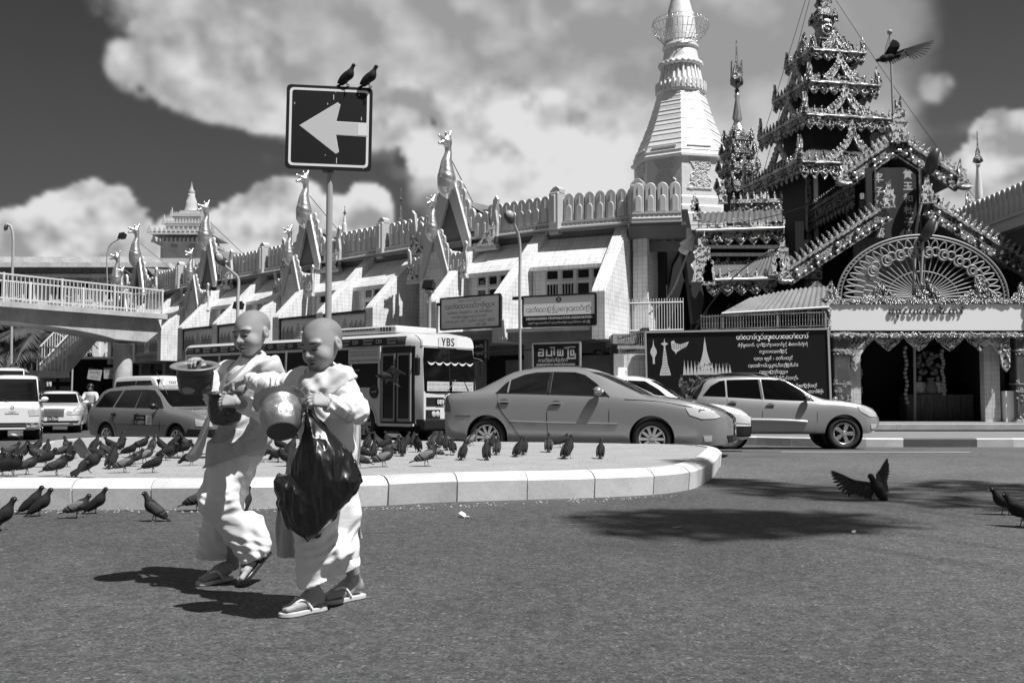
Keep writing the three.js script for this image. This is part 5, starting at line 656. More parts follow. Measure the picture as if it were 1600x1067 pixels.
// ---------------------------------------------------------------- vehicles: x forward, y up, z to the vehicle's right; bodies are lofted, lamps and panes are cut from the same skin
function curve(pts) { // monotone cubic through [x, y]
  const n = pts.length, dx = [], m = []; for (let i = 0; i < n - 1; i++) { dx[i] = pts[i + 1][0] - pts[i][0]; m[i] = (pts[i + 1][1] - pts[i][1]) / dx[i]; } const t = [m[0]]; for (let i = 1; i < n - 1; i++) t[i] = m[i - 1] * m[i] <= 0 ? 0 : 2 * m[i - 1] * m[i] / (m[i - 1] + m[i]); t[n - 1] = m[n - 2];
  return (x) => { if (x <= pts[0][0]) return pts[0][1]; if (x >= pts[n - 1][0]) return pts[n - 1][1]; let i = 0; while (x > pts[i + 1][0]) i++; const h = dx[i], s = (x - pts[i][0]) / h, a = pts[i][1], b = pts[i + 1][1]; return a * (1 + 2 * s) * (1 - s) ** 2 + h * t[i] * s * (1 - s) ** 2 + b * s * s * (3 - 2 * s) + h * t[i + 1] * s * s * (s - 1); };
}
const ev = new Evaluator(); ev.useGroups = false; ev.attributes = ['position', 'normal'];
const csg = (a, b, op) => { const prep = (g) => { const q = g.clone(); for (const k of Object.keys(q.attributes)) if (!['position', 'normal'].includes(k)) q.deleteAttribute(k); q.clearGroups(); const r = new Brush(q); r.updateMatrixWorld(); return r; }; const g = ev.evaluate(prep(a), prep(b), op).geometry; g.clearGroups(); return g; };
const prismZ = (poly, z0, z1) => new THREE.ExtrudeGeometry(shape(poly), { depth: z1 - z0, bevelEnabled: false }).translate(0, 0, z0);
const prismX = (poly, x0, x1) => new THREE.ExtrudeGeometry(shape(poly.map(([z, y]) => [-z, y])), { depth: x1 - x0, bevelEnabled: false }).rotateY(Math.PI / 2).translate(x0, 0, 0); // poly in z, y
const prismY = (poly, y0, y1) => new THREE.ExtrudeGeometry(shape(poly.map(([x, z]) => [x, -z])), { depth: y1 - y0, bevelEnabled: false }).rotateX(-Math.PI / 2).translate(0, y0, 0); // poly in x, z
function bodyLoft(c, off = 0) {
  const yb = curve(c.bottom), w = curve(c.width), be = curve(c.belt), top = curve(c.top), wt = curve(c.roofWidth), N = c.n ?? 70, L = c.length, rings = [], xs = [];
  const sect = (x) => {
    const B = yb(x) - off, Wd = w(x) + off, E = be(x), Tp = Math.max(top(x) + off, E + 0.012), R = Math.min(wt(x) + off, Wd * 0.97), g = Tp - E, k = sstep(0.02, 0.3, g), h = [];
    const e = Math.max(B + 0.2, E); const mid = lerp(B, e, 0.5), sh = Math.min(0.06, (e - B) * 0.2);
    h.push([0, B], [Wd * 0.8, B], [Wd * 0.955, B + 0.035], [Wd * 0.985, B + sh + 0.06], [Wd * 0.995, lerp(B, e, 0.38)], [Wd, mid + 0.03], [Wd * 0.992, lerp(B, e, 0.74)], [Wd * 0.972, lerp(B, e, 0.88)], [Wd * 0.935, e - 0.004]);
    const s0 = Wd * 0.915; h.push([s0, e + 0.008 + 0.02 * k]); for (const u of [0.2, 0.4, 0.6, 0.8]) h.push([lerp(s0, R, Math.pow(u, 1.12)), lerp(e + 0.02, Tp - 0.075 * k, u)]);
    h.push([R * 0.985, Tp - 0.055 * k], [R * 0.94, Tp - 0.025 * k], [R * 0.8, Tp - 0.006 * k], [R * 0.45, Tp + 0.008], [0, Tp + 0.012]); return h;
  };
  const half = []; for (let i = 0; i <= N; i++) { const u = i / N, x = L * (0.5 - 0.5 * Math.cos(Math.PI * lerp(0.02, 0.98, u))) ; xs.push(x); }
  xs[0] = 0; xs[N] = L; for (const x of xs) { const h = sect(x); half.push(h); const px = lerp(-off, L + off, x / L); rings.push([...h.map(([z, y]) => V(px, y, z)), ...h.slice(1, -1).reverse().map(([z, y]) => V(px, y, -z))]); }
  const zAt = (x, y) => { const h = sect(clamp(x, 0, L)); for (let i = 1; i < h.length - 1; i++) if (y >= h[i][1] && y <= h[i + 1][1] && h[i][0] > 0) return lerp(h[i][0], h[i + 1][0], (y - h[i][1]) / Math.max(1e-6, h[i + 1][1] - h[i][1])); return h[5][0]; };
  return { geo: loft(rings.map((r) => r.slice().reverse()), true, true), zAt, top: (x) => top(x) };
}
const paint1 = (g, m = 0.5, o = {}) => mk(g, { r: 0.32, m, clearcoat: 1, clearcoatRoughness: 0.06, ...o });
function wheelInto(parent, x, y, z, R, W, spokes, style = 'alloy') {
  const side = z > 0 ? 1 : -1, g = group('wheel', parent); g.position.set(x, y, z); g.rotation.y = side > 0 ? 0 : Math.PI; const q = (pts, n = 36) => lathe(pts, n).rotateX(Math.PI / 2), r = R * 0.66;
  add('tyre', q([[r, -W / 2], [R - 0.05, -W / 2], [R - 0.015, -W / 2 + 0.025], [R, -W * 0.3], [R, W * 0.3], [R - 0.015, W / 2 - 0.025], [R - 0.05, W / 2], [r, W / 2 - 0.01], [r, -W / 2]]), M.rubber, g);
  const rim = style === 'steel' ? mk(0.35, { r: 0.4, m: 0.7 }) : mk(0.6, { r: 0.25, m: 0.85 });
  add('rim', q([[r + 0.004, W / 2 - 0.014], [r - 0.01, W / 2 - 0.004], [r - 0.03, W / 2 - 0.03], [r - 0.04, 0], [r - 0.03, -W / 2]]), rim, g); add('brake_disc', q([[0.02, W * 0.05], [r * 0.75, W * 0.05], [r * 0.75, W * 0.0], [0.02, 0]]), M.dark, g); add('hub_back', q([[0.0, 0.01], [r, 0.01]]), M.dark, g);
  const sp = []; for (let k = 0; k < spokes; k++) { const a = k / spokes * 6.283; const w0 = style === 'steel' ? 0.05 : spokes > 7 ? 0.018 : 0.036; sp.push(tr(ext([[0.03, -w0 * 0.8], [r - 0.012, -w0 * 1.15], [r - 0.012, w0 * 1.15], [0.03, w0 * 0.8]], 0.035, 0.008), 0, 0, W / 2 - 0.035, 0, 0, a)); } add('spokes', sp.concat(q([[0, W / 2 - 0.008], [0.055, W / 2 - 0.012], [0.07, W / 2 - 0.035], [0.07, 0]])), rim, g);
  for (let k = 0; k < 5; k++) { const a = k * 1.2566; sp.push(0); } add('hub_cap', cyl(0.028, 0.03, 0.02, 14, 0, 0, W / 2 - 0.002, Math.PI / 2), M.steel, g); return g;
}
const lampLens = mk(0.7, { r: 0.08, m: 0.35, clearcoat: 1, bumpMap: T.streak, bumpScale: 0.004 });
// one car from its tables
function makeCar(name, label, c) {
  const g = thing(name, label, c.category ?? 'car', [0, 0, 0], 0, c.group); const b = bodyLoft(c); let geo = b.geo; const zz = b.zAt;
  for (const wx of c.wheels) for (const s of [1, -1]) { const cy = new THREE.CylinderGeometry(c.arch, c.arch, 0.5, 40).rotateX(Math.PI / 2).translate(wx, c.R + 0.01, s * (c.half - 0.05)); geo = csg(geo, cy, SUBTRACTION); }
  const body = add('body', toCreasedNormals(geo, 0.75), c.paint, g);
  const infl = bodyLoft(c, 0.004).geo, infl2 = bodyLoft(c, 0.009).geo;
  const cut = (n, prism, mat, src = infl, parent = g) => { const q = csg(src, prism, INTERSECTION); if (q.attributes.position.count > 2) return add(n, q, mat, parent); };
  for (const wx of c.wheels) for (const s of [1, -1]) { add('wheel_well', [new THREE.CylinderGeometry(c.arch - 0.004, c.arch - 0.004, 0.42, 30, 1, true).rotateX(Math.PI / 2).translate(wx, c.R + 0.01, s * (c.half - 0.26)), cyl(c.arch, c.arch, 0.02, 30, wx, c.R + 0.01, s * (c.half - 0.46), Math.PI / 2)], M.darker, g); wheelInto(g, wx, c.R, s * (c.half - 0.03 - c.tw / 2), c.R, c.tw, c.spokes, c.rim); }
  for (const w of c.windows) for (const s of [1, -1]) cut('side_window', prismZ(w, s > 0 ? 0.2 : -1.2, s > 0 ? 1.2 : -0.2), M.glass);
  cut('windscreen', prismX(c.windscreen, c.wsX[0], c.wsX[1]), M.glass); cut('rear_window', prismX(c.rearWindow ?? c.windscreen, c.rwX[0], c.rwX[1]), M.glass);
  for (const [poly, n, mat] of c.sidePatches ?? []) for (const s of [1, -1]) cut(n, prismZ(poly, s > 0 ? 0.2 : -1.2, s > 0 ? 1.2 : -0.2), mat, infl2);
  for (const [poly, n, mat, x0, x1] of c.frontPatches ?? []) cut(n, prismX(poly, x0, x1), mat, infl2);
  for (const [poly, n, mat, y0, y1] of c.topPatches ?? []) for (const s of [1, -1]) cut(n, prismY(poly.map(([x, z]) => [x, z * s]), y0, y1), mat, infl2);
  const on = (x, y, s, o = 0) => V(x, y, s * (zz(x, y) + o));
  for (const sgn of [1, -1]) { for (const l of c.seams ?? []) add('door_seam', tube(l.map(([x, y]) => on(x, y, sgn, 0.0015)), 0.0055, l.length * 8, 4), M.darker, g); for (const l of c.trim ?? []) add('side_trim', tube(l.map(([x, y]) => on(x, y, sgn, 0.004)), c.trimR ?? 0.016, 30, 6), c.trimMat ?? c.paint, g);
    for (const [x, y] of c.handles ?? []) { const h = group('door_handle', g); const p = on(x, y, sgn, 0.012); h.position.copy(p); add('handle', rbox(0.19, 0.035, 0.03, 0.014, 0, 0, sgn * 0.012), c.handleMat ?? M.chrome, h); add('recess', tr(new THREE.SphereGeometry(0.06, 12, 6), -0.0, -0.008, -sgn * 0.01, 0, 0, 0, [1.5, 0.75, 0.2]), M.dark, h); }
    const mp = on(c.mirror[0], c.mirror[1], sgn, 0.0); add('mirror', [tr(new THREE.SphereGeometry(0.1, 14, 10), mp.x + 0.02, mp.y + 0.05, mp.z + sgn * 0.14, 0, 0, 0, [0.85, 0.75, 1.05]), rod(mp.clone(), mp.clone().add(V(0.02, 0.02, sgn * 0.1)), 0.03)], c.mirrorMat ?? c.paint, g); add('mirror_glass', tr(new THREE.SphereGeometry(0.09, 12, 8), mp.x - 0.045, mp.y + 0.05, mp.z + sgn * 0.145, 0, 0, 0, [0.3, 0.65, 0.95]), M.glass, g);
    add('pillar_trim', c.pillars.map(([x0, y0, x1, y1]) => beam(on(x0, y0, sgn, 0.004), on(x1, y1, sgn, 0.004), 0.05, 0.012)), M.black, g); }
  if (c.plate) { const p = group('number_plate', g); p.position.set(...c.plate.pos); p.rotation.y = Math.PI / 2; panelSign(p, c.plate.w ?? 0.33, c.plate.h ?? 0.16, canvas(256, 128, (x, W, H) => { x.strokeStyle = '#bbb'; x.lineWidth = 5; x.strokeRect(6, 6, W - 12, H - 12); latin(x, c.plate.text, W / 2, 108, 82, '#ddd', true, 230); latin(x, 'YGN', W / 2, 42, 34, '#ddd'); }, '#0a0a0a'), 0.02); }
  return { g, zz, cut, on, infl2 };
}
const taxiSign = (parent, x, y, t = 0) => { const s = group('taxi_sign', parent); s.position.set(x, y, 0); s.rotation.y = Math.PI / 2; add('sign_box', ext([[-0.26, 0], [0.26, 0], [0.2, 0.15], [-0.2, 0.15]], 0.14, 0.02), M.white, s); const l = add('letters', new THREE.PlaneGeometry(0.34, 0.1), new THREE.MeshStandardMaterial({ map: canvas(128, 40, (c, W, H) => latin(c, 'TAXI', W / 2, 32, 34, '#222'), '#dcdcdc'), roughness: 0.5 }), s); l.position.set(0, 0.075, 0.075); };
// silver saloon in front
{
  const p = paint1(0.29, 0.45);
  const c = { length: 4.73, half: 0.88, arch: 0.355, R: 0.312, tw: 0.2, spokes: 10, wheels: [0.83, 3.53], paint: p,
    bottom: [[0, 0.42], [0.12, 0.28], [0.5, 0.22], [1.2, 0.2], [3.2, 0.19], [4.3, 0.18], [4.65, 0.2], [4.73, 0.26]],
    width: [[0, 0.6], [0.06, 0.72], [0.2, 0.8], [0.5, 0.85], [1, 0.875], [2.4, 0.88], [3.6, 0.875], [4.1, 0.85], [4.45, 0.76], [4.64, 0.6], [4.73, 0.42]],
    belt: [[0, 0.92], [0.15, 0.99], [0.5, 1.02], [1, 1.02], [2, 0.995], [2.8, 0.965], [3.3, 0.93], [3.9, 0.86], [4.4, 0.755], [4.65, 0.66], [4.73, 0.58]],
    top: [[0, 0.95], [0.12, 1.03], [0.5, 1.06], [0.62, 1.09], [0.9, 1.25], [1.2, 1.39], [1.5, 1.44], [1.95, 1.462], [2.3, 1.445], [2.55, 1.385], [2.9, 1.24], [3.25, 1.07], [3.42, 0.995], [3.6, 0.97], [4, 0.92], [4.4, 0.82], [4.62, 0.72], [4.73, 0.62]],
    roofWidth: [[0, 0.55], [0.5, 0.72], [0.9, 0.64], [1.4, 0.575], [2, 0.57], [2.4, 0.58], [2.9, 0.66], [3.4, 0.74], [3.9, 0.74], [4.4, 0.64], [4.73, 0.34]],
    windows: [[[0.98, 1.045], [1.16, 1.045], [1.16, 1.235], [1.1, 1.19]], [[1.19, 1.045], [1.83, 1.025], [1.83, 1.378], [1.6, 1.372], [1.4, 1.335], [1.19, 1.25]], [[1.89, 1.022], [2.84, 0.995], [2.62, 1.19], [2.42, 1.325], [2.25, 1.37], [1.89, 1.38]]],
    windscreen: [[-0.56, 1.37], [0.56, 1.37], [0.7, 1.02], [-0.7, 1.02]], wsX: [2.3, 3.55], rearWindow: [[-0.52, 1.36], [0.52, 1.36], [0.62, 1.12], [-0.62, 1.12]], rwX: [0.3, 1.35],
    pillars: [[1.86, 1.03, 1.86, 1.375]], seams: [[[1.0, 1.02], [1.02, 0.85], [1.1, 0.72], [1.27, 0.5], [1.4, 0.32], [1.5, 0.26]], [[1.86, 1.01], [1.85, 0.7], [1.86, 0.3]], [[2.84, 0.97], [2.86, 0.7], [2.84, 0.25]], [[1.45, 0.245], [2.2, 0.24], [2.84, 0.235]], [[0.06, 0.66], [0.3, 0.66], [0.55, 0.66]], [[3.1, 0.93], [3.6, 0.9], [4.1, 0.82], [4.3, 0.78]]],
    trim: [[[1.24, 0.575], [1.8, 0.56], [2.4, 0.55], [3.0, 0.545]]], handles: [[1.13, 0.90], [2.0, 0.875]], mirror: [2.68, 1.01],
    frontPatches: [[[[-0.3, 0.73], [0.3, 0.73], [0.27, 0.56], [-0.27, 0.56]], 'grille', M.black, 4.3, 5], [[[-0.58, 0.37], [0.58, 0.37], [0.52, 0.26], [-0.52, 0.26]], 'lower_grille', M.black, 4.4, 5]],
    sidePatches: [[[[4.05, 0.8], [4.2, 0.81], [4.45, 0.75], [4.58, 0.66], [4.5, 0.635], [4.3, 0.63], [4.12, 0.69]], 'headlamp', lampLens], [[[0.0, 1.0], [0.09, 1.0], [0.17, 0.84], [0.18, 0.72], [0.02, 0.72]], 'tail_lamp', mk(0.07, { r: 0.1, clearcoat: 1 })], [[[4.32, 0.37], [4.45, 0.37], [4.44, 0.28], [4.34, 0.28]], 'fog_lamp', lampLens]],
    plate: { pos: [4.75, 0.44, 0.0], text: '6845' } };
  const { g, zz } = makeCar('silver_saloon', 'silver four door saloon with dark windows, nearest car behind the island', c); g.position.copy(V(-2.36, 0, 0)); add('lamp_bowl', [1, -1].flatMap((e) => [tr(new THREE.TorusGeometry(0.055, 0.014, 6, 18), 4.3, 0.725, e * 0.77, 0, 0.5 * e), tr(new THREE.TorusGeometry(0.05, 0.014, 6, 18), 4.44, 0.71, e * 0.68, 0, 0.8 * e)]), M.chrome, g); add('window_trim', [1, -1].map((e) => tube([[0.97, 1.035], [1.4, 1.03], [1.9, 1.015], [2.5, 0.995], [2.86, 0.98]].map(([x, y]) => V(x, y, e * (zz(x, y) + 0.004))), 0.009, 30, 5)), M.black, g); const slats = []; for (let k = 0; k < 6; k++) slats.push(box(0.02, 0.008, 0.5, 4.68 - k * 0.003, 0.58 + k * 0.025, 0)); add('grille_bars', slats, M.chrome, g); add('bonnet_emblem', [tr(new THREE.TorusGeometry(0.035, 0.008, 5, 14), 4.69, 0.66, 0, 0, Math.PI / 2)], M.chrome, g); add('wiper', [rod(V(3.3, 1.04, 0.1), V(3.0, 1.19, 0.55), 0.008)], M.black, g);
  g.rotation.y = -0.29; const f = V(2.36, 0, 0).applyAxisAngle(V(0, 1, 0), -0.29); g.position.set(XD(921, 16.7) - f.x, gh(16.7) - 0.01, -16.7 - f.z);
}
// SUV parked at the far kerb
{
  const c = { length: 4.2, half: 0.87, arch: 0.42, R: 0.36, tw: 0.23, spokes: 5, wheels: [0.8, 3.32], paint: paint1(0.35, 0.4),
    bottom: [[0, 0.5], [0.3, 0.4], [1, 0.34], [3, 0.34], [3.9, 0.36], [4.2, 0.48]], width: [[0, 0.62], [0.1, 0.76], [0.3, 0.83], [0.8, 0.865], [2.4, 0.87], [3.3, 0.87], [3.8, 0.82], [4.05, 0.68], [4.2, 0.45]],
    belt: [[0, 1.14], [0.5, 1.16], [1.4, 1.11], [2.6, 1.05], [3.1, 1.05], [3.7, 0.98], [4.0, 0.86], [4.2, 0.7]], top: [[0, 1.2], [0.1, 1.36], [0.3, 1.56], [0.6, 1.635], [1.2, 1.66], [1.7, 1.65], [2.05, 1.595], [2.4, 1.42], [2.75, 1.2], [2.95, 1.125], [3.3, 1.09], [3.75, 1.01], [4.05, 0.9], [4.2, 0.72]],
    roofWidth: [[0, 0.58], [0.4, 0.62], [1.2, 0.62], [2.0, 0.6], [2.6, 0.68], [3.0, 0.74], [3.6, 0.72], [4.0, 0.58], [4.2, 0.36]],
    windows: [[[0.2, 1.2], [0.72, 1.175], [0.72, 1.56], [0.6, 1.54], [0.4, 1.43]], [[0.76, 1.17], [1.5, 1.13], [1.46, 1.585], [0.76, 1.565]], [[1.58, 1.125], [2.72, 1.075], [2.4, 1.35], [2.1, 1.53], [1.95, 1.575], [1.54, 1.585]]],
    windscreen: [[-0.58, 1.55], [0.58, 1.55], [0.7, 1.14], [-0.7, 1.14]], wsX: [1.9, 3.1], rwX: [-0.1, 0.35], pillars: [[1.53, 1.13, 1.49, 1.585]],
    seams: [[[0.74, 1.15], [0.76, 1.0], [0.95, 0.8]], [[1.53, 1.1], [1.52, 0.8], [1.53, 0.4]], [[2.7, 1.05], [2.73, 0.8], [2.7, 0.42]], [[1.25, 0.4], [2, 0.39], [2.7, 0.4]]], trim: [[[1.2, 0.66], [1.8, 0.65], [2.3, 0.63], [2.5, 0.61]]], trimR: 0.05, handles: [[0.86, 1.05], [1.7, 1.0]], mirror: [2.5, 1.1],
    frontPatches: [[[[-0.35, 0.88], [0.35, 0.88], [0.3, 0.74], [-0.3, 0.74]], 'grille', M.black, 3.8, 4.5]], sidePatches: [[[[3.62, 0.98], [3.8, 0.97], [4.1, 0.82], [4.1, 0.73], [3.9, 0.74], [3.68, 0.86]], 'headlamp', lampLens], [[[3.92, 0.57], [4.08, 0.57], [4.08, 0.46], [3.94, 0.46]], 'fog_lamp', lampLens]], plate: { pos: [4.22, 0.6, 0], text: '9N-2417' } };
  const { g } = makeCar('silver_suv', 'silver sport utility vehicle parked at the far kerb by the billboard', c); add('roof_rail', [0.56, -0.56].map((z) => tube([V(0.5, 1.63, z), V(0.62, 1.69, z), V(1.5, 1.71, z), V(1.72, 1.65, z)], 0.018, 20, 6)), M.black, g); add('bonnet_lamp', ball(0.06, 3.2, 1.13, 0.55), M.chrome, g);
  g.rotation.y = -0.07; const f = V(2.1, 0, 0.87).applyAxisAngle(V(0, 1, 0), -0.07); g.scale.setScalar(1.0); g.position.set(XD(1232, 22.4) - f.x, gh(22.6), -22.4 - f.z);
}
// estate taxi at the left
const estate = { length: 4.2, half: 0.83, arch: 0.335, R: 0.29, tw: 0.18, spokes: 8, wheels: [0.82, 3.3], paint: paint1(0.18, 0.2),
  bottom: [[0, 0.38], [0.2, 0.27], [1, 0.22], [3.6, 0.22], [4.1, 0.25], [4.2, 0.32]], width: [[0, 0.7], [0.1, 0.77], [0.4, 0.81], [1, 0.83], [3.2, 0.83], [3.7, 0.8], [4.0, 0.72], [4.2, 0.58]],
  belt: [[0, 0.9], [0.5, 0.92], [2.6, 0.9], [3.3, 0.85], [3.9, 0.76], [4.2, 0.64]], top: [[0, 0.95], [0.12, 1.1], [0.35, 1.33], [0.6, 1.41], [1.2, 1.45], [2.0, 1.44], [2.3, 1.39], [2.6, 1.23], [2.95, 1.0], [3.1, 0.95], [3.6, 0.9], [4.0, 0.8], [4.2, 0.66]],
  roofWidth: [[0, 0.62], [0.4, 0.6], [1.2, 0.57], [2.2, 0.56], [2.7, 0.64], [3.1, 0.7], [3.8, 0.68], [4.2, 0.5]],
  windows: [[[0.3, 0.96], [1.0, 0.955], [1.14, 1.345], [0.66, 1.33], [0.5, 1.26]], [[1.06, 0.955], [1.8, 0.945], [1.84, 1.36], [1.2, 1.35]], [[1.88, 0.945], [2.8, 0.935], [2.5, 1.19], [2.24, 1.345], [1.92, 1.36]]],
  windscreen: [[-0.54, 1.35], [0.54, 1.35], [0.66, 0.98], [-0.66, 0.98]], wsX: [2.0, 3.2], rwX: [-0.1, 0.5], pillars: [[1.86, 0.95, 1.88, 1.36]], seams: [[[1.03, 0.92], [1.1, 0.7], [1.2, 0.5], [1.25, 0.28]], [[1.86, 0.92], [1.86, 0.27]], [[2.75, 0.9], [2.78, 0.6], [2.74, 0.27]], [[0.2, 0.6], [1.2, 0.58], [2.8, 0.57], [3.0, 0.57]]], handles: [[1.14, 0.8], [1.98, 0.79]], handleMat: M.black, mirror: [2.62, 0.94], mirrorMat: M.black,
  frontPatches: [[[[-0.3, 0.68], [0.3, 0.68], [0.3, 0.58], [-0.3, 0.58]], 'grille', M.black, 3.9, 4.5], [[[-0.8, 0.5], [0.8, 0.5], [0.8, 0.26], [-0.8, 0.26]], 'bumper', M.black, 3.55, 4.5]], sidePatches: [[[[3.86, 0.72], [4.2, 0.66], [4.2, 0.55], [3.9, 0.57]], 'headlamp', lampLens]], plate: { pos: [4.22, 0.42, 0], text: '2L-3207' } };
const faceYaw = (g, cxLocal, px, d, yaw, y) => { g.rotation.y = yaw; const f = V(cxLocal, 0, 0).applyAxisAngle(V(0, 1, 0), yaw); g.position.set(XD(px, d) - f.x, y ?? gh(d), -d - f.z); };
{
  const { g, on } = makeCar('estate_taxi', 'grey estate taxi with roof sign and door sticker left of the bus', estate); taxiSign(g, 2.05, 1.45); faceYaw(g, 2.1, 268, 23.0, -0.58);
  const s = group('door_sticker', g), p = on(2.2, 0.68, 1, 0.006); s.position.copy(p); const m = add('sign_face', new THREE.PlaneGeometry(0.62, 0.22), new THREE.MeshStandardMaterial({ map: canvas(256, 90, (x) => { x.fillStyle = '#0a0a0a'; x.fillRect(0, 0, 170, 90); latin(x, 'E-2J301', 85, 80, 40, '#ddd', true, 160); latin(x, 'CITY TAXI', 85, 34, 24, '#ddd', true, 150); x.fillStyle = '#e0e0e0'; x.fillRect(178, 0, 78, 90); x.strokeStyle = '#444'; x.lineWidth = 5; x.beginPath(); x.arc(216, 50, 18, 0, 7); x.moveTo(216, 12); x.lineTo(216, 32); x.stroke(); }), roughness: 0.5 }), s); add('antenna', rod(V(2.6, 1.25, 0.5), V(2.2, 1.75, 0.5), 0.006), M.black, g);
}
// white taxi between the saloon and the SUV
{
  const c = { ...estate, paint: paint1(0.72, 0), wheels: [0.82, 3.3], spokes: 7, frontPatches: [[[[-0.3, 0.7], [0.3, 0.7], [0.3, 0.56], [-0.3, 0.56]], 'grille', M.black, 3.9, 4.5]], sidePatches: [[[[3.8, 0.76], [4.2, 0.68], [4.2, 0.54], [3.86, 0.57]], 'headlamp', lampLens], [[[3.75, 0.5], [4.2, 0.5], [4.2, 0.3], [3.8, 0.3]], 'bumper_trim', M.black]] };
  const { g } = makeCar('white_taxi', 'white taxi with roof sign, mostly hidden between the silver saloon and the SUV', c); taxiSign(g, 1.75, 1.45); faceYaw(g, 3.6, 1122, 19.3, -0.22); }
// white saloon facing the camera at the far left
{
  const c = { ...estate, length: 4.6, half: 0.87, paint: paint1(0.7, 0), wheels: [0.9, 3.65], bottom: estate.bottom.map(([x, y]) => [x * 1.095, y]), width: estate.width.map(([x, y]) => [x * 1.095, y * 1.05]), belt: [[0, 0.9], [0.6, 0.95], [2.6, 0.93], [3.4, 0.9], [4.2, 0.82], [4.6, 0.7]], top: [[0, 0.95], [0.3, 1.02], [0.9, 1.07], [1.2, 1.25], [1.6, 1.42], [2.2, 1.45], [2.6, 1.38], [3.0, 1.17], [3.3, 1.02], [3.6, 0.99], [4.2, 0.93], [4.52, 0.84], [4.6, 0.74]], roofWidth: [[0, 0.6], [1.4, 0.58], [2.3, 0.57], [3.0, 0.66], [3.4, 0.72], [4.2, 0.72], [4.6, 0.62]],
    windows: [[[1.2, 0.98], [2.0, 0.98], [2.0, 1.37], [1.6, 1.36]], [[2.06, 0.98], [3.1, 0.97], [2.8, 1.2], [2.5, 1.35], [2.06, 1.37]]], windscreen: [[-0.55, 1.36], [0.55, 1.36], [0.68, 1.03], [-0.68, 1.03]], wsX: [2.2, 3.6], rwX: [0.8, 1.7], pillars: [[2.03, 0.98, 2.03, 1.37]], seams: [[[2.03, 0.95], [2.03, 0.3]]], handles: [[2.15, 0.85]], mirror: [2.9, 1.0], mirrorMat: null,
    frontPatches: [[[[-0.36, 0.82], [0.36, 0.82], [0.32, 0.6], [-0.32, 0.6]], 'grille', mk(0.2, { r: 0.3, m: 0.5 }), 4.0, 5], [[[0.42, 0.8], [0.84, 0.76], [0.84, 0.62], [0.44, 0.62]], 'headlamp', lampLens, 4.0, 5], [[[-0.84, 0.76], [-0.42, 0.8], [-0.44, 0.62], [-0.84, 0.62]], 'headlamp', lampLens, 4.0, 5], [[[-0.8, 0.42], [0.8, 0.42], [0.76, 0.36], [-0.76, 0.36]], 'lower_grille', M.black, 4.2, 5]], sidePatches: [], plate: { pos: [4.63, 0.5, 0], text: '7E-1894' } }; c.mirrorMat = c.paint;
  const { g } = makeCar('white_saloon', 'white saloon with chrome bar grille driving towards the camera at the left', c); add('grille_bars', Array.from({ length: 11 }, (_, k) => box(0.02, 0.2, 0.014, 4.6, 0.71, -0.33 + k * 0.066)), M.chrome, g); add('grille_rim', [box(0.02, 0.02, 0.74, 4.61, 0.83, 0), box(0.02, 0.02, 0.68, 4.61, 0.595, 0)], M.chrome, g); faceYaw(g, 4.6, 84, 34.2, -1.24, -0.27); }
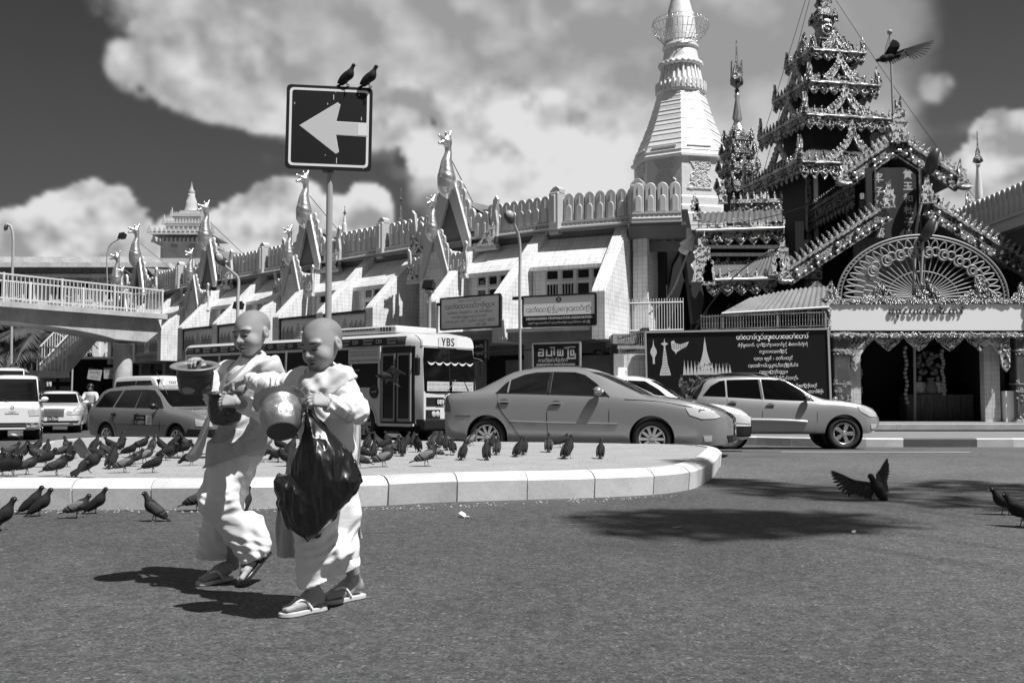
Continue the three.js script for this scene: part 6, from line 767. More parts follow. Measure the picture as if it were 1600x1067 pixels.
// white minivan cut by the left border
{
  const L = 3.4, c = { length: L, half: 0.74, arch: 0.32, R: 0.27, tw: 0.16, spokes: 8, rim: 'steel', wheels: [0.6, 2.6], paint: paint1(0.72, 0), category: 'van',
    bottom: [[0, 0.4], [0.3, 0.3], [3.2, 0.28], [3.4, 0.32]], width: [[0, 0.66], [0.1, 0.72], [0.4, 0.74], [3.0, 0.74], [3.25, 0.7], [3.4, 0.6]], belt: [[0, 1.0], [2.8, 1.0], [3.2, 0.98], [3.4, 0.9]], top: [[0, 1.7], [0.2, 1.84], [1, 1.88], [2.2, 1.87], [2.5, 1.82], [2.9, 1.4], [3.15, 1.08], [3.3, 1.0], [3.4, 0.92]], roofWidth: [[0, 0.58], [2.4, 0.6], [2.9, 0.64], [3.4, 0.52]],
    windows: [[[1.5, 1.08], [2.85, 1.06], [2.55, 1.5], [2.35, 1.72], [1.5, 1.72]], [[0.2, 1.08], [1.42, 1.08], [1.42, 1.72], [0.25, 1.7]]], windscreen: [[-0.57, 1.76], [0.57, 1.76], [0.66, 1.1], [-0.66, 1.1]], wsX: [2.2, 3.3], rwX: [-0.1, 0.3], pillars: [[1.46, 1.08, 1.46, 1.72]], seams: [[[1.46, 1.05], [1.46, 0.35]]], handles: [[1.6, 0.95]], mirror: [2.75, 1.12],
    frontPatches: [[[[0.4, 0.86], [0.68, 0.9], [0.7, 0.7], [0.44, 0.68]], 'headlamp', lampLens, 2.9, 4], [[[-0.68, 0.9], [-0.4, 0.86], [-0.44, 0.68], [-0.7, 0.7]], 'headlamp', lampLens, 2.9, 4], [[[-0.42, 0.5], [0.42, 0.5], [0.4, 0.45], [-0.4, 0.45]], 'lower_grille', M.black, 3, 4], [[[-0.42, 0.43], [0.42, 0.43], [0.4, 0.38], [-0.4, 0.38]], 'lower_grille', M.black, 3, 4]], plate: { pos: [3.42, 0.42, -0.52], text: '5K-6407' } };
  const { g } = makeCar('white_minivan', 'white minivan with black windscreen cut by the left edge of the picture', c); const s = group('maker_name', g); s.position.set(3.415, 0.8, 0.0); s.rotation.y = Math.PI / 2; add('letters', new THREE.PlaneGeometry(0.36, 0.08), new THREE.MeshStandardMaterial({ map: canvas(160, 36, (x, W) => latin(x, 'HIJET', W / 2, 30, 32, '#444'), '#cfcfcf'), roughness: 0.5 }), s); add('emblem', tr(new THREE.TorusGeometry(0.04, 0.012, 5, 14), 3.4, 0.93, 0, 0, Math.PI / 2), M.chrome, g); add('wiper', rod(V(3.2, 1.1, 0.1), V(3.05, 1.24, 0.5), 0.01), M.black, g);
  faceYaw(g, 3.4, 20, 28.3, -1.16, -0.27); g.scale.setScalar(1.0);
  const h = copyThing(g, 'white van roof showing behind the estate taxi'); faceYaw(h, 1.7, 246, 31.5, -0.7, -0.25);
  const k = copyThing(g, 'van roof showing behind the white minivan at the left border'); faceYaw(k, 1.7, 14, 40, -1.2, 0.25); }

// ---------------------------------------------------------------- city bus
{
  const g = thing('city_bus', 'city bus with YBS board and folding door standing behind the two children', 'bus'); const L = 11, HW = 1.22, H = 3.0, yb = 0.42;
  const sec = (x, off = 0) => { const e = Math.max(0, x - (L - 0.75)) / 0.75, f = 0.16 * e ** 2.2, r0 = 0.05 * e, h = []; const w = HW - f * 0.9 + off, b = yb - off, t = H - 0.05 * e ** 2 + off; const R = 0.28; for (const [z, y] of [[0, b], [w - 0.05, b], [w, b + 0.08], [w, 1.5], [w - 0.015, 2.2], [w - 0.03, t - R]]) h.push([z, y]); for (let i = 1; i <= 5; i++) { const a = i / 5 * Math.PI / 2; h.push([w - 0.03 - R + Math.cos(a) * R, t - R + Math.sin(a) * R]); } h.push([0, t + 0.05]); return h; };
  const mkb = (off) => { const xs = [-off, 0.1]; for (let i = 1; i < 12; i++) xs.push(i); xs[xs.length - 1] = 10.2; for (const u of [10.35, 10.5, 10.65, 10.78, 10.88, 10.95, 11 + off]) xs.push(u); return loft(xs.map((x) => { const h = sec(Math.min(x, L), off); return [...h.map(([z, y]) => V(x - (x > 10 ? (y > 1.3 ? (y - 1.3) * 0.06 * sstep(10, 11, x) : 0) : 0), y, z)), ...h.slice(1, -1).reverse().map(([z, y]) => V(x - (x > 10 ? (y > 1.3 ? (y - 1.3) * 0.06 * sstep(10, 11, x) : 0) : 0), y, -z))].reverse(); })); };
  let geo = mkb(0); const axles = [2.6, 8.75]; for (const x of axles) for (const s of [1, -1]) geo = csg(geo, new THREE.CylinderGeometry(0.56, 0.56, 0.7, 36).rotateX(Math.PI / 2).translate(x, 0.5, s * 1.2), SUBTRACTION);
  const white = paint1(0.62, 0); add('body', uvm(toCreasedNormals(geo, 0.6)), white, g); const inf = mkb(0.008), inf2 = mkb(0.014);
  const cut = (n, pr, mat, src = inf) => add(n, csg(src, pr, INTERSECTION), mat, g);
  for (const s of [1, -1]) {
    const z = (x) => s * (HW + 0.006), sp = (poly, n, mat, src) => cut(n, prismZ(poly, s > 0 ? 0.8 : -1.5, s > 0 ? 1.5 : -0.8), mat, src);
    sp([[0.15, 2.0], [9.35, 2.0], [9.35, 2.62], [0.15, 2.62]].map(([x, y]) => [x, y === 2.0 ? 1.5 : 2.58]), 'window_band', M.glass); sp([[0.05, 2.66], [10.4, 2.66], [10.4, 2.9], [0.05, 2.9]], 'upper_band', mk(0.05, { r: 0.35 }));
    for (const x of [0.2, 1.9, 3.6, 5.3, 7.0, 8.2]) sp([[x, 1.48], [x + 0.08, 1.48], [x + 0.08, 2.6], [x, 2.6]], 'window_post', s > 0 && x > 5 ? white : M.plasterGrey, inf2); for (let x = 0.4; x < 8; x += 1.7) sp([[x, 1.98], [x + 1.4, 1.98], [x + 1.4, 2.0], [x, 2.0]], 'window_rail', M.galv, inf2);
    if (s < 0) continue;
    sp([[0.05, 0.45], [7.9, 0.45], [7.9, 1.42], [0.05, 1.42]], 'side_panel', mk(0.4, { r: 0.35, map: T.dirt }));
    // folding door
    sp([[9.5, 0.5], [10.75, 0.5], [10.72, 2.62], [9.5, 2.62]], 'door_opening', M.black); const dr = group('folding_door', g); for (const x of [9.58, 10.18]) add('door_leaf', [box(0.05, 1.85, 0.05, x, 1.5, HW + 0.02), box(0.05, 1.85, 0.05, x + 0.46, 1.5, HW + 0.02), box(0.46, 0.06, 0.05, x + 0.23, 2.4, HW + 0.019), box(0.46, 0.08, 0.05, x + 0.23, 0.6, HW + 0.019)], mk(0.3, { r: 0.4, m: 0.4 }), dr); for (const x of [9.58, 10.18]) add('pane', box(0.42, 1.7, 0.01, x + 0.23, 1.5, HW + 0.018), M.glass, dr); add('louvre', [0, 1, 2, 3].map((k) => box(1.1, 0.05, 0.03, 10.1, 2.48 - k * 0.0 + (k - 1) * 0.06, HW + 0.0)), M.black, g); add('door_frame', [box(0.07, 2.2, 0.04, 9.44, 1.55, HW + 0.012), box(1.3, 0.06, 0.05, 10.1, 0.47, HW + 0.0)], white, g);
    // logo band
    const lb = add('band_print', new THREE.PlaneGeometry(9.6, 0.2), new THREE.MeshStandardMaterial({ map: canvas(1920, 40, (x) => { for (let k = 0; k < 20; k++) { const cx = 50 + k * 96; if (k % 2) { x.fillStyle = '#cfcfcf'; x.font = 'italic bold 20px serif'; x.fillText('Summer', cx - 34, 17); x.fillText('Dream', cx - 30, 36); } else { x.strokeStyle = '#cfcfcf'; x.lineWidth = 4; x.beginPath(); x.ellipse(cx - 10, 20, 12, 9, 0.3, 0, 7); x.stroke(); x.beginPath(); x.ellipse(cx + 12, 19, 10, 8, -0.3, 0, 7); x.stroke(); } } }, '#1d1d1d'), roughness: 0.4 }), g); lb.position.set(5.3, 2.78, HW - 0.0); lb.position.z = HW + 0.005;
    const ad = group('advert_panel', g); ad.position.set(8.25 + 0.55, 2.38, HW + 0.03); panelSign(ad, 1.25, 0.42, canvas(400, 134, (x) => { x.fillStyle = '#9a9a9a'; x.fillRect(8, 20, 384, 12); bur(x, 'ရန်ကုန်တိုင်းဒေသကြီး သယ်ယူပို့ဆောင်ရေး', 210, 62, 15, '#444', .15, 360); latin(x, 'Yangon Region Transport Authority', 205, 112, 22, '#333', true, 370); }, '#c9c9c9'), 0.015);
    const n = group('side_notice', g); n.position.set(8.2, 1.15, HW + 0.02); const nm = add('sign_face', new THREE.PlaneGeometry(1.1, 0.4), new THREE.MeshStandardMaterial({ map: canvas(256, 96, (x) => { bur(x, 'ရန်ကုန်ဘတ်စ်', 128, 36, 15, '#333', .14, 220); bur(x, 'ယာဉ်လိုင်း ကုမ္ပဏီ', 128, 76, 14, '#333', .14, 220); }, '#a4a4a4'), roughness: 0.5 }), n); const rs = group('round_sticker', g); rs.position.set(9.25, 1.38, HW + 0.03); add('disc', cyl(0.19, 0.19, 0.012, 24, 0, 0, 0, Math.PI / 2), M.black, rs); const rd = add('sign_face', new THREE.PlaneGeometry(0.26, 0.12), new THREE.MeshStandardMaterial({ map: canvas(96, 44, (x) => bur(x, 'တက်', 48, 34, 18, '#ddd', .2), '#0b0b0b') }), rs); rd.position.z = 0.01;
  }
  for (const x of axles) for (const s of [1, -1]) { add('wheel_well', [new THREE.CylinderGeometry(0.555, 0.555, 0.5, 30, 1, true).rotateX(Math.PI / 2).translate(x, 0.5, s * 0.97), cyl(0.56, 0.56, 0.02, 30, x, 0.5, s * 0.72, Math.PI / 2)], M.darker, g); wheelInto(g, x, 0.48, s * 1.05, 0.48, 0.28, 8, 'steel'); add('wheel_arch', tr(new THREE.TorusGeometry(0.575, 0.035, 6, 30, Math.PI), x, 0.5, s * (HW + 0.005)), white, g); }
  // front face
  const fx = (p, n, mat, src = inf) => cut(n, prismX(p, 10.3, 11.4), mat, src);
  fx([[-1.02, 2.58], [1.02, 2.58], [1.06, 2.24], [1.06, 1.42], [0.98, 1.34], [-0.98, 1.34], [-1.06, 1.42], [-1.06, 2.24]], 'windscreen', M.glass); fx([[-1.05, 2.92], [1.05, 2.92], [1.08, 2.62], [-1.08, 2.62]], 'destination_board', mk(0.72, { r: 0.3 }), inf2); fx([[-0.02, 2.56], [0.02, 2.56], [0.02, 1.36], [-0.02, 1.36]], 'windscreen_bar', M.black, inf2);
  const xF = 11.0; const ds = add('board_letters', new THREE.PlaneGeometry(0.78, 0.3), new THREE.MeshStandardMaterial({ map: canvas(256, 100, (x, W) => latin(x, 'YBS', W / 2, 88, 104, '#161616', true, 210), '#d4d4d4'), roughness: 0.4 }), g); ds.rotation.y = Math.PI / 2; ds.position.set(xF - 0.055, 2.76, 0.05);
  for (const [z, w] of [[-0.5, 0.9], [0.52, 0.9]]) { const m = add('front_notice', new THREE.PlaneGeometry(w, 0.26), new THREE.MeshStandardMaterial({ map: canvas(320, 84, (x) => { bur(x, 'ပါရမီ မြို့ပတ် ဆူးလေ လှည်းတန်း', 160, 34, 14, '#555', .14, 300); bur(x, 'အမှတ် ယာဉ်လိုင်း ရန်ကုန်', 160, 74, 14, '#555', .14, 300); }, '#bdbdbd'), roughness: 0.4 }), g); m.rotation.y = Math.PI / 2; m.position.set(xF + 0.02, 1.52, z); }
  add('valance', Array.from({ length: 6 }, (_, k) => { const s = new THREE.Shape(); s.moveTo(-0.16, 0); s.quadraticCurveTo(0, -0.2, 0.16, 0); s.quadraticCurveTo(0, -0.09, -0.16, 0); return ext(s, 0.01).rotateY(Math.PI / 2).translate(xF + 0.012, 2.2, -0.8 + k * 0.32); }), M.white, g);
  for (const s of [1, -1]) { fx([[0.25, 1.22], [0.98, 1.22], [0.98, 0.98], [0.4, 0.98]].map(([z, y]) => [z * s, y]), 'number_panel', M.black, inf2); fx([[0.42, 0.88], [1.0, 0.88], [1.0, 0.64], [0.42, 0.64]].map(([z, y]) => [z * s, y]), 'lamp_housing', M.black, inf); for (const z of [0.52, 0.68]) add('headlamp', tr(new THREE.SphereGeometry(0.085, 16, 10), xF - 0.0, 0.76, z * s, 0, 0, 0, [0.35, 1, 1]), lampLens, g); add('indicator', rbox(0.06, 0.18, 0.22, 0.02, xF - 0.06, 0.76, 0.88 * s), lampLens, g); add('mirror', [rbox(0.16, 0.5, 0.12, 0.05, xF - 0.02, 2.05, s * 1.32), rod(V(xF - 0.2, 2.36, s * 1.14), V(xF, 2.3, s * 1.32), 0.018)], M.black, g); }
  const nn = add('route_number', new THREE.PlaneGeometry(0.34, 0.18), new THREE.MeshStandardMaterial({ map: canvas(128, 70, (x, W) => latin(x, '089', W / 2, 60, 66, '#ddd'), '#0c0c0c') }), g); nn.rotation.y = Math.PI / 2; nn.position.set(xF + 0.02, 1.1, 0.42);
  fx([[-1.15, 0.62], [1.15, 0.62], [1.15, 0.36], [-1.15, 0.36]], 'bumper', M.black, inf2); add('lower_bumper', rbox(0.2, 0.3, 2.2, 0.06, xF - 0.05, 0.48, 0), M.black, g); add('wiper', [rod(V(xF + 0.03, 1.36, 0.2), V(xF + 0.01, 1.7, -0.2), 0.014), rod(V(xF + 0.03, 1.36, -0.75), V(xF + 0.01, 1.75, -0.5), 0.014)], M.black, g);
  add('roof_unit', [rbox(4.2, 0.22, 1.7, 0.06, 7.6, H + 0.14, 0)], white, g); stuff(add('roof_vents', Array.from({ length: 24 }, (_, k) => box(0.09, 0.035, 0.02, 5.8 + k * 0.13, H + 0.16, 0.852)), M.black, g)); add('roof_slots', [0, 1, 2, 3].map((k) => box(0.05, 0.12, 0.02, 9.1 + k * 0.12, H + 0.15, 0.852)), M.black, g);
  add('underside', box(10.5, 0.2, 2.0, 5.4, 0.38, 0), M.darker, g);
  faceYaw(g, 11, 704, 27.8, -0.67, -0.27);
}
// rider on a motorcycle behind the estate taxi
{
  const px = 141, d = 38, g = thing('motorcycle', 'small motorcycle standing beside the footbridge column', 'motorcycle', [XD(px, d), -0.27, -d], -1.3); for (const x of [-0.6, 0.6]) { add('wheel', [tr(new THREE.TorusGeometry(0.26, 0.05, 8, 24), x, 0.31, 0), cyl(0.06, 0.06, 0.1, 10, x, 0.31, 0, Math.PI / 2)], M.rubber, g); } add('frame', [rod(V(-0.6, 0.31, 0.06), V(0, 0.45, 0.06), 0.03), rod(V(0, 0.5, 0), V(0.45, 0.85, 0), 0.05), rod(V(0.6, 0.31, 0), V(0.4, 0.98, 0), 0.035), rbox(0.4, 0.3, 0.2, 0.06, 0, 0.5, 0)], M.black, g); add('seat', rbox(0.65, 0.12, 0.24, 0.05, -0.25, 0.76, 0), M.black, g); add('handlebar', [rod(V(0.38, 1.0, -0.32), V(0.38, 1.0, 0.32), 0.018), rbox(0.14, 0.18, 0.2, 0.05, 0.5, 0.9, 0)], M.black, g);
  const r = thing('person', 'rider in a patterned shirt and dark helmet on the motorcycle', 'person', [XD(px, d), -0.27, -d], -1.3); const v = V; const bd = (p) => { let q = sdCap(p, v(-0.25, 0.88, 0), v(-0.12, 1.32, 0), 0.15, 0.16); q = smin(q, sdCap(p, v(-0.12, 1.36, -0.15), v(-0.12, 1.36, 0.15), 0.07, 0.07), 0.06); q = smin(q, sdCap(p, v(-0.1, 1.36, 0), v(-0.08, 1.5, 0), 0.06, 0.05), 0.03); q = smin(q, sdEll(p, v(-0.05, 1.58, 0), v(0.1, 0.12, 0.085)), 0.02); for (const s of [-1, 1]) { q = smin(q, sdCap(p, v(-0.12, 1.34, 0.2 * s), v(0.08, 1.12, 0.28 * s), 0.055, 0.045), 0.03); q = smin(q, sdCap(p, v(0.08, 1.12, 0.28 * s), v(0.36, 1.03, 0.27 * s), 0.042, 0.035), 0.02); q = smin(q, sdCap(p, v(-0.22, 0.86, 0.1 * s), v(0.2, 0.8, 0.17 * s), 0.09, 0.07), 0.04); q = smin(q, sdCap(p, v(0.2, 0.8, 0.17 * s), v(0.08, 0.38, 0.15 * s), 0.065, 0.045), 0.03); } return q; };
  add('body', nets(bd, v(-0.5, 0.2, -0.45), v(0.55, 1.8, 0.45), 0.025), mk(0.2, { r: 0.7 }), r); add('shirt', nets((p) => Math.max(bd(p) - 0.02, 0.9 - p.y, p.y - 1.44), v(-0.5, 0.8, -0.45), v(0.3, 1.5, 0.45), 0.025), mk(0.55, { r: 0.8, map: T.concrete }), r); add('helmet', nets((p) => Math.max(sdEll(p, v(-0.06, 1.62, 0), v(0.145, 0.15, 0.13)), -(sdEll(p, v(0.1, 1.58, 0), v(0.1, 0.09, 0.12)))), v(-0.25, 1.4, -0.2), v(0.15, 1.82, 0.2), 0.015), M.black, r);
}

// ---------------------------------------------------------------- far left: pale city building with a tiered tower, palms, footbridge
{
  const d = 78, s = d / F, g = thing('city_building', 'pale long building with fretted cornice at the far left behind the footbridge', 'building'), x0 = XD(-260, d), x1 = XD(262, d), Y = (py) => P(100, py, d).y, w = x1 - x0, cx = (x0 + x1) / 2;
  add('wall', uvm(box(w, Y(415), 1, cx, Y(415) / 2, -d - 0.5)), M.plaster, g); add('attic_wall', uvm(box(w - 2, Y(397) - Y(415), 8, cx - 1, (Y(397) + Y(415)) / 2, -d - 5.5)), M.plaster, g); add('cornice', [uvm(box(w + 0.4, 0.35, 1.2, cx, Y(416), -d + 0.3)), uvm(box(w + 0.3, 0.25, 0.8, cx, Y(432), -d + 0.2)), uvm(box(w + 0.2, 0.2, 0.5, cx, Y(480), -d + 0.1))], M.plaster, g);
  stuff(add('fretwork', Array.from({ length: 64 }, (_, k) => [tr(new THREE.TorusGeometry(0.2, 0.05, 4, 8), x0 + (k + 0.5) * w / 64, Y(424), -d + 0.35), box(0.12, 0.35, 0.12, x0 + k * w / 64, Y(438), -d + 0.3)]), M.plasterGrey, g));
  for (let k = 0; k < 11; k++) { const px = -215 + k * 43; for (const [py, h, ww] of [[455, 30, 17], [575, 50, 24]]) { const q = group('window', g), X = XD(px + (py > 500 ? 6 : 0), d); add('pane', box(ww * s, h * s, 0.1, X, Y(py), -d + 0.06), M.glass, q); add('frame', [box(ww * s + 0.3, 0.15, 0.2, X, Y(py) + h * s / 2, -d + 0.1), box(ww * s + 0.3, 0.15, 0.2, X, Y(py) - h * s / 2, -d + 0.1), box(0.14, h * s, 0.19, X - ww * s / 2, Y(py), -d + 0.1), box(0.14, h * s, 0.19, X + ww * s / 2, Y(py), -d + 0.1), box(0.08, h * s, 0.16, X, Y(py), -d + 0.1)], M.frame, q); } if (k % 2) add('roundel', tr(new THREE.TorusGeometry(0.5, 0.12, 6, 16), XD(px + 22, d), Y(456), -d + 0.1), M.plasterGrey, g); add('pilaster', uvm(box(0.5, Y(480), 0.3, XD(px + 21, d), Y(480) / 2, -d + 0.12)), M.plaster, g); }
  add('balustrade', [box(w, 0.14, 0.2, cx, Y(583), -d + 0.9), ...Array.from({ length: 80 }, (_, k) => box(0.1, 0.9, 0.1, x0 + k * w / 80, Y(592), -d + 0.9)), box(w, 1.6, 0.2, cx, Y(612), -d + 0.8)], M.plaster, g);
}
{
  const d = 95, s = d / F, c = P(297, 395, d), g = thing('tiered_tower', 'small white tower with tiered roofs and spire rising over the parapet at left', 'tower', [c.x, 0, c.z]), Y = (py) => P(297, py, d).y, pl = mk(0.55, { r: 0.8, map: T.dirt });
  add('shaft', uvm(box(70 * s, Y(376), 70 * s, 0, Y(376) / 2, 0)), pl, g); for (const [y, w, h] of [[371, 94, 5], [356, 62, 4], [343, 44, 3], [385, 84, 3]]) { const t = group('tower_tier', g); add('roof_slab', uvm(box(w * s, h * s, w * s, 0, Y(y), 0)), pl, t); add('drum', uvm(box(w * 0.62 * s, 12 * s, w * 0.62 * s, 0, Y(y - 6), 0)), pl, t); stuff(add('cresting', Array.from({ length: 14 }, (_, k) => tr(flameGeo(0.4, 0.22), (k / 13 - 0.5) * w * s, Y(y) + h * s * 0.4, w * s / 2)), pl, t)); for (const e of [-1, 1]) { const f = add('corner_flame', hornGeo(0.9), pl, t); f.position.set(e * w * s / 2, Y(y), w * s / 2); f.scale.x = e; } }
  add('spire', lathe([[16, 340], [13, 332], [11, 328], [9, 320], [9, 316], [5, 306], [6, 304], [3, 300]].map(([r, y]) => [r * s, Y(y)]), 8), pl, g); add('finial', lathe([[5, 302], [5.5, 299], [3, 296], [1.5, 291], [0.3, 284]].map(([r, y]) => [r * s, Y(y)]), 10), M.pole, g); for (const e of [-1, 1]) add('window', box(9 * s, 14 * s, 0.2, e * 14 * s, Y(385), 35.5 * s), M.plasterGrey, g);
}
function palm(label, px, d, pyTop, crown, seed) {
  const R = rng(seed), base = V(XD(px, d), -0.27, -d), top = P(px, pyTop, d), g = thing('palm_tree', label, 'palm tree', base, 0, undefined); const H = top.y - base.y;
  add('trunk', lathe(Array.from({ length: 16 }, (_, i) => [lerp(0.24, 0.13, i / 15) * (i % 2 ? 1.06 : 1), i / 15 * H]), 12), M.pole, g);
  const fr = mk(0.045, { r: 0.6 }); for (let k = 0; k < 17; k++) { const a = R() * 6.283, el = lerp(1.0, -0.5, k / 17) + R() * 0.2, L = crown * (0.8 + 0.4 * R()), pts = []; for (let i = 0; i <= 8; i++) { const u = i / 8; pts.push(V(Math.cos(a) * L * u * Math.cos(el * (1 - u * 0.4)), H + Math.sin(el) * L * u * 0.8 - u * u * L * 0.75, Math.sin(a) * L * u * Math.cos(el * (1 - u * 0.4)))); }
    const c = new THREE.CatmullRomCurve3(pts), pos = []; for (let i = 1; i < 34; i++) for (const e of [-1, 1]) { const u = i / 34, p = c.getPoint(u), t = c.getTangent(u), sd = V(0, 1, 0).cross(t).normalize().multiplyScalar(e), l = L * 0.27 * Math.sin(Math.PI * Math.min(0.95, u + 0.15)), q = p.clone().addScaledVector(sd, l * 0.75).addScaledVector(t, l * 0.5).add(V(0, -l * (0.35 + 0.3 * R()), 0)), w = t.clone().multiplyScalar(0.085); pos.push(...p.clone().sub(w).toArray(), ...q.toArray(), ...p.clone().add(w).toArray()); }
    const o = new THREE.BufferGeometry(); o.setAttribute('position', new THREE.Float32BufferAttribute(pos, 3)); o.computeVertexNormals(); add('frond', merge([o, new THREE.TubeGeometry(c, 8, 0.03, 4)]), fr, g); }
}
palm('palm tree with slim trunk in front of the pale building left of the footbridge stair', 67, 58, 522, 3.6, 5); palm('palm tree cut by the left border below the footbridge deck', 8, 62, 518, 3.8, 9); palm('short palm crown between the two taller palms', 36, 66, 540, 3.0, 15);
{
  const g = thing('footbridge', 'grey concrete footbridge with white railing and stair crossing at the left', 'footbridge'); const a = V(XD(220, 46), 4.78, -46), b = V(XD(-160, 37), 4.72, -37), dir = b.clone().sub(a).normalize(), L = b.clone().sub(a).length(), m = new THREE.Matrix4(), x = dir.clone(), z = V(0, 1, 0).cross(x).negate().normalize(), y = z.clone().cross(x); m.makeBasis(x, V(0, 1, 0), z).setPosition(a); const fr = (n, geo, mat, p = g) => { const o = add(n, geo, mat, p); o.applyMatrix4(m); return o; };
  const con = mk(0.5, { r: 0.8, map: T.dirt, bumpMap: T.grain, bumpScale: 0.01 });
  const beamSh = new THREE.Shape(); beamSh.moveTo(-0.2, -0.25); beamSh.lineTo(L, -0.2); beamSh.lineTo(L, -0.7); beamSh.lineTo(7, -0.75); beamSh.quadraticCurveTo(3.4, -0.9, 2.0, -1.25); beamSh.lineTo(0.4, -1.3); beamSh.lineTo(-0.4, -0.7); beamSh.closePath();
  fr('beam', uvm(ext(beamSh, 1.7, 0.03)).translate(0, 0, 0), con); fr('deck_slab', uvm(box(L + 0.5, 0.22, 2.4, L / 2 - 0.2, -0.12, 0)), con);
  for (const s of [-1, 1]) { for (const h of [0.12, 1.08]) fr('hand_rail', uvm(box(L + 0.3, 0.06, 0.06, L / 2 - 0.1, h, s * 1.12)), M.fence); const n = Math.floor(L / 0.18); for (let k = 0; k <= n; k++) { if (k * 0.18 > 11.5) break; fr(k % 14 === 0 ? 'rail_post' : 'baluster', k % 14 === 0 ? box(0.08, 1.15, 0.08, k * 0.18 - 0.2, 0.56, s * 1.12) : box(0.028, 0.96, 0.028, k * 0.18 - 0.2, 0.6, s * 1.12), M.fence); } }
  fr('end_rail', [box(0.05, 0.06, 2.2, -0.3, 1.06, 0), ...Array.from({ length: 11 }, (_, k) => box(0.03, 0.95, 0.03, -0.3, 0.58, -1.05 + k * 0.21))], M.fence);
  const colX = 1.0; fr('column', uvm(cyl(0.4, 0.42, 3.7, 28, colX, -3.3, 0)), mk(0.55, { r: 0.7, map: T.dirt, bumpMap: T.grain, bumpScale: 0.01 }));
  // stair down to a landing, away to the left
  const sx = 1.2, run = 2.0, drop = 2.05; const st = new THREE.Shape(); st.moveTo(sx, -0.5); for (let k = 0; k < 14; k++) { st.lineTo(sx + (k + 1) * run / 14, -0.5 - k * drop / 14); st.lineTo(sx + (k + 1) * run / 14, -0.5 - (k + 1) * drop / 14); } st.lineTo(sx + run - 0.3, -0.9 - drop); st.lineTo(sx + 0.1, -1.2); st.closePath(); fr('stair_flight', uvm(ext(st, 1.5)).translate(0, 0, 2.2), con);
  fr('landing', uvm(box(1.5, 0.28, 2.6, sx + run + 0.6, -0.75 - drop, 2.2)), con); fr('landing_column', uvm(box(0.75, 1.6, 0.75, sx + run + 0.1, -4.3, 2.2)), con);
  for (const zz of [1.5, 2.95]) { const p0 = V(sx, 0.5, zz), p1 = V(sx + run, 0.5 - drop, zz); fr('stair_rail', [beam(p0, p1, 0.05), beam(p0.clone().setY(-0.3), p1.clone().setY(-0.3 - drop), 0.05)], M.fence); for (let k = 0; k <= 16; k++) { const q = p0.clone().lerp(p1, k / 16); fr('baluster', box(0.03, 0.85, 0.03, q.x, q.y - 0.4, q.z), M.fence); } }
  for (let k = 0; k <= 7; k++) fr('baluster', box(0.03, 1, 0.03, sx + run + k * 0.18, -drop - 0.1, 0.95), M.fence); fr('hand_rail', box(1.4, 0.06, 0.06, sx + run + 0.65, -drop + 0.4, 0.95), M.fence);
}
// dark booth with hand-lettered boards under the stair
{
  const d = 55, g = thing('street_booth', 'dark street booth with two hand lettered boards under the footbridge stair', 'booth', [XD(145, d), -0.2, -d]); add('back', box(5.4, 3.4, 0.2, 0, 1.6, -1), M.darker, g); add('roof', uvm(box(5.8, 0.12, 2.4, 0, 3.3, 0)), M.roof, g); for (const x of [-2.6, 2.6]) add('post', box(0.1, 3.3, 0.1, x, 1.6, 0.9), M.woodDark, g); add('counter', box(3, 0.9, 0.5, 0.6, 0.45, 0.4), M.wood, g);
  for (const [px, py, r, t] of [[147, 585, -0.15, 'ဓာတ်ပုံ'], [172, 583, 0.02, 'စာအုပ်']]) { const o = group('lettered_board', g), p = P(px, py, d - 1); o.position.set(p.x - g.position.x, p.y + 0.2, 1); o.rotation.z = r; panelSign(o, 0.75, 0.6, canvas(128, 100, (x) => { bur(x, t, 64, 44, 18, '#333', .18, 110); bur(x, 'ရန်ကုန်', 64, 84, 13, '#444', .18, 100); }, '#a8a8a8'), 0.03); }
  for (const x of [-2.2, -1.4, 1.8]) add('goods_rack', [0, 1, 2, 3].map((k) => box(0.6, 0.35, 0.3, x, 0.4 + k * 0.6, 0.2)), M.wood, g);
}
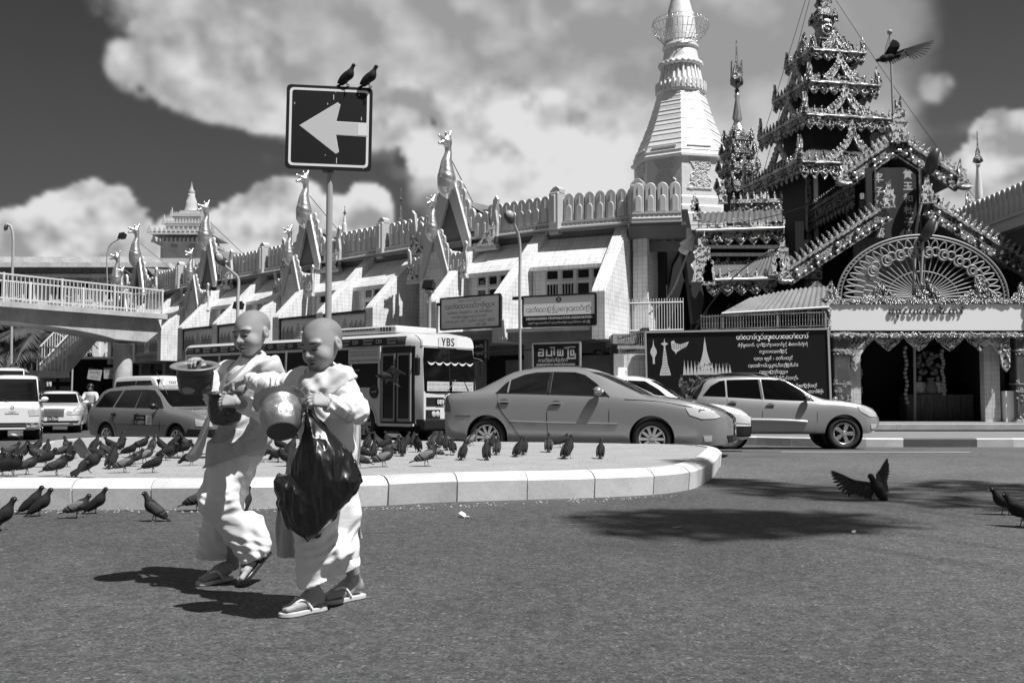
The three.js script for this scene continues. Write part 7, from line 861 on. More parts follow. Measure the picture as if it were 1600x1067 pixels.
// ---------------------------------------------------------------- one-way sign on the island, lamps, floodlights, flagpole
{
  const d = 10.5, g = thing('one_way_sign', 'square black one way sign with white left arrow on a grey pole', 'road sign', [XD(510, d), 0.236, -d], 0.0); const c = P(514, 200, d), W = 0.9, y = c.y - 0.236;
  add('pole', cyl(0.034, 0.034, y + 0.2, 20, 0, (y + 0.2) / 2, -0.06), M.pole, g); const rr = (w, r) => { const s = new THREE.Shape(), h = w / 2; s.moveTo(-h + r, -h); s.lineTo(h - r, -h); s.quadraticCurveTo(h, -h, h, -h + r); s.lineTo(h, h - r); s.quadraticCurveTo(h, h, h - r, h); s.lineTo(-h + r, h); s.quadraticCurveTo(-h, h, -h, h - r); s.lineTo(-h, -h + r); s.quadraticCurveTo(-h, -h, -h + r, -h); return s; };
  const b = group('sign_plate', g); b.position.set(c.x - g.position.x, y, 0); b.rotation.z = -0.012; b.rotation.y = 0.12; add('plate', ext(rr(W, 0.05), 0.03, 0.004), mk(0.003, { r: 0.5 }), b); const hole = rr(W - 0.11, 0.035); const ringS = rr(W - 0.06, 0.05); ringS.holes.push(hole); add('border', new THREE.ExtrudeGeometry(ringS, { depth: 0.003, bevelEnabled: false, curveSegments: 8 }).translate(0, 0, 0.015), M.white, b);
  const ar = new THREE.Shape(); const k = W / 650; const A2 = [[237, 578], [515, 392], [532, 405], [503, 538], [745, 542], [745, 640], [503, 636], [528, 770], [510, 782]].map(([x, yy]) => [(x - 455) * k, (585 - yy) * k]); ar.moveTo(...A2[0]); A2.slice(1).forEach((q) => ar.lineTo(...q)); ar.closePath(); add('arrow', new THREE.ExtrudeGeometry(ar, { depth: 0.002, bevelEnabled: true, bevelSize: 0.008, bevelThickness: 0.0015, bevelSegments: 1 }).translate(0, 0, 0.0165), mk(0.55, { r: 0.5 }), b); add('arrow_tail', box(0.094, 0.132, 0.004, (709 - 455) * k, -0.005, 0.0195), M.white, b);
  stuff(add('droppings', [[190, 405, 14], [440, 400, 14], [700, 505, 26], [485, 345, 40], [517, 840, 46], [430, 800, 8], [722, 885, 20], [680, 320, 10], [500, 300, 14]].map(([x, yy, h]) => box(0.006, h * k, 0.002, (x - 455) * k, (585 - yy) * k, 0.017)), M.white, b)); add('bracket', [box(0.12, 0.03, 0.1, -0.0, -W / 2 - 0.005, -0.03), box(0.12, 0.05, 0.09, 0, 0.2, -0.05)], M.black, b);
}
function streetLamp(label, base, pts, head, r = 0.045, hs = 1) { const g = thing('street_lamp', label, 'street lamp', base); const loc = (p) => p.clone().sub(base); const q = pts.map(loc); add('pole', tube([V(0, 0, 0), ...q], r, 40, 8), M.pole, g); const h = group('lamp_head', g), a = loc(head[0]), b = loc(head[1]); const c = a.clone().add(b).multiplyScalar(0.5), L = a.distanceTo(b); const m = tr(new THREE.SphereGeometry(1, 16, 10), 0, 0, 0, 0, 0, 0, [L / 2, 0.13 * hs, 0.17 * hs]); h.position.copy(c); h.quaternion.setFromUnitVectors(V(1, 0, 0), b.clone().sub(a).normalize()); add('housing', m, mk(0.05, { r: 0.4 }), h); add('diffuser', tr(new THREE.SphereGeometry(1, 14, 8), 0.08, -0.04 * hs, 0, 0, 0, 0, [L * 0.32, 0.12 * hs, 0.13 * hs]), mk(0.4, { r: 0.15 }), h); return g; }
streetLamp('street lamp with round head in front of the shop windows right of the bus', V(XD(813, 30.2), -0.06, -30.2), [P(812, 460, 30.2), P(811, 372, 30.2), P(803, 350, 30)], [P(802, 349, 30), P(790, 330, 29.8)], 0.045, 1.1);
streetLamp('tall slender street lamp at the far left behind the footbridge rail', V(XD(18, 44), -0.25, -44), [P(18, 440, 44), P(19, 365, 44), P(15, 352, 44), P(9, 350, 44)], [P(9, 350, 44), P(8, 360, 44)], 0.06, 0.6);
streetLamp('street lamp leaning out over the bus left of the child heads', V(XD(371, 36), -0.26, -36), [P(371, 470, 36), P(371, 434, 36), P(362, 425, 35.8), P(350, 415, 35.5)], [P(350, 414, 35.5), P(336, 395, 35.2)], 0.06, 1.0);
streetLamp('dark street lamp with big head rising in front of the shrine gable', V(XD(1428, 32.46), -0.06, -32.46), [P(1432, 366, 32.46), P(1442, 310, 32.4), P(1451, 272, 32.3)], [P(1451, 274, 32.3), P(1465, 230, 32)], 0.05, 1.6);
streetLamp('second lower street lamp with dark head in front of the fan arch', P(1439, 469, 30.75), [P(1440, 440, 30.75), P(1443, 378, 30.75)], [P(1443, 378, 30.75), P(1461, 340, 30.6)], 0.04, 1.3);
streetLamp('street lamp arm bent over from behind the footbridge toward the palms', V(XD(112, 50), -0.25, -50), [P(108, 535, 50), P(96, 526, 50), P(85, 520, 49.8)], [P(86, 520, 49.8), P(62, 510, 49.6)], 0.05, 0.9);
function flood(label, px, py, d, yBase, turn) { const p = P(px, py, d), g = thing('floodlight', label, 'floodlight', p, turn); add('housing', [rbox(0.36, 0.26, 0.2, 0.03, 0, 0, 0, -0.35), box(0.4, 0.3, 0.04, 0, 0.03, 0.1, -0.35)], M.black, g); add('glass', box(0.34, 0.24, 0.01, 0, 0.035, 0.125, -0.35), M.glass, g); if (yBase !== null) add('post', [rod(V(0, -0.15, 0), V(0, yBase - p.y, 0), 0.06), rbox(0.24, 0.1, 0.24, 0.02, 0, -0.2, 0)], M.pole, g); return g; }
flood('black floodlight on a short white post by the tiled pilaster', 671, 446, 32.5, 3.0, -0.5); flood('black floodlight hanging above the nearer child at the shop front', 373, 478, 39, null, -0.4);
{ const g = flood('black floodlight on a curved arm left of the farthest large bird gable', 191, 369, 48, null, -0.6); const o = g.position; add('arm', tube([P(186, 373, 48), P(172, 382, 48), P(167, 395, 48), P(167, 450, 48)].map((p) => p.clone().sub(o)).map((v) => v.applyAxisAngle(V(0, 1, 0), 0.6)), 0.03, 20, 6), M.pole, g); }
{ const d = 33.2, b = P(1399, 222, d), t = P(1391, 50, d), g = thing('flagpole', 'thin leaning flagpole with a small furled flag above the gable apex', 'flagpole', b); const r = (p) => p.clone().sub(b); add('pole', rod(V(0, -0.6, 0), r(t), 0.055, 0.035), M.pole, g); add('ball', ball(0.09, ...r(t).toArray()), M.pole, g); add('flag', ext([[1390, 56], [1385, 72], [1383, 84], [1389, 80], [1394, 86], [1398, 78], [1396, 68]].map(([x, y]) => { const p = r(P(x, y, d)); return [p.x, p.y]; }), 0.05, 0.01), mk(0.25, { r: 0.8 }), g); }
{ const p = P(1072, 386, 31), g = thing('loudspeaker', 'dark conical loudspeaker with pale mouth at the end of the parapet', 'loudspeaker', p); g.rotation.set(0.2, -0.5, -0.6); g.scale.setScalar(0.68); add('horn', lathe([[0.1, 0.7], [0.16, 0.4], [0.3, 0.1], [0.34, 0]], 20), mk(0.12, { r: 0.5 }), g); add('mouth', lathe([[0.2, 0.2], [0.24, -0.25], [0.2, -0.3], [0, -0.3]], 20), M.white, g); add('pipe', tube([V(0.1, 0.2, -0.1), V(0.5, -1.2, 0), V(0.7, -2.2, 0.1), V(0.4, -3.6, 0.1)], 0.04, 20, 6), M.pole, g); }
// sign boards on the shop building
function boardAt(name, label, px0, px1, pyT, pyB, d, ang, tx, o = {}) { const c = P((px0 + px1) / 2, (pyT + pyB) / 2, d), w = (px1 - px0) / F * d / Math.max(0.5, Math.cos(ang) * (1 + Math.tan(ang) * (c.x / d))) , h = (pyB - pyT) / F * d; const g = thing(name, label, 'sign', c, -ang); if (o.tilt) g.rotation.z = o.tilt; panelSign(g, w, h, tx, 0.06, { r: 0.5 }); add('frame', [box(w + 0.06, 0.05, 0.09, 0, h / 2 + 0.02, -0.02), box(w + 0.06, 0.05, 0.09, 0, -h / 2 - 0.02, -0.02), box(0.05, h, 0.09, w / 2 + 0.02, 0, -0.02), box(0.05, h, 0.09, -w / 2 - 0.02, 0, -0.02)], o.frame ?? M.black, g); return g; }
boardAt('sign_board', 'white sign with emblem and black English strip under the right shop window', 817, 929, 462, 508, 30.6, segs[1].ang, canvas(640, 270, (x, W, H) => { x.fillStyle = '#3a3a3a'; x.beginPath(); x.arc(320, 34, 26, 0, 7); x.fill(); x.fillStyle = '#bbb'; x.beginPath(); x.arc(320, 28, 12, 0, 7); x.fill(); x.fillRect(300, 42, 40, 8); bur(x, 'အဘိဓမ္မာပြန့်ပွားရေးအသင်းကြီး', 320, 142, 34, '#8a8a8a', .16, 590); x.fillStyle = '#0c0c0c'; x.fillRect(0, 178, W, 92); latin(x, 'ABHIDHAMMA PROPAGATION ASSOCIATION', 320, 216, 30, '#eee', true, 600); bur(x, 'အမှတ် ဆူးလေစေတီတော် အနောက်ဘက်မုခ် ကျောက်တံတား ရန်ကုန်မြို့', 320, 255, 13, '#ccc', .2, 560); }, '#f6f6f6'));
boardAt('sign_board', 'large pale banner sign with several lines of text beside the floodlight', 688, 779, 464, 512, 32.6, segs[2].ang, canvas(512, 270, (x) => { bur(x, 'ဆူးလေစေတီတော်', 256, 36, 15, '#777', .16, 200); bur(x, 'အဘိဓမ္မာသင်တန်းများ', 256, 92, 30, '#6a6a6a', .15, 440); bur(x, 'အဘိဓမ္မာ ဝိသုဒ္ဓိမဂ် ပဋ္ဌာန်း သင်တန်းများ', 256, 140, 15, '#666', .18, 400); bur(x, 'သင်ကြားပို့ချပေးနေပါသည်', 250, 180, 15, '#666', .18, 380); bur(x, 'စာမေးပွဲများ နှစ်စဉ် ကျင်းပ၍ ဆုများ ချီးမြှင့်', 256, 218, 15, '#777', .18, 440); bur(x, 'ရန်ကုန်မြို့', 360, 252, 13, '#777', .18, 140); }, '#e6e6e6'));
boardAt('shop_sign', 'dark photo studio sign with blocky white letters over the shop door', 833, 905, 537, 573, 31.2, segs[1].ang, canvas(512, 256, (x) => { x.strokeStyle = '#cfcfcf'; x.lineWidth = 17; x.lineCap = 'butt'; const pl = (p) => { x.beginPath(); p.forEach(([a, b], i) => (i ? x.lineTo : x.moveTo).call(x, a, b)); x.stroke(); }; pl([[60, 60], [110, 60], [110, 130], [60, 130], [60, 95], [95, 95]]); pl([[150, 60], [150, 130], [205, 130], [205, 60]]); pl([[185, 40], [235, 40], [235, 130]]); pl([[275, 60], [275, 130], [330, 130], [330, 60]]); pl([[302, 60], [302, 130]]); pl([[345, 45], [370, 45], [370, 60]]); pl([[470, 40], [390, 40], [390, 165], [470, 165], [470, 110]]); pl([[420, 75], [450, 75], [450, 130], [420, 130], [420, 75]]); bur(x, 'ရောင်စုံဓါတ်ပုံတိုက်', 220, 200, 26, '#cfcfcf', .2, 330); latin(x, 'ZABAIPHYU PHOTOSTUDIO', 250, 246, 34, '#e2e2e2', true, 440); }, '#181818'), { frame: M.pole });
boardAt('shop_sign', 'small black sign with white Burmese letters just right of the bus', 741, 761, 533, 561, 33.2, segs[2].ang, canvas(128, 180, (x, W, H) => { bur(x, 'ဓာတ်ပုံ', 50, 60, 20, '#ddd', .22, 80); bur(x, 'ကူးမည်', 50, 130, 20, '#ddd', .22, 80); x.fillStyle = '#999'; x.fillRect(104, 0, 24, H); }, '#080808'));
boardAt('shop_sign', 'small dark number plate high on the shop front left of the tiled wall', 930, 942, 548, 553, 31.4, segs[1].ang, canvas(96, 40, (x) => latin(x, 'H-1', 48, 32, 30, '#ccc'), '#090909'));
// overhead wires
{ const wire = (label, a, b, sag, r = 0.012) => { const p = [0, 0.25, 0.5, 0.75, 1].map((u) => a.clone().lerp(b, u).add(V(0, -sag * 4 * u * (1 - u), 0))); const g = tag(add('cable', tube(p, r, 40, 4), M.black), label, 'cable'); };
  wire('thin cable sagging from the parapet end across the side aisle to the shrine', P(1066, 352, 31.5), P(1345, 285, 31), 0.4); wire('cable loop hanging from the bent pipe over the black billboard', P(1090, 505, 30.4), P(1200, 396, 30.4), -0.3, 0.02); wire('thin guy wire rising from the roof tower toward the stupa top', P(1155, 330, 44), P(1262, -10, 44), 0.1); wire('second thin guy wire rising beside the first toward the sky', P(1185, 300, 42), P(1268, -10, 43), 0.1); wire('long guy wire from the tower top down to the far right roof', P(1300, -10, 42), P(1540, 330, 40), 0.2); wire('dark cable running along the shop fascia behind the bus', P(640, 545, 34), P(930, 530, 31), 0.25, 0.02); }

// ---------------------------------------------------------------- street tree beyond the right edge, behind the camera, whose crown shades the road on the right
{
  const g = thing('street_tree', 'tall street tree standing out of view to the right whose crown shades the road', 'tree', [13.5, 0, 7]); const R = rng(21), br = [];
  add('trunk', lathe([[0.42, 0], [0.32, 0.6], [0.28, 3], [0.24, 6], [0.16, 15]], 14), M.wood, g);
  const cl = []; const blob = (x, y, z, r, n) => { for (let k = 0; k < n; k++) { const a = R() * 6.283, c = 2 * R() - 1, q = Math.pow(R(), 0.45) * r, s = Math.sqrt(1 - c * c); cl.push([x + Math.cos(a) * s * q, y + c * q * 0.55, z + Math.sin(a) * s * q]); } br.push(rod(V(0, 12 + R() * 2, 0), V(x, y - 0.2, z), 0.035, 0.012, 5)); };
  // ground shade at p comes from p + height * sun slope
  const over = (gx, gd, h, r, n) => { h += 9; const t = h / SUN.y; blob(gx + SUN.x * t - 13.5, h, -gd + SUN.z * t - 7, r, n); };
  over(1.4, 7.5, 11, 1.0, 300); over(2.3, 7.6, 11.5, 0.7, 130); over(3.0, 9.9, 12, 0.9, 150); over(4.4, 8.6, 11, 1.0, 120); over(4.9, 10.4, 12.5, 1.0, 150); over(2.3, 11, 12.5, 0.7, 120);
  add('branch', br, M.wood, g); const leaf = new THREE.BufferGeometry(); leaf.setAttribute('position', new THREE.Float32BufferAttribute([-0.16, 0, 0, 0, 0.02, 0.08, 0.2, 0, 0, -0.16, 0, 0, 0.2, 0, 0, 0, 0.02, -0.08], 3)); leaf.computeVertexNormals(); const im = new THREE.InstancedMesh(leaf, mk(0.06, { r: 0.6 }), cl.length), m = new THREE.Matrix4(); cl.forEach(([x, y, z], i) => im.setMatrixAt(i, m.compose(V(x, y, z), new THREE.Quaternion().setFromEuler(new THREE.Euler(R() * 1.6 - 0.8, R() * 6.3, R() * 1.6 - 0.8)), V(1, 1, 1)))); im.name = 'crown'; im.castShadow = im.receiveShadow = true; im.userData.kind = 'stuff'; g.add(im);
}

// ---------------------------------------------------------------- the two children in robes
const skinMat = mk(1, { r: 0.62, vertexColors: true, specularIntensity: 0.6, bumpMap: T.grain, bumpScale: 0.004 });
const cloth = (g) => mk(g, { r: 0.85, bumpMap: T.grain, bumpScale: 0.012 });
const clothWhite = cloth(0.78), clothShade = cloth(0.5), clothPale = cloth(0.56);
const caps = (list, k0 = 0.02) => (p) => { let d = 9; for (const q of list) { const e = q.e ? sdEll(p, q.c, q.e, q.m) : sdCap(p, q.a, q.b, q.r0, q.r1); d = d > 8 ? e : smin(d, e, q.k ?? k0); } return d; };
const C = (a, b, r0, r1 = r0, k) => ({ a, b, r0, r1, k });
function boundsOf(list, pad) { const lo = V(9, 9, 9), hi = V(-9, -9, -9); for (const q of list) { const r = q.e ? Math.max(q.e.x, q.e.y, q.e.z) : Math.max(q.r0, q.r1); for (const v of q.e ? [q.c] : [q.a, q.b]) { lo.min(v.clone().addScalar(-r - pad)); hi.max(v.clone().addScalar(r + pad)); } } return [lo, hi]; }
const bend = (v, ax, a) => v.clone().applyAxisAngle(ax, a);
function handPrims(wrist, dir, nrm, side, curl, s = 1, spread = 0.06) { // side: +1 puts the thumb on lat-
  dir = dir.clone().normalize(); const lat = dir.clone().cross(nrm).normalize().multiplyScalar(side); nrm = lat.clone().cross(dir).multiplyScalar(side).normalize(); const ax = dir.clone().cross(nrm).normalize(), L = [];
  const at = (l, d, n) => wrist.clone().addScaledVector(lat, l * s).addScaledVector(dir, d * s).addScaledVector(nrm, n * s);
  L.push(C(at(0, -0.03, 0), at(0, 0.01, 0), 0.02 * s, 0.019 * s, 0.01)); const kn = [-0.024, -0.008, 0.008, 0.023]; kn.forEach((l, i) => L.push(C(at(l * 0.55, 0.008, 0), at(l, 0.062 - Math.abs(l) * 0.2, 0), 0.014 * s, 0.0105 * s, 0.012)));
  const len = [0.058, 0.066, 0.06, 0.047]; kn.forEach((l, i) => { let p = at(l, 0.06 - Math.abs(l) * 0.2, 0), d = dir.clone().addScaledVector(lat, l * spread / 0.02).normalize(); const cu = curl[i]; [0.45, 0.31, 0.24].forEach((f, j) => { d = bend(d, ax, cu * [0.75, 1, 0.7][j]); const q = p.clone().addScaledVector(d, len[i] * f * s); L.push(C(p, q, (0.0092 - j * 0.0008) * s, (0.0086 - j * 0.0009) * s, 0.0035)); p = q; }); });
  let p = at(-0.022, 0.012, 0.006), d = dir.clone().multiplyScalar(0.55).addScaledVector(lat, -0.75).addScaledVector(nrm, 0.35).normalize(); [0.03, 0.026, 0.02].forEach((l, j) => { const q = p.clone().addScaledVector(d, l * s); L.push(C(p, q, (0.0115 - j * 0.0012) * s, (0.0102 - j * 0.0012) * s, 0.006)); p = q; d = d.clone().addScaledVector(dir, 0.25).addScaledVector(nrm, curl[4] * 0.5).addScaledVector(lat, curl[4] * 0.3).normalize(); }); return L;
}
function headGeo(c, fwd, up, s, hairTone) { // centre of the head, facing direction
  const f = fwd.clone().normalize(), x = up.clone().cross(f).normalize(), u = f.clone().cross(x).normalize(), m = rows(x, u, f); const w = (a, b, d) => c.clone().addScaledVector(x, a * s).addScaledVector(u, b * s).addScaledVector(f, d * s);
  const E = (cx, cy, cz, rx, ry, rz, k) => ({ c: w(cx, cy, cz), e: V(rx * s, ry * s, rz * s), m, k: (k ?? 0.02) * s });
  const L = [E(0, 0.032, -0.014, 0.078, 0.076, 0.09), E(0, -0.024, 0.018, 0.064, 0.068, 0.064, 0.035), E(0, -0.084, 0.044, 0.022, 0.018, 0.02, 0.035), E(0.037, -0.036, 0.052, 0.029, 0.03, 0.026, 0.025), E(-0.037, -0.036, 0.052, 0.029, 0.03, 0.026, 0.025), E(0.031, 0.022, 0.064, 0.03, 0.01, 0.012, 0.014), E(-0.031, 0.022, 0.064, 0.03, 0.01, 0.012, 0.014), C(w(0, 0.002, 0.076), w(0, -0.026, 0.091), 0.007 * s, 0.0125 * s, 0.014), E(0.014, -0.029, 0.083, 0.010, 0.0085, 0.010, 0.008), E(-0.014, -0.029, 0.083, 0.010, 0.0085, 0.010, 0.008), E(0, -0.053, 0.081, 0.023, 0.007, 0.012, 0.006), E(0, -0.066, 0.077, 0.019, 0.0075, 0.012, 0.006), E(0.031, 0.0, 0.067, 0.017, 0.012, 0.013, 0.006), E(-0.031, 0.0, 0.067, 0.017, 0.012, 0.013, 0.006)];
  const ear = [E(0.080, -0.010, -0.016, 0.008, 0.028, 0.018, 0.01), E(-0.080, -0.010, -0.016, 0.008, 0.028, 0.018, 0.01)]; const base = caps(L), ears = caps(ear), pit = caps([E(0.089, -0.006, -0.012, 0.005, 0.014, 0.008), E(-0.089, -0.006, -0.012, 0.005, 0.014, 0.008)]), mouth = caps([E(0, -0.059, 0.094, 0.021, 0.002, 0.012)]), lids = caps([E(0.031, -0.004, 0.083, 0.015, 0.0018, 0.009), E(-0.031, -0.004, 0.083, 0.015, 0.0018, 0.009)]), nos = caps([E(0.008, -0.036, 0.094, 0.0035, 0.0025, 0.005), E(-0.008, -0.036, 0.094, 0.0035, 0.0025, 0.005)]);
  const sdf = (p) => { let d = smin(base(p), ears(p), 0.008 * s); d = Math.max(d, -pit(p)); d = -smin(-d, mouth(p), 0.003); d = -smin(-d, lids(p), 0.002); d = Math.max(d, -nos(p)); return d; };
  const colour = (p) => { const q = p.clone().sub(c), X = q.dot(x) / s, U = q.dot(u) / s, Fz = q.dot(f) / s; let g = 0.34; const hairline = 0.062 - Math.max(0, -Fz - 0.0) * 0.9 + Math.max(0, Math.abs(X) - 0.05) * -0.8; const h = sstep(hairline - 0.02, hairline + 0.022, U) * sstep(0.085, 0.05, Fz); g = lerp(g, hairTone, h * (0.9 + 0.1 * Math.sin(X * 900) * Math.sin(U * 800)));
    const blob = (cx, cy, rx, ry, v, z0 = 0.04) => { if (Fz < z0) return; const k = 1 - sstep(0.5, 1.2, Math.hypot((Math.abs(X) - cx) / rx, (U - cy) / ry)); g = lerp(g, v, k); }; blob(0.032, 0.023, 0.021, 0.0055, 0.09); blob(0.032, -0.004, 0.0175, 0.0048, 0.03); blob(0.031, 0.004, 0.016, 0.008, 0.24, 0.05); blob(0, -0.0595, 0.022, 0.0105, 0.19); blob(0, -0.059, 0.022, 0.0024, 0.06); blob(0.008, -0.037, 0.005, 0.0035, 0.07); return g; };
  return nets(sdf, c.clone().addScalar(-0.135 * s), c.clone().addScalar(0.135 * s), 0.0033 * s, colour);
}
const skinTone = () => 0.33;
const netsOf = (list, cell, k, tone = skinTone) => { const [lo, hi] = boundsOf(list, 0.012); return nets(caps(list, k), lo, hi, cell, tone); };
function foot(parent, heel, toe, ankle, up, tone = 0.33, soleMat) { // bare foot in a thonged sandal; returns skin prims
  const d = toe.clone().sub(heel), L = d.length(), f = d.clone().normalize(), sd = up.clone().cross(f).normalize(), n = f.clone().cross(sd).normalize(); const at = (a, b, c) => heel.clone().addScaledVector(f, a * L).addScaledVector(sd, b).addScaledVector(n, c); const k = L / 0.2;
  const l = [C(at(0.1, 0, 0.03 * k), at(0.4, 0, 0.04 * k), 0.027 * k, 0.026 * k, 0.02), C(at(0.4, 0, 0.034 * k), at(0.74, 0.004, 0.02 * k), 0.027 * k, 0.02 * k, 0.02), C(at(0.36, 0.012, 0.02), at(0.74, 0.022 * k, 0.016 * k), 0.018 * k, 0.014 * k, 0.02), C(at(0.36, -0.012, 0.02), at(0.72, -0.024 * k, 0.014 * k), 0.018 * k, 0.012 * k, 0.02), C(ankle, at(0.16, 0, 0.05 * k), 0.028 * k, 0.028 * k, 0.03)];
  const big = n.clone().cross(f).dot(V(0, 0, 1)) > 0 ? 1 : -1; [[0.024, 0.96, 0.0125], [0.009, 0.985, 0.009], [-0.005, 0.96, 0.0085], [-0.018, 0.92, 0.008], [-0.029, 0.87, 0.0075]].forEach(([b, e, r]) => l.push(C(at(0.74, b * 0.85 * k, 0.014 * k), at(e, b * k, 0.01 * k), r * 1.05 * k, r * k, 0.006)));
  const s = group('sandal', parent); const out = [[-0.06, 0], [-0.04, 0.022], [0.1, 0.031], [0.4, 0.03], [0.75, 0.04], [0.95, 0.032], [1.06, 0.008], [1.05, -0.012], [0.92, -0.034], [0.7, -0.04], [0.4, -0.03], [0.1, -0.03], [-0.04, -0.022]].map(([a, b]) => [a * L, b * k]); const sh = new THREE.Shape(new THREE.CatmullRomCurve3(out.map(([a, b]) => V(a, b, 0)), true).getPoints(50).map((p) => new THREE.Vector2(p.x, p.y))); const g = ext(sh, 0.02, 0.004); g.applyMatrix4(new THREE.Matrix4().makeBasis(f, sd, n.clone().multiplyScalar(1)).setPosition(heel.clone().addScaledVector(n, -0.012))); if (f.clone().cross(sd).dot(n) < 0) g.index; add('sole', g, soleMat ?? mk(0.5, { r: 0.7 }), s);
  for (const e of [1, -1]) add('strap', tube([at(0.83, 0.014 * k, 0.012), at(0.72, 0.012 * k + e * 0.008, 0.036 * k), at(0.55, e * 0.032 * k, 0.04 * k), at(0.38, e * 0.036 * k, 0.0)], 0.0058, 18, 6), soleMat ? M.black : M.white, s); return l;
}
// a thing that is held: its middle in the place
function child(label, D, origin) { const o = V(origin.x, 0, origin.z), g = thing('person', label, 'person', o); return { g, o, k: (px, py, dz = 0) => P(px, py, D - dz).sub(o) }; }
const foldN = (p, s, seed) => n3(p.x * s + seed, p.y * s, p.z * s + 3.7);
function armSleeve(sh, el, wr, r0, r1, r2, amp, seed) { const len1 = sh.distanceTo(el), len2 = el.distanceTo(wr); const d1 = el.clone().sub(sh).normalize(), d2 = wr.clone().sub(el).normalize(); return (p) => { let d = smin(sdCap(p, sh, el, r0, r1), sdCap(p, el, wr, r1, r2), 0.04); const t = clamp(p.clone().sub(sh).dot(d1) / len1), t2 = clamp(p.clone().sub(el).dot(d2) / len2); d -= amp * Math.sin((t + t2) * 26 + foldN(p, 22, seed) * 7) * (0.35 + 0.65 * foldN(p, 16, seed + 9)); d = Math.max(d, p.clone().sub(wr).dot(d2) - 0.004); return d; }; }

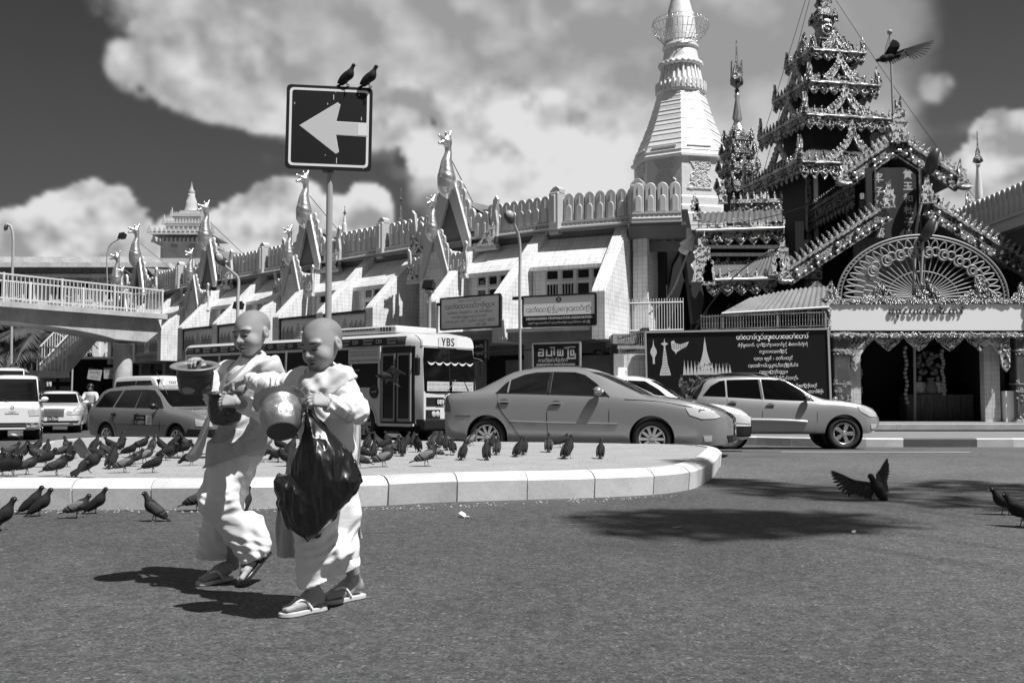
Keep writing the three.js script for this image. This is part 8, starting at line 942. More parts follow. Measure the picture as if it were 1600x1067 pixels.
// ---- nearer child, right of the pair
const K2 = child('small shaven-headed child in pale robe nearest the camera, holding a dented silver bowl', 4.4, P(510, 945, 4.4));
{
  const { g, k } = K2; const shR = k(474, 592, -0.07), shL = k(534, 594, 0.05), elL = k(557, 642, 0.09), wrL = k(511, 630, 0.2), elR = k(428, 606, -0.12), wrR = k(388, 593, -0.33), neck = k(504, 583, -0.01), chest = k(505, 612, 0), waist = k(509, 668, 0), hip = k(511, 700, 0);
  const body = [C(waist, chest, 0.095, 0.1, 0.06), C(chest, neck, 0.09, 0.045, 0.06), C(neck, k(503, 560, 0.0), 0.04, 0.04, 0.03), C(shR, shL, 0.045, 0.045, 0.06), C(hip, waist, 0.11, 0.095, 0.06), C(shL, elL, 0.04, 0.033), C(elL, wrL, 0.033, 0.024), C(shR, elR, 0.04, 0.033), C(elR, wrR, 0.033, 0.023)];
  const ankF = k(489, 915, 0.02), ankB = k(551, 893, -0.2), kneeF = k(487, 805, 0.1), kneeB = k(533, 800, -0.08); body.push(C(k(500, 710, 0.03), kneeF, 0.07, 0.05), C(kneeF, ankF, 0.048, 0.03), C(k(522, 710, -0.03), kneeB, 0.07, 0.05), C(kneeB, ankB, 0.048, 0.031));
  const ground = (px, py) => { const d = EYE * F / (py - 622) ; return P(px, py, d).sub(K2.o).setY(0.024); };
  const f1 = foot(g, ground(503, 949), ground(441, 960), ankF, V(0, 1, 0)), f2 = foot(g, ground(563, 930), ground(503, 941), ankB, V(0, 1, 0));
  const handL = handPrims(wrL, k(484, 622, 0.24).sub(wrL), V(-0.25, -0.55, -0.8), 1, [0.75, 0.8, 0.85, 0.9, 0.3], 0.95); const handR = handPrims(wrR, k(366, 597, -0.36).sub(wrR).add(V(0, -0.01, 0.02)), V(-0.1, -1, 0.1), 1, [0.35, 0.5, 0.6, 0.7, 0.3], 0.95);
  const head = headGeo(k(503, 538, 0.03), V(-0.56, -0.32, 0.76), V(-0.16, 1, 0.1), 1.05, 0.18);
  add('body', mergeC([netsOf(body, 0.009, 0.02), head, netsOf(handL, 0.0032, 0.004), netsOf(handR, 0.0032, 0.004), netsOf(f1, 0.004, 0.006), netsOf(f2, 0.004, 0.006)]), skinMat, g);
  // blouse: torso and two full sleeves
  const sl = armSleeve(shL, elL, wrL, 0.051, 0.05, 0.037, 0.005, 3), sr = armSleeve(shR, elR, wrR.clone().lerp(elR, 0.06), 0.055, 0.046, 0.036, 0.006, 8); const torso = (p) => { let d = smin(sdCap(p, waist, chest, 0.097, 0.1), sdCap(p, shR, shL, 0.047, 0.047), 0.06); d = smin(d, sdCap(p, chest, neck, 0.1, 0.06), 0.05); d = smin(d, sdCap(p, k(512, 700, 0), waist, 0.125, 0.113), 0.05); return d - 0.0045 * Math.sin(p.y * 60 + p.x * 58 + foldN(p, 9, 1) * 9); };
  const nk = k(501, 568, 0.03); const blouse = (p) => Math.max(smin(smin(torso(p), sl(p), 0.03), sr(p), 0.03), -sdEll(p, nk, V(0.058, 0.05, 0.06)), (k(0, 0), 0.46 - p.y)); add('blouse', nets(blouse, V(-0.62, 0.44, -0.5), V(0.3, 1.12, 0.42), 0.0075), clothWhite, g);
  // shawl band across the chest and over the left shoulder
  const a1 = k(545, 574, 0.1), c1 = k(446, 648, 0.1), ln = V(a1.y - c1.y, c1.x - a1.x, 0).normalize(); const band = (p) => { const o = p.clone().sub(c1).dot(ln); return Math.max(smin(torso(p), sdCap(p, shL, k(543, 604, 0.04), 0.054, 0.046), 0.03) - 0.008 - 0.003 * Math.cos(o * 120), Math.abs(o - 0.0) - 0.05, -sdEll(p, nk, V(0.06, 0.05, 0.06))); }; add('shawl', nets(band, V(-0.35, 0.5, -0.25), V(0.3, 1.13, 0.35), 0.0065), clothPale, g);
  add('collar', nets((p) => Math.max(torso(p) - 0.006, p.clone().sub(c1).dot(ln) + 0.04, sdEll(p, k(482, 606, 0.09), V(0.09, 0.075, 0.14))), V(-0.3, 0.8, -0.15), V(0.15, 1.1, 0.3), 0.0075), clothShade, g);
  // skirt: cloth over both legs, hem swinging
  const skirt = (p) => { let d = smin(sdCap(p, k(500, 690, 0.03), kneeF, 0.1, 0.075), sdCap(p, kneeF, k(487, 905, 0.03), 0.075, 0.07), 0.06); d = smin(d, smin(sdCap(p, k(520, 690, -0.02), kneeB, 0.1, 0.075), sdCap(p, kneeB, k(534, 895, -0.1), 0.075, 0.078), 0.06), 0.16); d = smin(d, sdEll(p, k(528, 862, 0.04), V(0.065, 0.05, 0.06)), 0.06); const fl = sstep(0.45, 0.12, p.y); d -= 0.005 * Math.sin(p.x * 75 + p.y * 14 + foldN(p, 8, 2) * 9) * (0.3 + fl) * (0.3 + foldN(p, 5, 31)) + 0.0042 * Math.sin(p.y * 105 - p.x * 60 + foldN(p, 9, 7) * 10) * sstep(0.5, 0.25, p.y) * (0.2 + foldN(p, 6, 17)); return Math.max(d, 0.12 + (p.x + 0.05) * 0.34 - p.y, p.y - 0.62); }; add('skirt', nets(skirt, V(-0.32, 0.03, -0.4), V(0.32, 0.64, 0.35), 0.008), clothWhite, g);
  const tail = (p, x0, x1, y0, y1, z, ph) => 0; const strip2 = (L, w0, w1, pts, seed) => { const c = new THREE.CatmullRomCurve3(pts), rg = []; for (let i = 0; i <= 14; i++) { const q = c.getPoint(i / 14), r = []; const w = lerp(w0, w1, i / 14); for (let j = 0; j <= 10; j++) { const u = j / 10 - 0.5; r.push(q.clone().add(V(u * w, 0.02 * u * u, 0.016 * Math.sin(u * 14 + seed + i * 0.3) * (0.3 + i / 14)))); } rg.push(r); } return loft(rg, false, false); };
  add('shawl_tail', strip2(0, 0.1, 0.14, [k(470, 700, -0.1), k(462, 760, -0.14), k(452, 820, -0.16), k(455, 872, -0.16)], 1), clothPale, g); add('shawl_tail', strip2(0, 0.07, 0.06, [k(548, 615, -0.06), k(552, 690, -0.1), k(546, 780, -0.12), k(556, 842, -0.12)], 4), clothPale, g);
}
// ---- taller child, left of the pair
const K1 = child('taller shaven-headed child in pale robe on the left, holding the brimmed pot', 5.05, P(355, 905, 5.05));
{
  const { g, k } = K1; const shR = k(356, 580, -0.1), shL = k(419, 574, 0.06), elL = k(419, 646, 0.14), wrL = k(370, 629, 0.35), elR = k(338, 622, -0.02), wrR = k(320, 570, 0.04), neck = k(394, 560, -0.01), chest = k(388, 600, 0), waist = k(382, 668, 0), hip = k(372, 700, 0);
  const ankF = k(386, 874, 0.02), kneeF = k(338, 780, 0.15), ankB = k(364, 882, -0.12), kneeB = k(357, 790, -0.06); const body = [C(waist, chest, 0.1, 0.105, 0.06), C(chest, neck, 0.095, 0.048, 0.06), C(neck, k(393, 535, 0.0), 0.042, 0.042, 0.03), C(shR, shL, 0.048, 0.048, 0.06), C(hip, waist, 0.115, 0.1, 0.06), C(shL, elL, 0.042, 0.035), C(elL, wrL, 0.035, 0.025), C(shR, elR, 0.042, 0.034), C(elR, wrR, 0.033, 0.023), C(k(366, 705, 0.04), kneeF, 0.075, 0.052), C(kneeF, ankF, 0.05, 0.032), C(k(380, 705, -0.04), kneeB, 0.075, 0.052), C(kneeB, ankB, 0.05, 0.032)];
  const ground = (px, py, y = 0.024) => { const d = (EYE) * F / (py - 622); return P(px, py, d).sub(K1.o).setY(y); };
  const f1 = foot(g, ground(357, 903), ground(311, 912), ankB, V(0, 1, 0)); const toe = ground(374, 914), hl = ground(414, 905, 0.145); const dF = toe.clone().sub(hl).normalize(); const f2 = foot(g, hl, toe, ankF, V(-0.55, 0.75, 0.1), 0.33, M.black);
  const handL = handPrims(wrL, k(344, 625, 0.35).sub(wrL), V(-0.1, -0.5, -0.85), 1, [0.6, 0.65, 0.7, 0.75, 0.35], 1.0); const handR = handPrims(wrR.clone().add(V(-0.01, 0.0, 0)), V(-0.3, 0.3, 0.55), V(-0.2, -0.85, 0.4), -1, [0.85, 0.9, 0.9, 0.9, 0.4], 1.0);
  const head = headGeo(k(393, 520, 0.03), V(-0.52, -0.24, 0.82), V(-0.12, 1, 0.08), 1.05, 0.2);
  add('body', mergeC([netsOf(body, 0.009, 0.02), head, netsOf(handL, 0.0032, 0.004), netsOf(handR, 0.0032, 0.004), netsOf(f1, 0.004, 0.006), netsOf(f2, 0.004, 0.006)]), skinMat, g);
  const sl = armSleeve(shL, elL, wrL.clone().lerp(elL, 0.12), 0.053, 0.053, 0.04, 0.005, 5), sr = armSleeve(shR, elR, wrR.clone().lerp(elR, 0.25), 0.058, 0.055, 0.04, 0.006, 11); const torso = (p) => { let d = smin(sdCap(p, waist, chest, 0.1, 0.104), sdCap(p, shR, shL, 0.049, 0.049), 0.06); d = smin(d, sdCap(p, chest, neck, 0.105, 0.064), 0.05); d = smin(d, sdCap(p, k(374, 705, 0), waist, 0.118, 0.108), 0.06); return d - 0.0045 * Math.sin(p.y * 56 - p.x * 60 + foldN(p, 8, 4) * 9); };
  const nk = k(391, 545, 0.03); const blouse = (p) => Math.max(smin(smin(torso(p), sl(p), 0.03), sr(p), 0.03), -sdEll(p, nk, V(0.06, 0.055, 0.065)), 0.52 - p.y); add('blouse', nets(blouse, V(-0.4, 0.5, -0.42), V(0.4, 1.2, 0.45), 0.008), clothWhite, g);
  const a1 = k(429, 555, 0.12), c1 = k(342, 609, 0.12), ln = V(a1.y - c1.y, c1.x - a1.x, 0).normalize(), wd = k(350, 640, 0.1); // cloth above this line, down to the waist on the left
  const shawl = (p) => { const o = p.clone().sub(c1).dot(ln); const low = p.clone().sub(k(345, 645, 0.1)).dot(V(0.5, 0.86, 0)); const s0 = smin(torso(p), sdCap(p, shL, k(428, 590, 0.02), 0.068, 0.05), 0.03); return Math.max(s0 - 0.013 - 0.006 * sstep(0.02, 0.0, Math.abs(o)), o * (o > 0 ? 1 : 1) , -low, -sdEll(p, nk, V(0.064, 0.055, 0.07))); }; add('shawl', nets((p) => { const o = p.clone().sub(c1).dot(ln); return Math.max(smin(torso(p), sdCap(p, shL, k(428, 585, 0.02), 0.057, 0.047), 0.03) - 0.008 - 0.004 * sstep(0.02, 0, o), -o - 0.01, 0.64 - p.y, -sdEll(p, nk, V(0.064, 0.055, 0.07))); }, V(-0.3, 0.6, -0.3), V(0.38, 1.2, 0.35), 0.0075), clothPale, g);
  const skirt = (p) => { let d = smin(sdCap(p, k(366, 690, 0.05), kneeF, 0.112, 0.08), sdCap(p, kneeF, k(389, 862, 0.02), 0.08, 0.068), 0.05); d = smin(d, sdCap(p, k(393, 818, 0.02), k(408, 850, -0.02), 0.06, 0.05), 0.06); d = smin(d, smin(sdCap(p, k(378, 690, -0.05), k(352, 790, -0.06), 0.112, 0.085), sdCap(p, k(345, 790, -0.06), k(328, 885, -0.1), 0.085, 0.075), 0.06), 0.05); const u = p.clone().sub(kneeF), dg = u.x * 0.35 + u.y * 0.94; d -= 0.005 * Math.sin(dg * 125 + foldN(p, 8, 3) * 10) * sstep(0.62, 0.5, p.y) * Math.pow(foldN(p, 5, 21), 1.2) + 0.0045 * Math.sin(p.x * 95 + p.y * 22 + foldN(p, 8, 12) * 8); return Math.max(d, 0.105 - (p.x + 0.02) * 0.1 + 0.05 * sstep(0.05, 0.2, p.x) - p.y, p.y - 0.7); }; add('skirt', nets(skirt, V(-0.36, 0.05, -0.36), V(0.36, 0.72, 0.36), 0.007), clothWhite, g);
  const apron = (p) => { const d = smin(torso(p), Math.max(skirt(p), p.y - 0.7), 0.05) - 0.013 - 0.004 * Math.sin(p.x * 70 - p.y * 40 + foldN(p, 9, 6) * 8); return Math.max(d, p.y - 0.78, p.clone().sub(k(384, 712, 0)).dot(V(0.28, -0.9, 0))); }; add('overskirt', nets(apron, V(-0.34, 0.45, -0.34), V(0.34, 0.82, 0.36), 0.0075), clothShade, g);
  const sheet = (rows_) => loft(rows_.map((r) => { const c = new THREE.CatmullRomCurve3(r); return c.getPoints(10); }), false, false); add('shawl_tail', sheet([[k(330, 640, 0.05), k(322, 652, 0.02), k(318, 660, -0.05)], [k(326, 668, 0.08), k(314, 684, 0.02), k(306, 690, -0.08)], [k(320, 695, 0.08), k(302, 708, 0.0), k(290, 712, -0.1)], [k(312, 716, 0.06), k(300, 722, 0.0), k(288, 716, -0.12)]]), clothPale, g);
}
// ---- what they carry
function bowlThing(name, label, centre, axis, prof, mat, rimMat) { const g = thing(name, label, name.includes('pot') ? 'pot' : 'bowl', centre); g.quaternion.setFromUnitVectors(V(0, 1, 0), axis.clone().normalize()); add('bowl_body', lathe(prof.body, 56), mat, g); add('rim', lathe(prof.rim, 56), rimMat ?? mat, g); if (prof.base) add('base', lathe(prof.base, 40), prof.baseMat ?? mat, g); return g; }
{
  const bc = P(440, 674, 4.16), ax = V(-0.2, 0.72, -0.56); const dent = mk(0.5, { r: 0.36, m: 0.9, bumpMap: tex(256, (u, v) => { const k = sstep(0.22, 0.1, Math.abs(v - 0.3)); return 0.5 + k * 0.9 * (pfbm(u, v, 5, 3, 91) - 0.5) + 0.04 * (pn(u, v, 60, 3) - 0.5); }, [0.33, 1], true), bumpScale: 0.009 });
  const b = bowlThing('silver_bowl', 'dented shiny metal bowl tilted to show its dark base, held by the nearer child', bc, ax, { body: [[0.062, 0], [0.068, 0.006], [0.082, 0.028], [0.092, 0.06], [0.0925, 0.085], [0.089, 0.104], [0.091, 0.108], [0.088, 0.112], [0.0855, 0.128], [0.0875, 0.132], [0.085, 0.136], [0.086, 0.142]], rim: [[0.086, 0.142], [0.096, 0.15], [0.112, 0.157], [0.113, 0.1595], [0.096, 0.154], [0.084, 0.144], [0.086, 0.09], [0.07, 0.02], [0, 0.012]], base: [[0, 0.004], [0.052, 0.003], [0.056, -0.002], [0.0625, -0.002], [0.0635, 0.004]], baseMat: mk(0.18, { r: 0.5, m: 0.7 }) }, dent); b.children[0].material = dent;
  const pot = bowlThing('brimmed_pot', 'dull grey pot with broad brim held up by the left child', P(305, 612, 4.9), V(0.03, 1, 0.24), { body: [[0, 0], [0.07, 0], [0.078, 0.006], [0.084, 0.05], [0.088, 0.085], [0.0905, 0.09], [0.088, 0.095], [0.089, 0.118]], rim: [[0.089, 0.118], [0.094, 0.126], [0.114, 0.13], [0.118, 0.127], [0.119, 0.131], [0.112, 0.135], [0.09, 0.132], [0.084, 0.12], [0.078, 0.03], [0, 0.02]] }, mk(0.1, { r: 0.42, m: 0.3, bumpMap: T.grain, bumpScale: 0.01 }), mk(0.2, { r: 0.45, m: 0.2 }));
  add('scuff', nets((p) => Math.max(Math.abs(Math.hypot(p.x, p.z) - 0.083) - 0.0035, sdEll(p, V(-0.01, 0.025, 0.083), V(0.034, 0.018, 0.05)) + 0.006 * (foldN(p, 90, 2) - 0.5)), V(-0.08, -0.0, 0.0), V(0.08, 0.07, 0.1), 0.004), mk(0.35, { r: 0.35, m: 0.6 }), pot);
  bowlThing('dark_pot', 'dark round pot with a thin lid plate pressed to the left child belly', P(351, 662, 4.86), V(0.02, 1, 0.1), { body: [[0, 0], [0.06, 0.0], [0.075, 0.02], [0.083, 0.06], [0.083, 0.1], [0.078, 0.12], [0.082, 0.13], [0.084, 0.142]], rim: [[0.084, 0.142], [0.096, 0.148], [0.097, 0.152], [0.082, 0.149], [0.078, 0.13], [0.075, 0.05], [0, 0.03]] }, mk(0.1, { r: 0.22, m: 0.8, bumpMap: T.grain, bumpScale: 0.02 }));
  // black plastic bag hanging from the nearer child's hand
  const D = 4.22, o = P(490, 750, D), g = thing('plastic_bag', 'full shiny black plastic bag hanging from the nearer child hand', 'bag', o); const poly = [[481, 628], [488, 630], [492, 648], [506, 664], [546, 706], [566, 752], [541, 786], [517, 815], [498, 836], [481, 844], [462, 833], [446, 819], [439, 802], [434, 786], [438, 778], [429, 764], [428, 750], [434, 742], [452, 740], [458, 716], [466, 698], [475, 672], [478, 645]].map(([x, y]) => { const p = P(x, y, D).sub(o); return [p.x, p.y]; });
  const sdPoly = (x, y) => { let d = 1e9, s = 1; for (let i = 0, j = poly.length - 1; i < poly.length; j = i++) { const ex = poly[j][0] - poly[i][0], ey = poly[j][1] - poly[i][1], wx = x - poly[i][0], wy = y - poly[i][1], t = clamp((wx * ex + wy * ey) / (ex * ex + ey * ey)), bx = wx - ex * t, by = wy - ey * t; d = Math.min(d, bx * bx + by * by); const c1 = y >= poly[i][1], c2 = y < poly[j][1], c3 = ex * wy > ey * wx; if ((c1 && c2 && c3) || (!c1 && !c2 && !c3)) s = -s; } return s * Math.sqrt(d); };
  const ridge = (p, f, s) => 1 - Math.abs(2 * n3(p.x * f * 1.8 + s, p.y * f * 0.55 + p.x * f * 0.5, p.z * f + s) - 1); const bag = (p) => { const e = sdPoly(p.x, p.y), t = 0.1 * Math.sqrt(clamp(-e / 0.1)) + 0.006; const q = Math.max(e, Math.abs(p.z) - t); return q * 0.7 - 0.010 * (ridge(p, 13, 2) - 0.5) - 0.006 * (ridge(p, 30, 8) - 0.5); };
  add('bag_body', nets(bag, V(-0.24, -0.3, -0.14), V(0.25, 0.4, 0.14), 0.0065), mk(0.006, { r: 0.28, clearcoat: 0.35, clearcoatRoughness: 0.3 }), g);
  add('handle_knot', nets((p) => sdCap(p, P(481, 632, D).sub(o), P(484, 662, D).sub(o), 0.012, 0.02) - 0.004 * Math.sin(p.y * 200), V(-0.08, 0.2, -0.06), V(0.06, 0.4, 0.06), 0.005), M.black, g);
}

// ---------------------------------------------------------------- pigeons
const birdMat = mk(1, { r: 0.75, vertexColors: true, specularIntensity: 0.35 }); const legMat = mk(0.18, { r: 0.6 });
function pigeonProto(pose, tone) { // x forward, feet on y = 0
  const g = new THREE.Group(); kidNames.set(g, numbered()); const lean = pose === 'peck' ? -0.25 : pose === 'alert' ? 0.75 : 0.42; const c = V(0, 0.128, 0), f = V(Math.cos(lean), Math.sin(lean), 0), at = (a, h, z = 0) => c.clone().addScaledVector(f, a).addScaledVector(V(-f.y, f.x, 0), h).add(V(0, 0, z));
  const nk = at(0.075, 0.012), hd = pose === 'peck' ? V(0.155, 0.055, 0) : pose === 'alert' ? V(0.095, 0.275, 0) : V(0.112, 0.235, 0), bk = pose === 'peck' ? V(0.045, -0.042, 0).normalize() : V(1, -0.18, 0).normalize(); const x = f, y = V(-f.y, f.x, 0), z = V(0, 0, 1);
  const L = [{ c: at(0, 0), e: V(0.1, 0.052, 0.056), m: rows(x, y, z) }, { c: at(0.04, -0.006), e: V(0.06, 0.056, 0.056), m: rows(x, y, z), k: 0.03 }, C(nk, hd, 0.036, 0.02, 0.035), { c: hd, e: V(0.027, 0.024, 0.021), k: 0.012 }, C(at(-0.07, 0), at(-0.13, -0.008), 0.03, 0.016, 0.04)]; const sd = caps(L); const t = { dark: [0.016, 0.02, 0.014], mid: [0.028, 0.06, 0.018], pale: [0.05, 0.17, 0.025] }[tone];
  const [lo, hi] = boundsOf(L, 0.015); add('body', nets(sd, lo, hi, 0.0075, (p, n) => { const hdD = p.distanceTo(hd), nkD = sdCap(p, nk, hd, 0, 0); let v = t[0]; if (nkD < 0.055 && p.y > 0.12) v = t[2] * (0.8 + 0.6 * n3(p.x * 90, p.y * 90, p.z * 90)); if (hdD < 0.03) v = t[2]; return v; }), birdMat, g);
  const wingS = (s) => nets((p) => { const q = p.clone().sub(at(-0.035, 0.012, s * 0.047)); const a = q.dot(x), h = q.dot(y), zz = q.z; const d = Math.sqrt((a / 0.12) ** 2 + (h / (0.042 - 0.10 * Math.max(0, -a - 0.02))) ** 2 + (zz / 0.02) ** 2) - 1; return d * 0.02 - 0.0005 * Math.sin(a * 220 + h * 160); }, at(-0.035, 0, s * 0.05).addScalar(-0.15), at(-0.035, 0, s * 0.05).addScalar(0.15), 0.0075, (p) => { const a = p.clone().sub(at(-0.035, 0.012)).dot(x), h = p.clone().sub(at(-0.035, 0.012)).dot(y); let v = t[1] * (0.85 + 0.3 * n3(p.x * 60, p.y * 60, p.z * 60)); if (tone !== 'dark' && (Math.abs(a + 0.035 + h * 0.3) < 0.011 || Math.abs(a + 0.07 + h * 0.3) < 0.009)) v = 0.015; if (a < -0.085) v = t[0] * 0.7; return v; }); for (const s of [1, -1]) add('wing', wingS(s), birdMat, g);
  add('tail', paint(ext([[0, -0.016], [-0.1, -0.028], [-0.115, 0.0], [-0.1, 0.028], [0, 0.016]], 0.012, 0.003).rotateX(Math.PI / 2).rotateZ(lean * 0.75).translate(...at(-0.1, -0.006).toArray()), () => t[0] * 0.8), birdMat, g);
  add('beak', tr(new THREE.ConeGeometry(0.0085, 0.03, 8), hd.x + bk.x * 0.036, hd.y + bk.y * 0.036, 0, 0, 0, -Math.PI / 2 + Math.atan2(bk.y, bk.x)), legMat, g);
  for (const s of [1, -1]) { const fx = s * 0.018 + 0.005; add('leg', [rod(V(0.0, 0.09, s * 0.022), V(fx - 0.008, 0.04, s * 0.026), 0.008, 0.005, 6), rod(V(fx - 0.008, 0.04, s * 0.026), V(fx, 0.006, s * 0.026), 0.0045, 0.0045, 6), ...[[0.035, 0], [0.028, 0.016], [0.028, -0.016], [-0.016, 0]].map(([a, b]) => rod(V(fx, 0.005, s * 0.026), V(fx + a, 0.004, s * 0.026 + b), 0.004, 0.003, 5))], legMat, g); }
  for (const s of [1, -1]) add('eye', ball(0.0045, hd.x + bk.x * 0.01, hd.y + 0.006, s * 0.0215, 6, 5), M.steel, g); return g;
}
const protos = {}; for (const p of ['stand', 'alert', 'peck']) for (const t of ['dark', 'mid', 'pale']) protos[p + t] = pigeonProto(p, t);
function pigeon(px, py, face, kind, label, grp, y = 0, scale = 1) { const d = (EYE - y) * F / (py - 622), c = protos[kind].clone(); c.name = topName('pigeon'); tag(c, label, 'pigeon', grp); c.position.set(XD(px, d), y, -d); c.rotation.y = THREE.MathUtils.degToRad(face); c.scale.setScalar(scale * 0.78 * (0.9 + 0.16 * hash3(Math.round(px), Math.round(py), 5))); scene.add(c); return c; }
// flock on the left of the island: [px, py at the feet, heading in degrees (0 faces right, 90 faces away), kind]
const leftFlock = [[8, 742, 5, 'standdark'], [24, 744, -20, 'standdark'], [46, 741, 15, 'standmid'], [75, 729, 10, 'standdark'], [92, 743, 5, 'standmid'], [108, 729, -15, 'standdark'], [14, 728, 150, 'standdark'], [36, 722, 60, 'alertdark'], [60, 722, 170, 'standmid'], [75, 714, 100, 'alertdark'], [100, 716, 20, 'standmid'], [118, 716, 60, 'alertdark'], [108, 708, 150, 'alertmid'], [60, 708, 70, 'alertdark'], [152, 720, 10, 'peckdark'], [166, 714, 150, 'standmid'], [178, 731, 90, 'alertdark'], [186, 708, 40, 'standdark'], [198, 738, 12, 'standpale'], [212, 728, 20, 'standmid'], [228, 724, 30, 'standpale'], [242, 738, 8, 'standdark'], [262, 719, 15, 'standdark'], [276, 715, 60, 'alertmid'], [255, 706, 170, 'alertdark'], [240, 705, 90, 'alertmid'], [222, 705, 30, 'standdark'], [205, 714, -10, 'standdark'], [192, 702, 100, 'alertdark'], [288, 712, 5, 'standdark'], [301, 727, 190, 'peckdark'], [176, 704, 190, 'standdark'], [272, 703, 20, 'alertdark'], [292, 703, 150, 'standmid'], [20, 716, 20, 'standmid'], [-6, 736, 10, 'standdark'], [150, 706, 80, 'alertdark']];
const facing = (f) => { const a = ((f % 360) + 360) % 360; return a < 50 || a > 310 ? 'facing right' : a < 130 ? 'facing away' : a < 230 ? 'facing left' : 'facing the camera'; }, kindWord = (k) => (k.includes('pale') ? 'pale winged' : k.includes('mid') ? 'grey' : 'dark') + (k.startsWith('alert') ? ' upright' : k.startsWith('peck') ? ' pecking' : '') + ' pigeon ';
const used = new Set(), uniq = (l) => { for (const e of ['', ', left one', ', right one', ', smaller one']) if (!used.has(l + e)) { used.add(l + e); return l + e; } return l; };
const where = (x, y) => (y > 734 ? 'on the kerb edge' : y > 719 ? 'mid flock' : y > 709 ? 'toward the flock back' : 'farthest back') + (x < 60 ? ' near left border' : x < 140 ? ' left of the raised wing' : x < 215 ? ' right of the raised wing' : ' near the taller child');
leftFlock.sort((p, q) => p[0] - q[0]).forEach(([x, y, f, k]) => pigeon(x, y, f, k, uniq(kindWord(k) + facing(f) + ' ' + where(x, y)), 'pigeons of the dense left flock', 0.236));
[[412, 708, 175, 'standdark'], [424, 717, 185, 'standmid'], [436, 722, 150, 'peckmid'], [449, 728, 160, 'standdark'], [455, 712, 60, 'alertdark'], [418, 700, 20, 'standdark'], [440, 706, 190, 'standdark'], [408, 722, 200, 'peckdark']].forEach(([x, y, f, k]) => pigeon(x, y, f, k, uniq(kindWord(k) + facing(f) + ' seen between the two children, ' + (y > 716 ? 'nearer the kerb' : y > 706 ? 'in the middle row' : 'far at the back')), 'pigeons between the children', 0.236));
[[561, 731, 200, 'standmid'], [554, 709, 60, 'alertdark'], [575, 703, 80, 'alertdark'], [584, 716, 90, 'alertdark'], [592, 702, 150, 'alertmid'], [602, 703, 40, 'standdark'], [612, 712, 30, 'standmid'], [621, 708, 80, 'alertdark'], [629, 712, 95, 'alertdark'], [634, 703, 60, 'alertdark'], [568, 718, 190, 'standdark'], [606, 698, 120, 'alertdark'], [560, 698, 90, 'alertdark'], [645, 698, 80, 'alertdark'], [676, 699, 70, 'alertmid'], [687, 699, 90, 'alertdark'], [697, 703, 100, 'alertdark']].forEach(([x, y, f, k]) => pigeon(x, y, f, k, uniq(kindWord(k) + 'right of the nearer child, ' + (x < 580 ? 'close to the bag' : x < 615 ? 'over the pale walker' : x < 640 ? 'under the bus door' : 'behind the saloon tail') + (y > 710 ? ', nearest row' : y > 701 ? ', middle row' : ', back row')), 'pigeons right of the nearer child', 0.236));
pigeon(601, 729, 12, 'standpale', 'pale winged pigeon walking right with low tail beside the black bag', null, 0.236, 1.1); pigeon(667, 728, 10, 'standpale', 'pale winged pigeon walking right, alone near the middle of the kerb', null, 0.236, 1.1); pigeon(680, 716, 190, 'standpale', 'nearly white breasted pigeon behind the walking pale winged one', null, 0.236); pigeon(653, 706, -95, 'alertdark', 'dark upright pigeon facing the camera under the bus front', null, 0.236);
pigeon(707, 710, 100, 'standdark', 'dark hunched pigeon seen from behind below the saloon tail', null, 0.236, 1.1); pigeon(724, 718, 75, 'alertdark', 'tall dark pigeon seen from behind left of the saloon rear wheel', null, 0.236, 1.05); pigeon(737, 696, 40, 'alertpale', 'pale backed pigeon far back at the saloon rear wheel', null, 0.236); pigeon(760, 718, 95, 'alertdark', 'dark pigeon nearest the kerb in front of the rear wheel', null, 0.236, 1.05); pigeon(777, 710, 80, 'alertmid', 'pigeon standing right of the rear wheel hub', null, 0.236); pigeon(769, 700, 70, 'alertdark', 'small dark pigeon directly in front of the rear wheel hub', null, 0.236);
pigeon(811, 713, 60, 'alertdark', 'left bird of two pigeons standing close under the saloon rear door', null, 0.236); pigeon(819, 710, 80, 'alertdark', 'right bird of two pigeons standing close under the saloon rear door', null, 0.236); pigeon(857, 706, 85, 'alertmid', 'slim upright pigeon left of the bent one by the front door', null, 0.236); pigeon(877, 699, 20, 'standdark', 'pigeon leaning forward behind others under the saloon front door', null, 0.236); pigeon(887, 716, 60, 'alertdark', 'large dark pigeon with raised head under the saloon front door', null, 0.236, 1.12); pigeon(938, 716, 80, 'alertdark', 'lone dark pigeon standing rightmost on the island', null, 0.236, 1.0);
pigeon(8, 828, 15, 'alertdark', 'pigeon half cut by the left border on the near road', null); pigeon(54, 801, 15, 'alertdark', 'rear bird of the dark pair below the kerb at left'); pigeon(68, 805, 15, 'alertdark', 'front bird of the dark pair below the kerb at left'); pigeon(126, 808, 5, 'standpale', 'pale barred pigeon bending forward below the kerb', null); pigeon(155, 801, 5, 'alertdark', 'upright pigeon behind the barred one below the kerb', null); pigeon(245, 813, 190, 'alertmid', 'pigeon facing left alone on the road left of the taller child', null); pigeon(312, 797, 5, 'standmid', 'pigeon on the road half hidden behind the taller child robe', null); pigeon(385, 802, 80, 'alertdark', 'pigeon behind the taller child right knee', null);
pigeon(1566, 803, 175, 'standmid', 'pigeon facing left near the right border on the road', null, 0, 1.05); pigeon(1592, 822, 140, 'standdark', 'dark pigeon cut by the right border nearest the camera', null, 0, 1.2);
// birds perched on the sign
function perch(px, py, d, face, kind, label) { const c = protos[kind].clone(); c.name = topName('pigeon'); tag(c, label, 'pigeon'); c.position.copy(P(px, py, d)); c.rotation.y = face; c.scale.setScalar(0.8); scene.add(c); }
perch(542, 134.5, 10.5, -0.35, 'alertdark', 'larger pigeon perched on top of the one way sign'); perch(577, 136.5, 10.5, -0.3, 'alertdark', 'smaller pigeon perched right end on top of the sign');
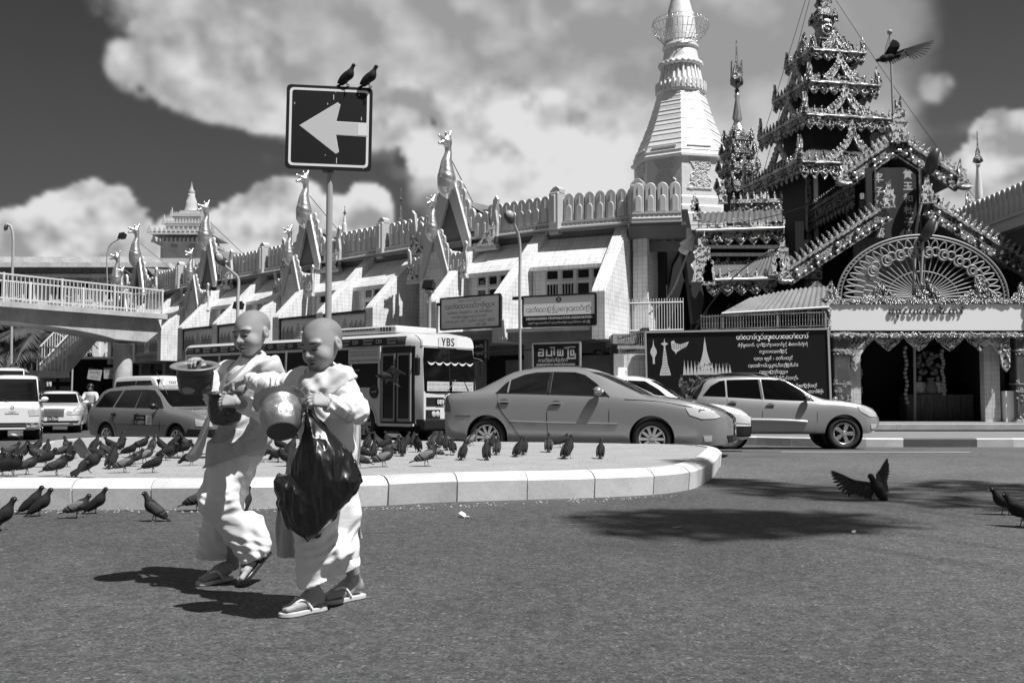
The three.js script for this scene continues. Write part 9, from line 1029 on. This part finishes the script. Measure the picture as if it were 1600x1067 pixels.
// birds in flight: body between tail and head; each wing is a fan of feathers along shoulder, wrist and tip
function flying(label, D, o, tone) {
  const head = P(o.head[0], o.head[1], D + (o.head[2] ?? 0)), tail = P(o.tail[0], o.tail[1], D + (o.tail[2] ?? 0)), c = head.clone().lerp(tail, 0.4), g = thing('pigeon', label, 'pigeon', c), r = (v) => v.clone().sub(c); const H = r(head), Tl = r(tail), f = H.clone().sub(Tl).normalize(), t = { dark: [0.014, 0.022], mid: [0.022, 0.05] }[tone]; const bl = H.distanceTo(Tl);
  const L = [C(f.clone().multiplyScalar(-0.05), f.clone().multiplyScalar(0.045), 0.04, 0.05, 0.03), C(f.clone().multiplyScalar(0.05), H.clone().addScaledVector(f, -0.02), 0.042, 0.024, 0.04), { c: H, e: V(0.026, 0.024, 0.024), k: 0.015 }, C(f.clone().multiplyScalar(-0.04), Tl.clone().addScaledVector(f, 0.09), 0.036, 0.02, 0.04)]; const [lo, hi] = boundsOf(L, 0.015); add('body', nets(caps(L), lo, hi, 0.007, (p) => t[0] * (0.8 + 0.5 * n3(p.x * 70, p.y * 70, p.z * 70))), birdMat, g);
  const bd = (o.beak ? r(P(o.beak[0], o.beak[1], D)).sub(H) : f.clone()).normalize(); const bk = new THREE.ConeGeometry(0.008, 0.03, 8); bk.applyQuaternion(new THREE.Quaternion().setFromUnitVectors(V(0, 1, 0), bd)); add('beak', bk.translate(...H.clone().addScaledVector(bd, 0.034).toArray()), legMat, g);
  const feather = (p, d, l, w, n, v) => { const x = d.clone().normalize(), z = n.clone().cross(x).normalize(), q = ext([[0, -w * 0.3], [l * 0.45, -w * 0.5], [l * 0.9, -w * 0.38], [l, 0], [l * 0.92, w * 0.34], [l * 0.45, w * 0.5], [0, w * 0.3]], 0.003, 0.0008); q.applyMatrix4(new THREE.Matrix4().makeBasis(x, z, x.clone().cross(z)).setPosition(p)); return paint(q, () => v); };
  for (const w of o.wings) { const S = r(P(w.s[0], w.s[1], D + (w.s[2] ?? 0))), Wr = r(P(w.w[0], w.w[1], D + (w.w[2] ?? 0))), Tp = r(P(w.t[0], w.t[1], D + (w.t[2] ?? 0))), R0 = r(P(w.r[0], w.r[1], D + (w.r[2] ?? 0))).sub(S), tp = Tp.clone().sub(Wr), n = tp.clone().cross(R0).normalize(), R2 = rng(w.s[0]), wg = group('wing', g), fs = [];
    for (let k = 0; k < 10; k++) { const u = k / 10, jit = 1 + (R2() - 0.5) * 0.12; fs.push(feather(S.clone().lerp(Wr, u).addScaledVector(n, 0.001 * k), R0.clone().lerp(R0.clone().addScaledVector(tp, 0.25), u), R0.length() * jit, 0.03, n, t[1] * (k % 2 ? 1.1 : 0.8))); fs.push(feather(S.clone().lerp(Wr, u).addScaledVector(n, 0.004), R0, R0.length() * 0.5, 0.034, n, t[1] * 1.7)); }
    for (let k = 0; k < 10; k++) { const u = Math.pow((k + 1) / 10, 0.85), d = R0.clone().normalize().lerp(tp.clone().normalize(), u); fs.push(feather(Wr.clone().addScaledVector(tp, 0.18 * u).addScaledVector(n, -0.001 * k), d, lerp(R0.length() * 1.05, tp.length() * 0.84, u) * (1 + (R2() - 0.5) * 0.06), 0.026, n, t[0] * (k % 2 ? 2.2 : 1.3))); }
    fs.push(paint(rod(S, Wr, 0.018, 0.012, 8).applyMatrix4(new THREE.Matrix4()), () => t[1])); fs.push(paint(rod(Wr, Wr.clone().addScaledVector(tp, 0.3), 0.011, 0.005, 8), () => t[1])); add('feathers', mergeC(fs.map((q) => { for (const k of Object.keys(q.attributes)) if (!['position', 'normal', 'uv', 'color'].includes(k)) q.deleteAttribute(k); return q; })), birdMat, wg); }
  const tn = o.tn ? V(...o.tn) : V(0, 0.3, 1), side = f.clone().cross(tn).normalize(), tl = []; for (let k = 0; k < 8; k++) { const a = (k / 7 - 0.5) * (o.fan ?? 0.3); tl.push(feather(Tl.clone().addScaledVector(f, 0.11).addScaledVector(tn, 0.001 * k), f.clone().negate().addScaledVector(side, a), 0.115, 0.026, tn, t[0] * (k % 2 ? 1.4 : 0.9))); } add('tail', mergeC(tl), birdMat, g); for (const e of [1, -1]) { const a = side.clone().multiplyScalar(0.02 * e), dn = V(0, -0.05, 0.0); add('leg', [rod(a.clone().addScaledVector(f, -0.02), a.clone().add(dn).addScaledVector(f, -0.01), 0.006), rod(a.clone().add(dn).addScaledVector(f, -0.01), a.clone().addScaledVector(dn, 1.7).addScaledVector(f, 0.02), 0.004)], legMat, g); }
}
flying('pigeon landing with both wings spread above the road at right', 9.1, { head: [1361, 744, -0.08], tail: [1395, 800, 0.06], beak: [1352, 748], fan: 0.22, wings: [{ s: [1366, 757], w: [1338, 752, 0.05], t: [1300, 736, 0.08], r: [1360, 780, -0.02] }, { s: [1374, 758], w: [1371, 742, 0.08], t: [1386, 717, 0.14], r: [1389, 768, 0.05] }] }, 'mid');
flying('dark pigeon gliding in the sky beside the flagpole at upper right', 14, { head: [1372, 94], tail: [1409, 84], beak: [1364, 97], fan: 0.4, tn: [0, 1, 0.3], wings: [{ s: [1388, 88], w: [1414, 77, 0.03], t: [1459, 64, 0.05], r: [1393, 101, -0.03] }, { s: [1384, 86], w: [1390, 74, -0.05], t: [1396, 62, -0.06], r: [1402, 84, -0.03] }] }, 'dark');
flying('dark pigeon flying low in front of the bus door', 13.5, { head: [592, 587], tail: [622, 588], beak: [586, 588], fan: 0.3, wings: [{ s: [604, 584], w: [612, 573, -0.05], t: [634, 585, -0.1], r: [618, 594, -0.03] }, { s: [602, 586], w: [608, 594, 0.1], t: [626, 604, 0.12], r: [614, 592, 0.08] }] }, 'mid');
flying('pigeon beating a raised fanned wing at the kerb edge on the left', 8.7, { head: [157, 710], tail: [110, 742], beak: [162, 713], fan: 0.3, wings: [{ s: [146, 718], w: [136, 704, 0.05], t: [122, 684, 0.08], r: [122, 712, 0] }, { s: [144, 722], w: [132, 722, -0.08], t: [116, 745, -0.1], r: [126, 738, -0.05] }] }, 'mid');
// scraps on the ground
{ const R = rng(3); const scrap = (label, px, py, s, m) => { const p = P(px, py, EYE * F / (py - 622)), g = thing('litter', label, 'litter', [p.x, 0.004, p.z], R() * 3); add('scrap', [box(0.1 * s, 0.012 * s, 0.05 * s, 0, 0.008 * s, 0, 0.15, 0, 0.2), box(0.05 * s, 0.012 * s, 0.045 * s, 0.05 * s, 0.02 * s, 0.01, -0.3, 0.4, 0.5), box(0.04 * s, 0.01 * s, 0.03 * s, -0.05 * s, 0.01 * s, 0.0, 0.2, 0.9, 0)], m, g); }; scrap('crumpled white paper scrap on the road below the kerb', 725, 807, 0.9, M.white); scrap('small pale scrap lying on the shaded road', 1058, 824, 0.5, M.plasterGrey); scrap('tiny bright scrap on the road below the landing pigeon', 1334, 831, 0.4, M.white);
  const cr = []; for (let k = 0; k < 320; k++) { const t = R(), px = lerp(0, 1060, t), py = px < 570 ? lerp(794, 791, px / 570) : lerp(791, 771, (px - 570) / 490), p = P(px, py + 1 + Math.pow(R(), 2) * 9, EYE * F / (py + 1 + R() * 6 - 622)); const s = 0.004 + 0.008 * R() * R(); cr.push(tr(new THREE.DodecahedronGeometry(s, 0), p.x, s * 0.5, p.z, R() * 3, R() * 3, 0, [1.3, 0.7, 1])); } const m = stuff(add('gravel', cr, M.kerbGrey)); m.userData.label = 'crumbs of pale grit along the foot of the kerb';
  const cr2 = []; for (let k = 0; k < 900; k++) { const x = -6 + 8.5 * R(), d = 8.8 + 7.5 * R() * R(); if (!islandIn(x, d) || !islandIn(x, d - 0.25)) continue; const s = 0.003 + 0.006 * R() * R(); cr2.push(tr(new THREE.DodecahedronGeometry(s, 0), x, 0.238 + s * 0.4, -d, R() * 3, R() * 3)); } const m2 = stuff(add('gravel', cr2, M.kerbGrey)); m2.userData.label = 'scattered grain and grit on the island surface'; }

renderer.render(scene, camera);
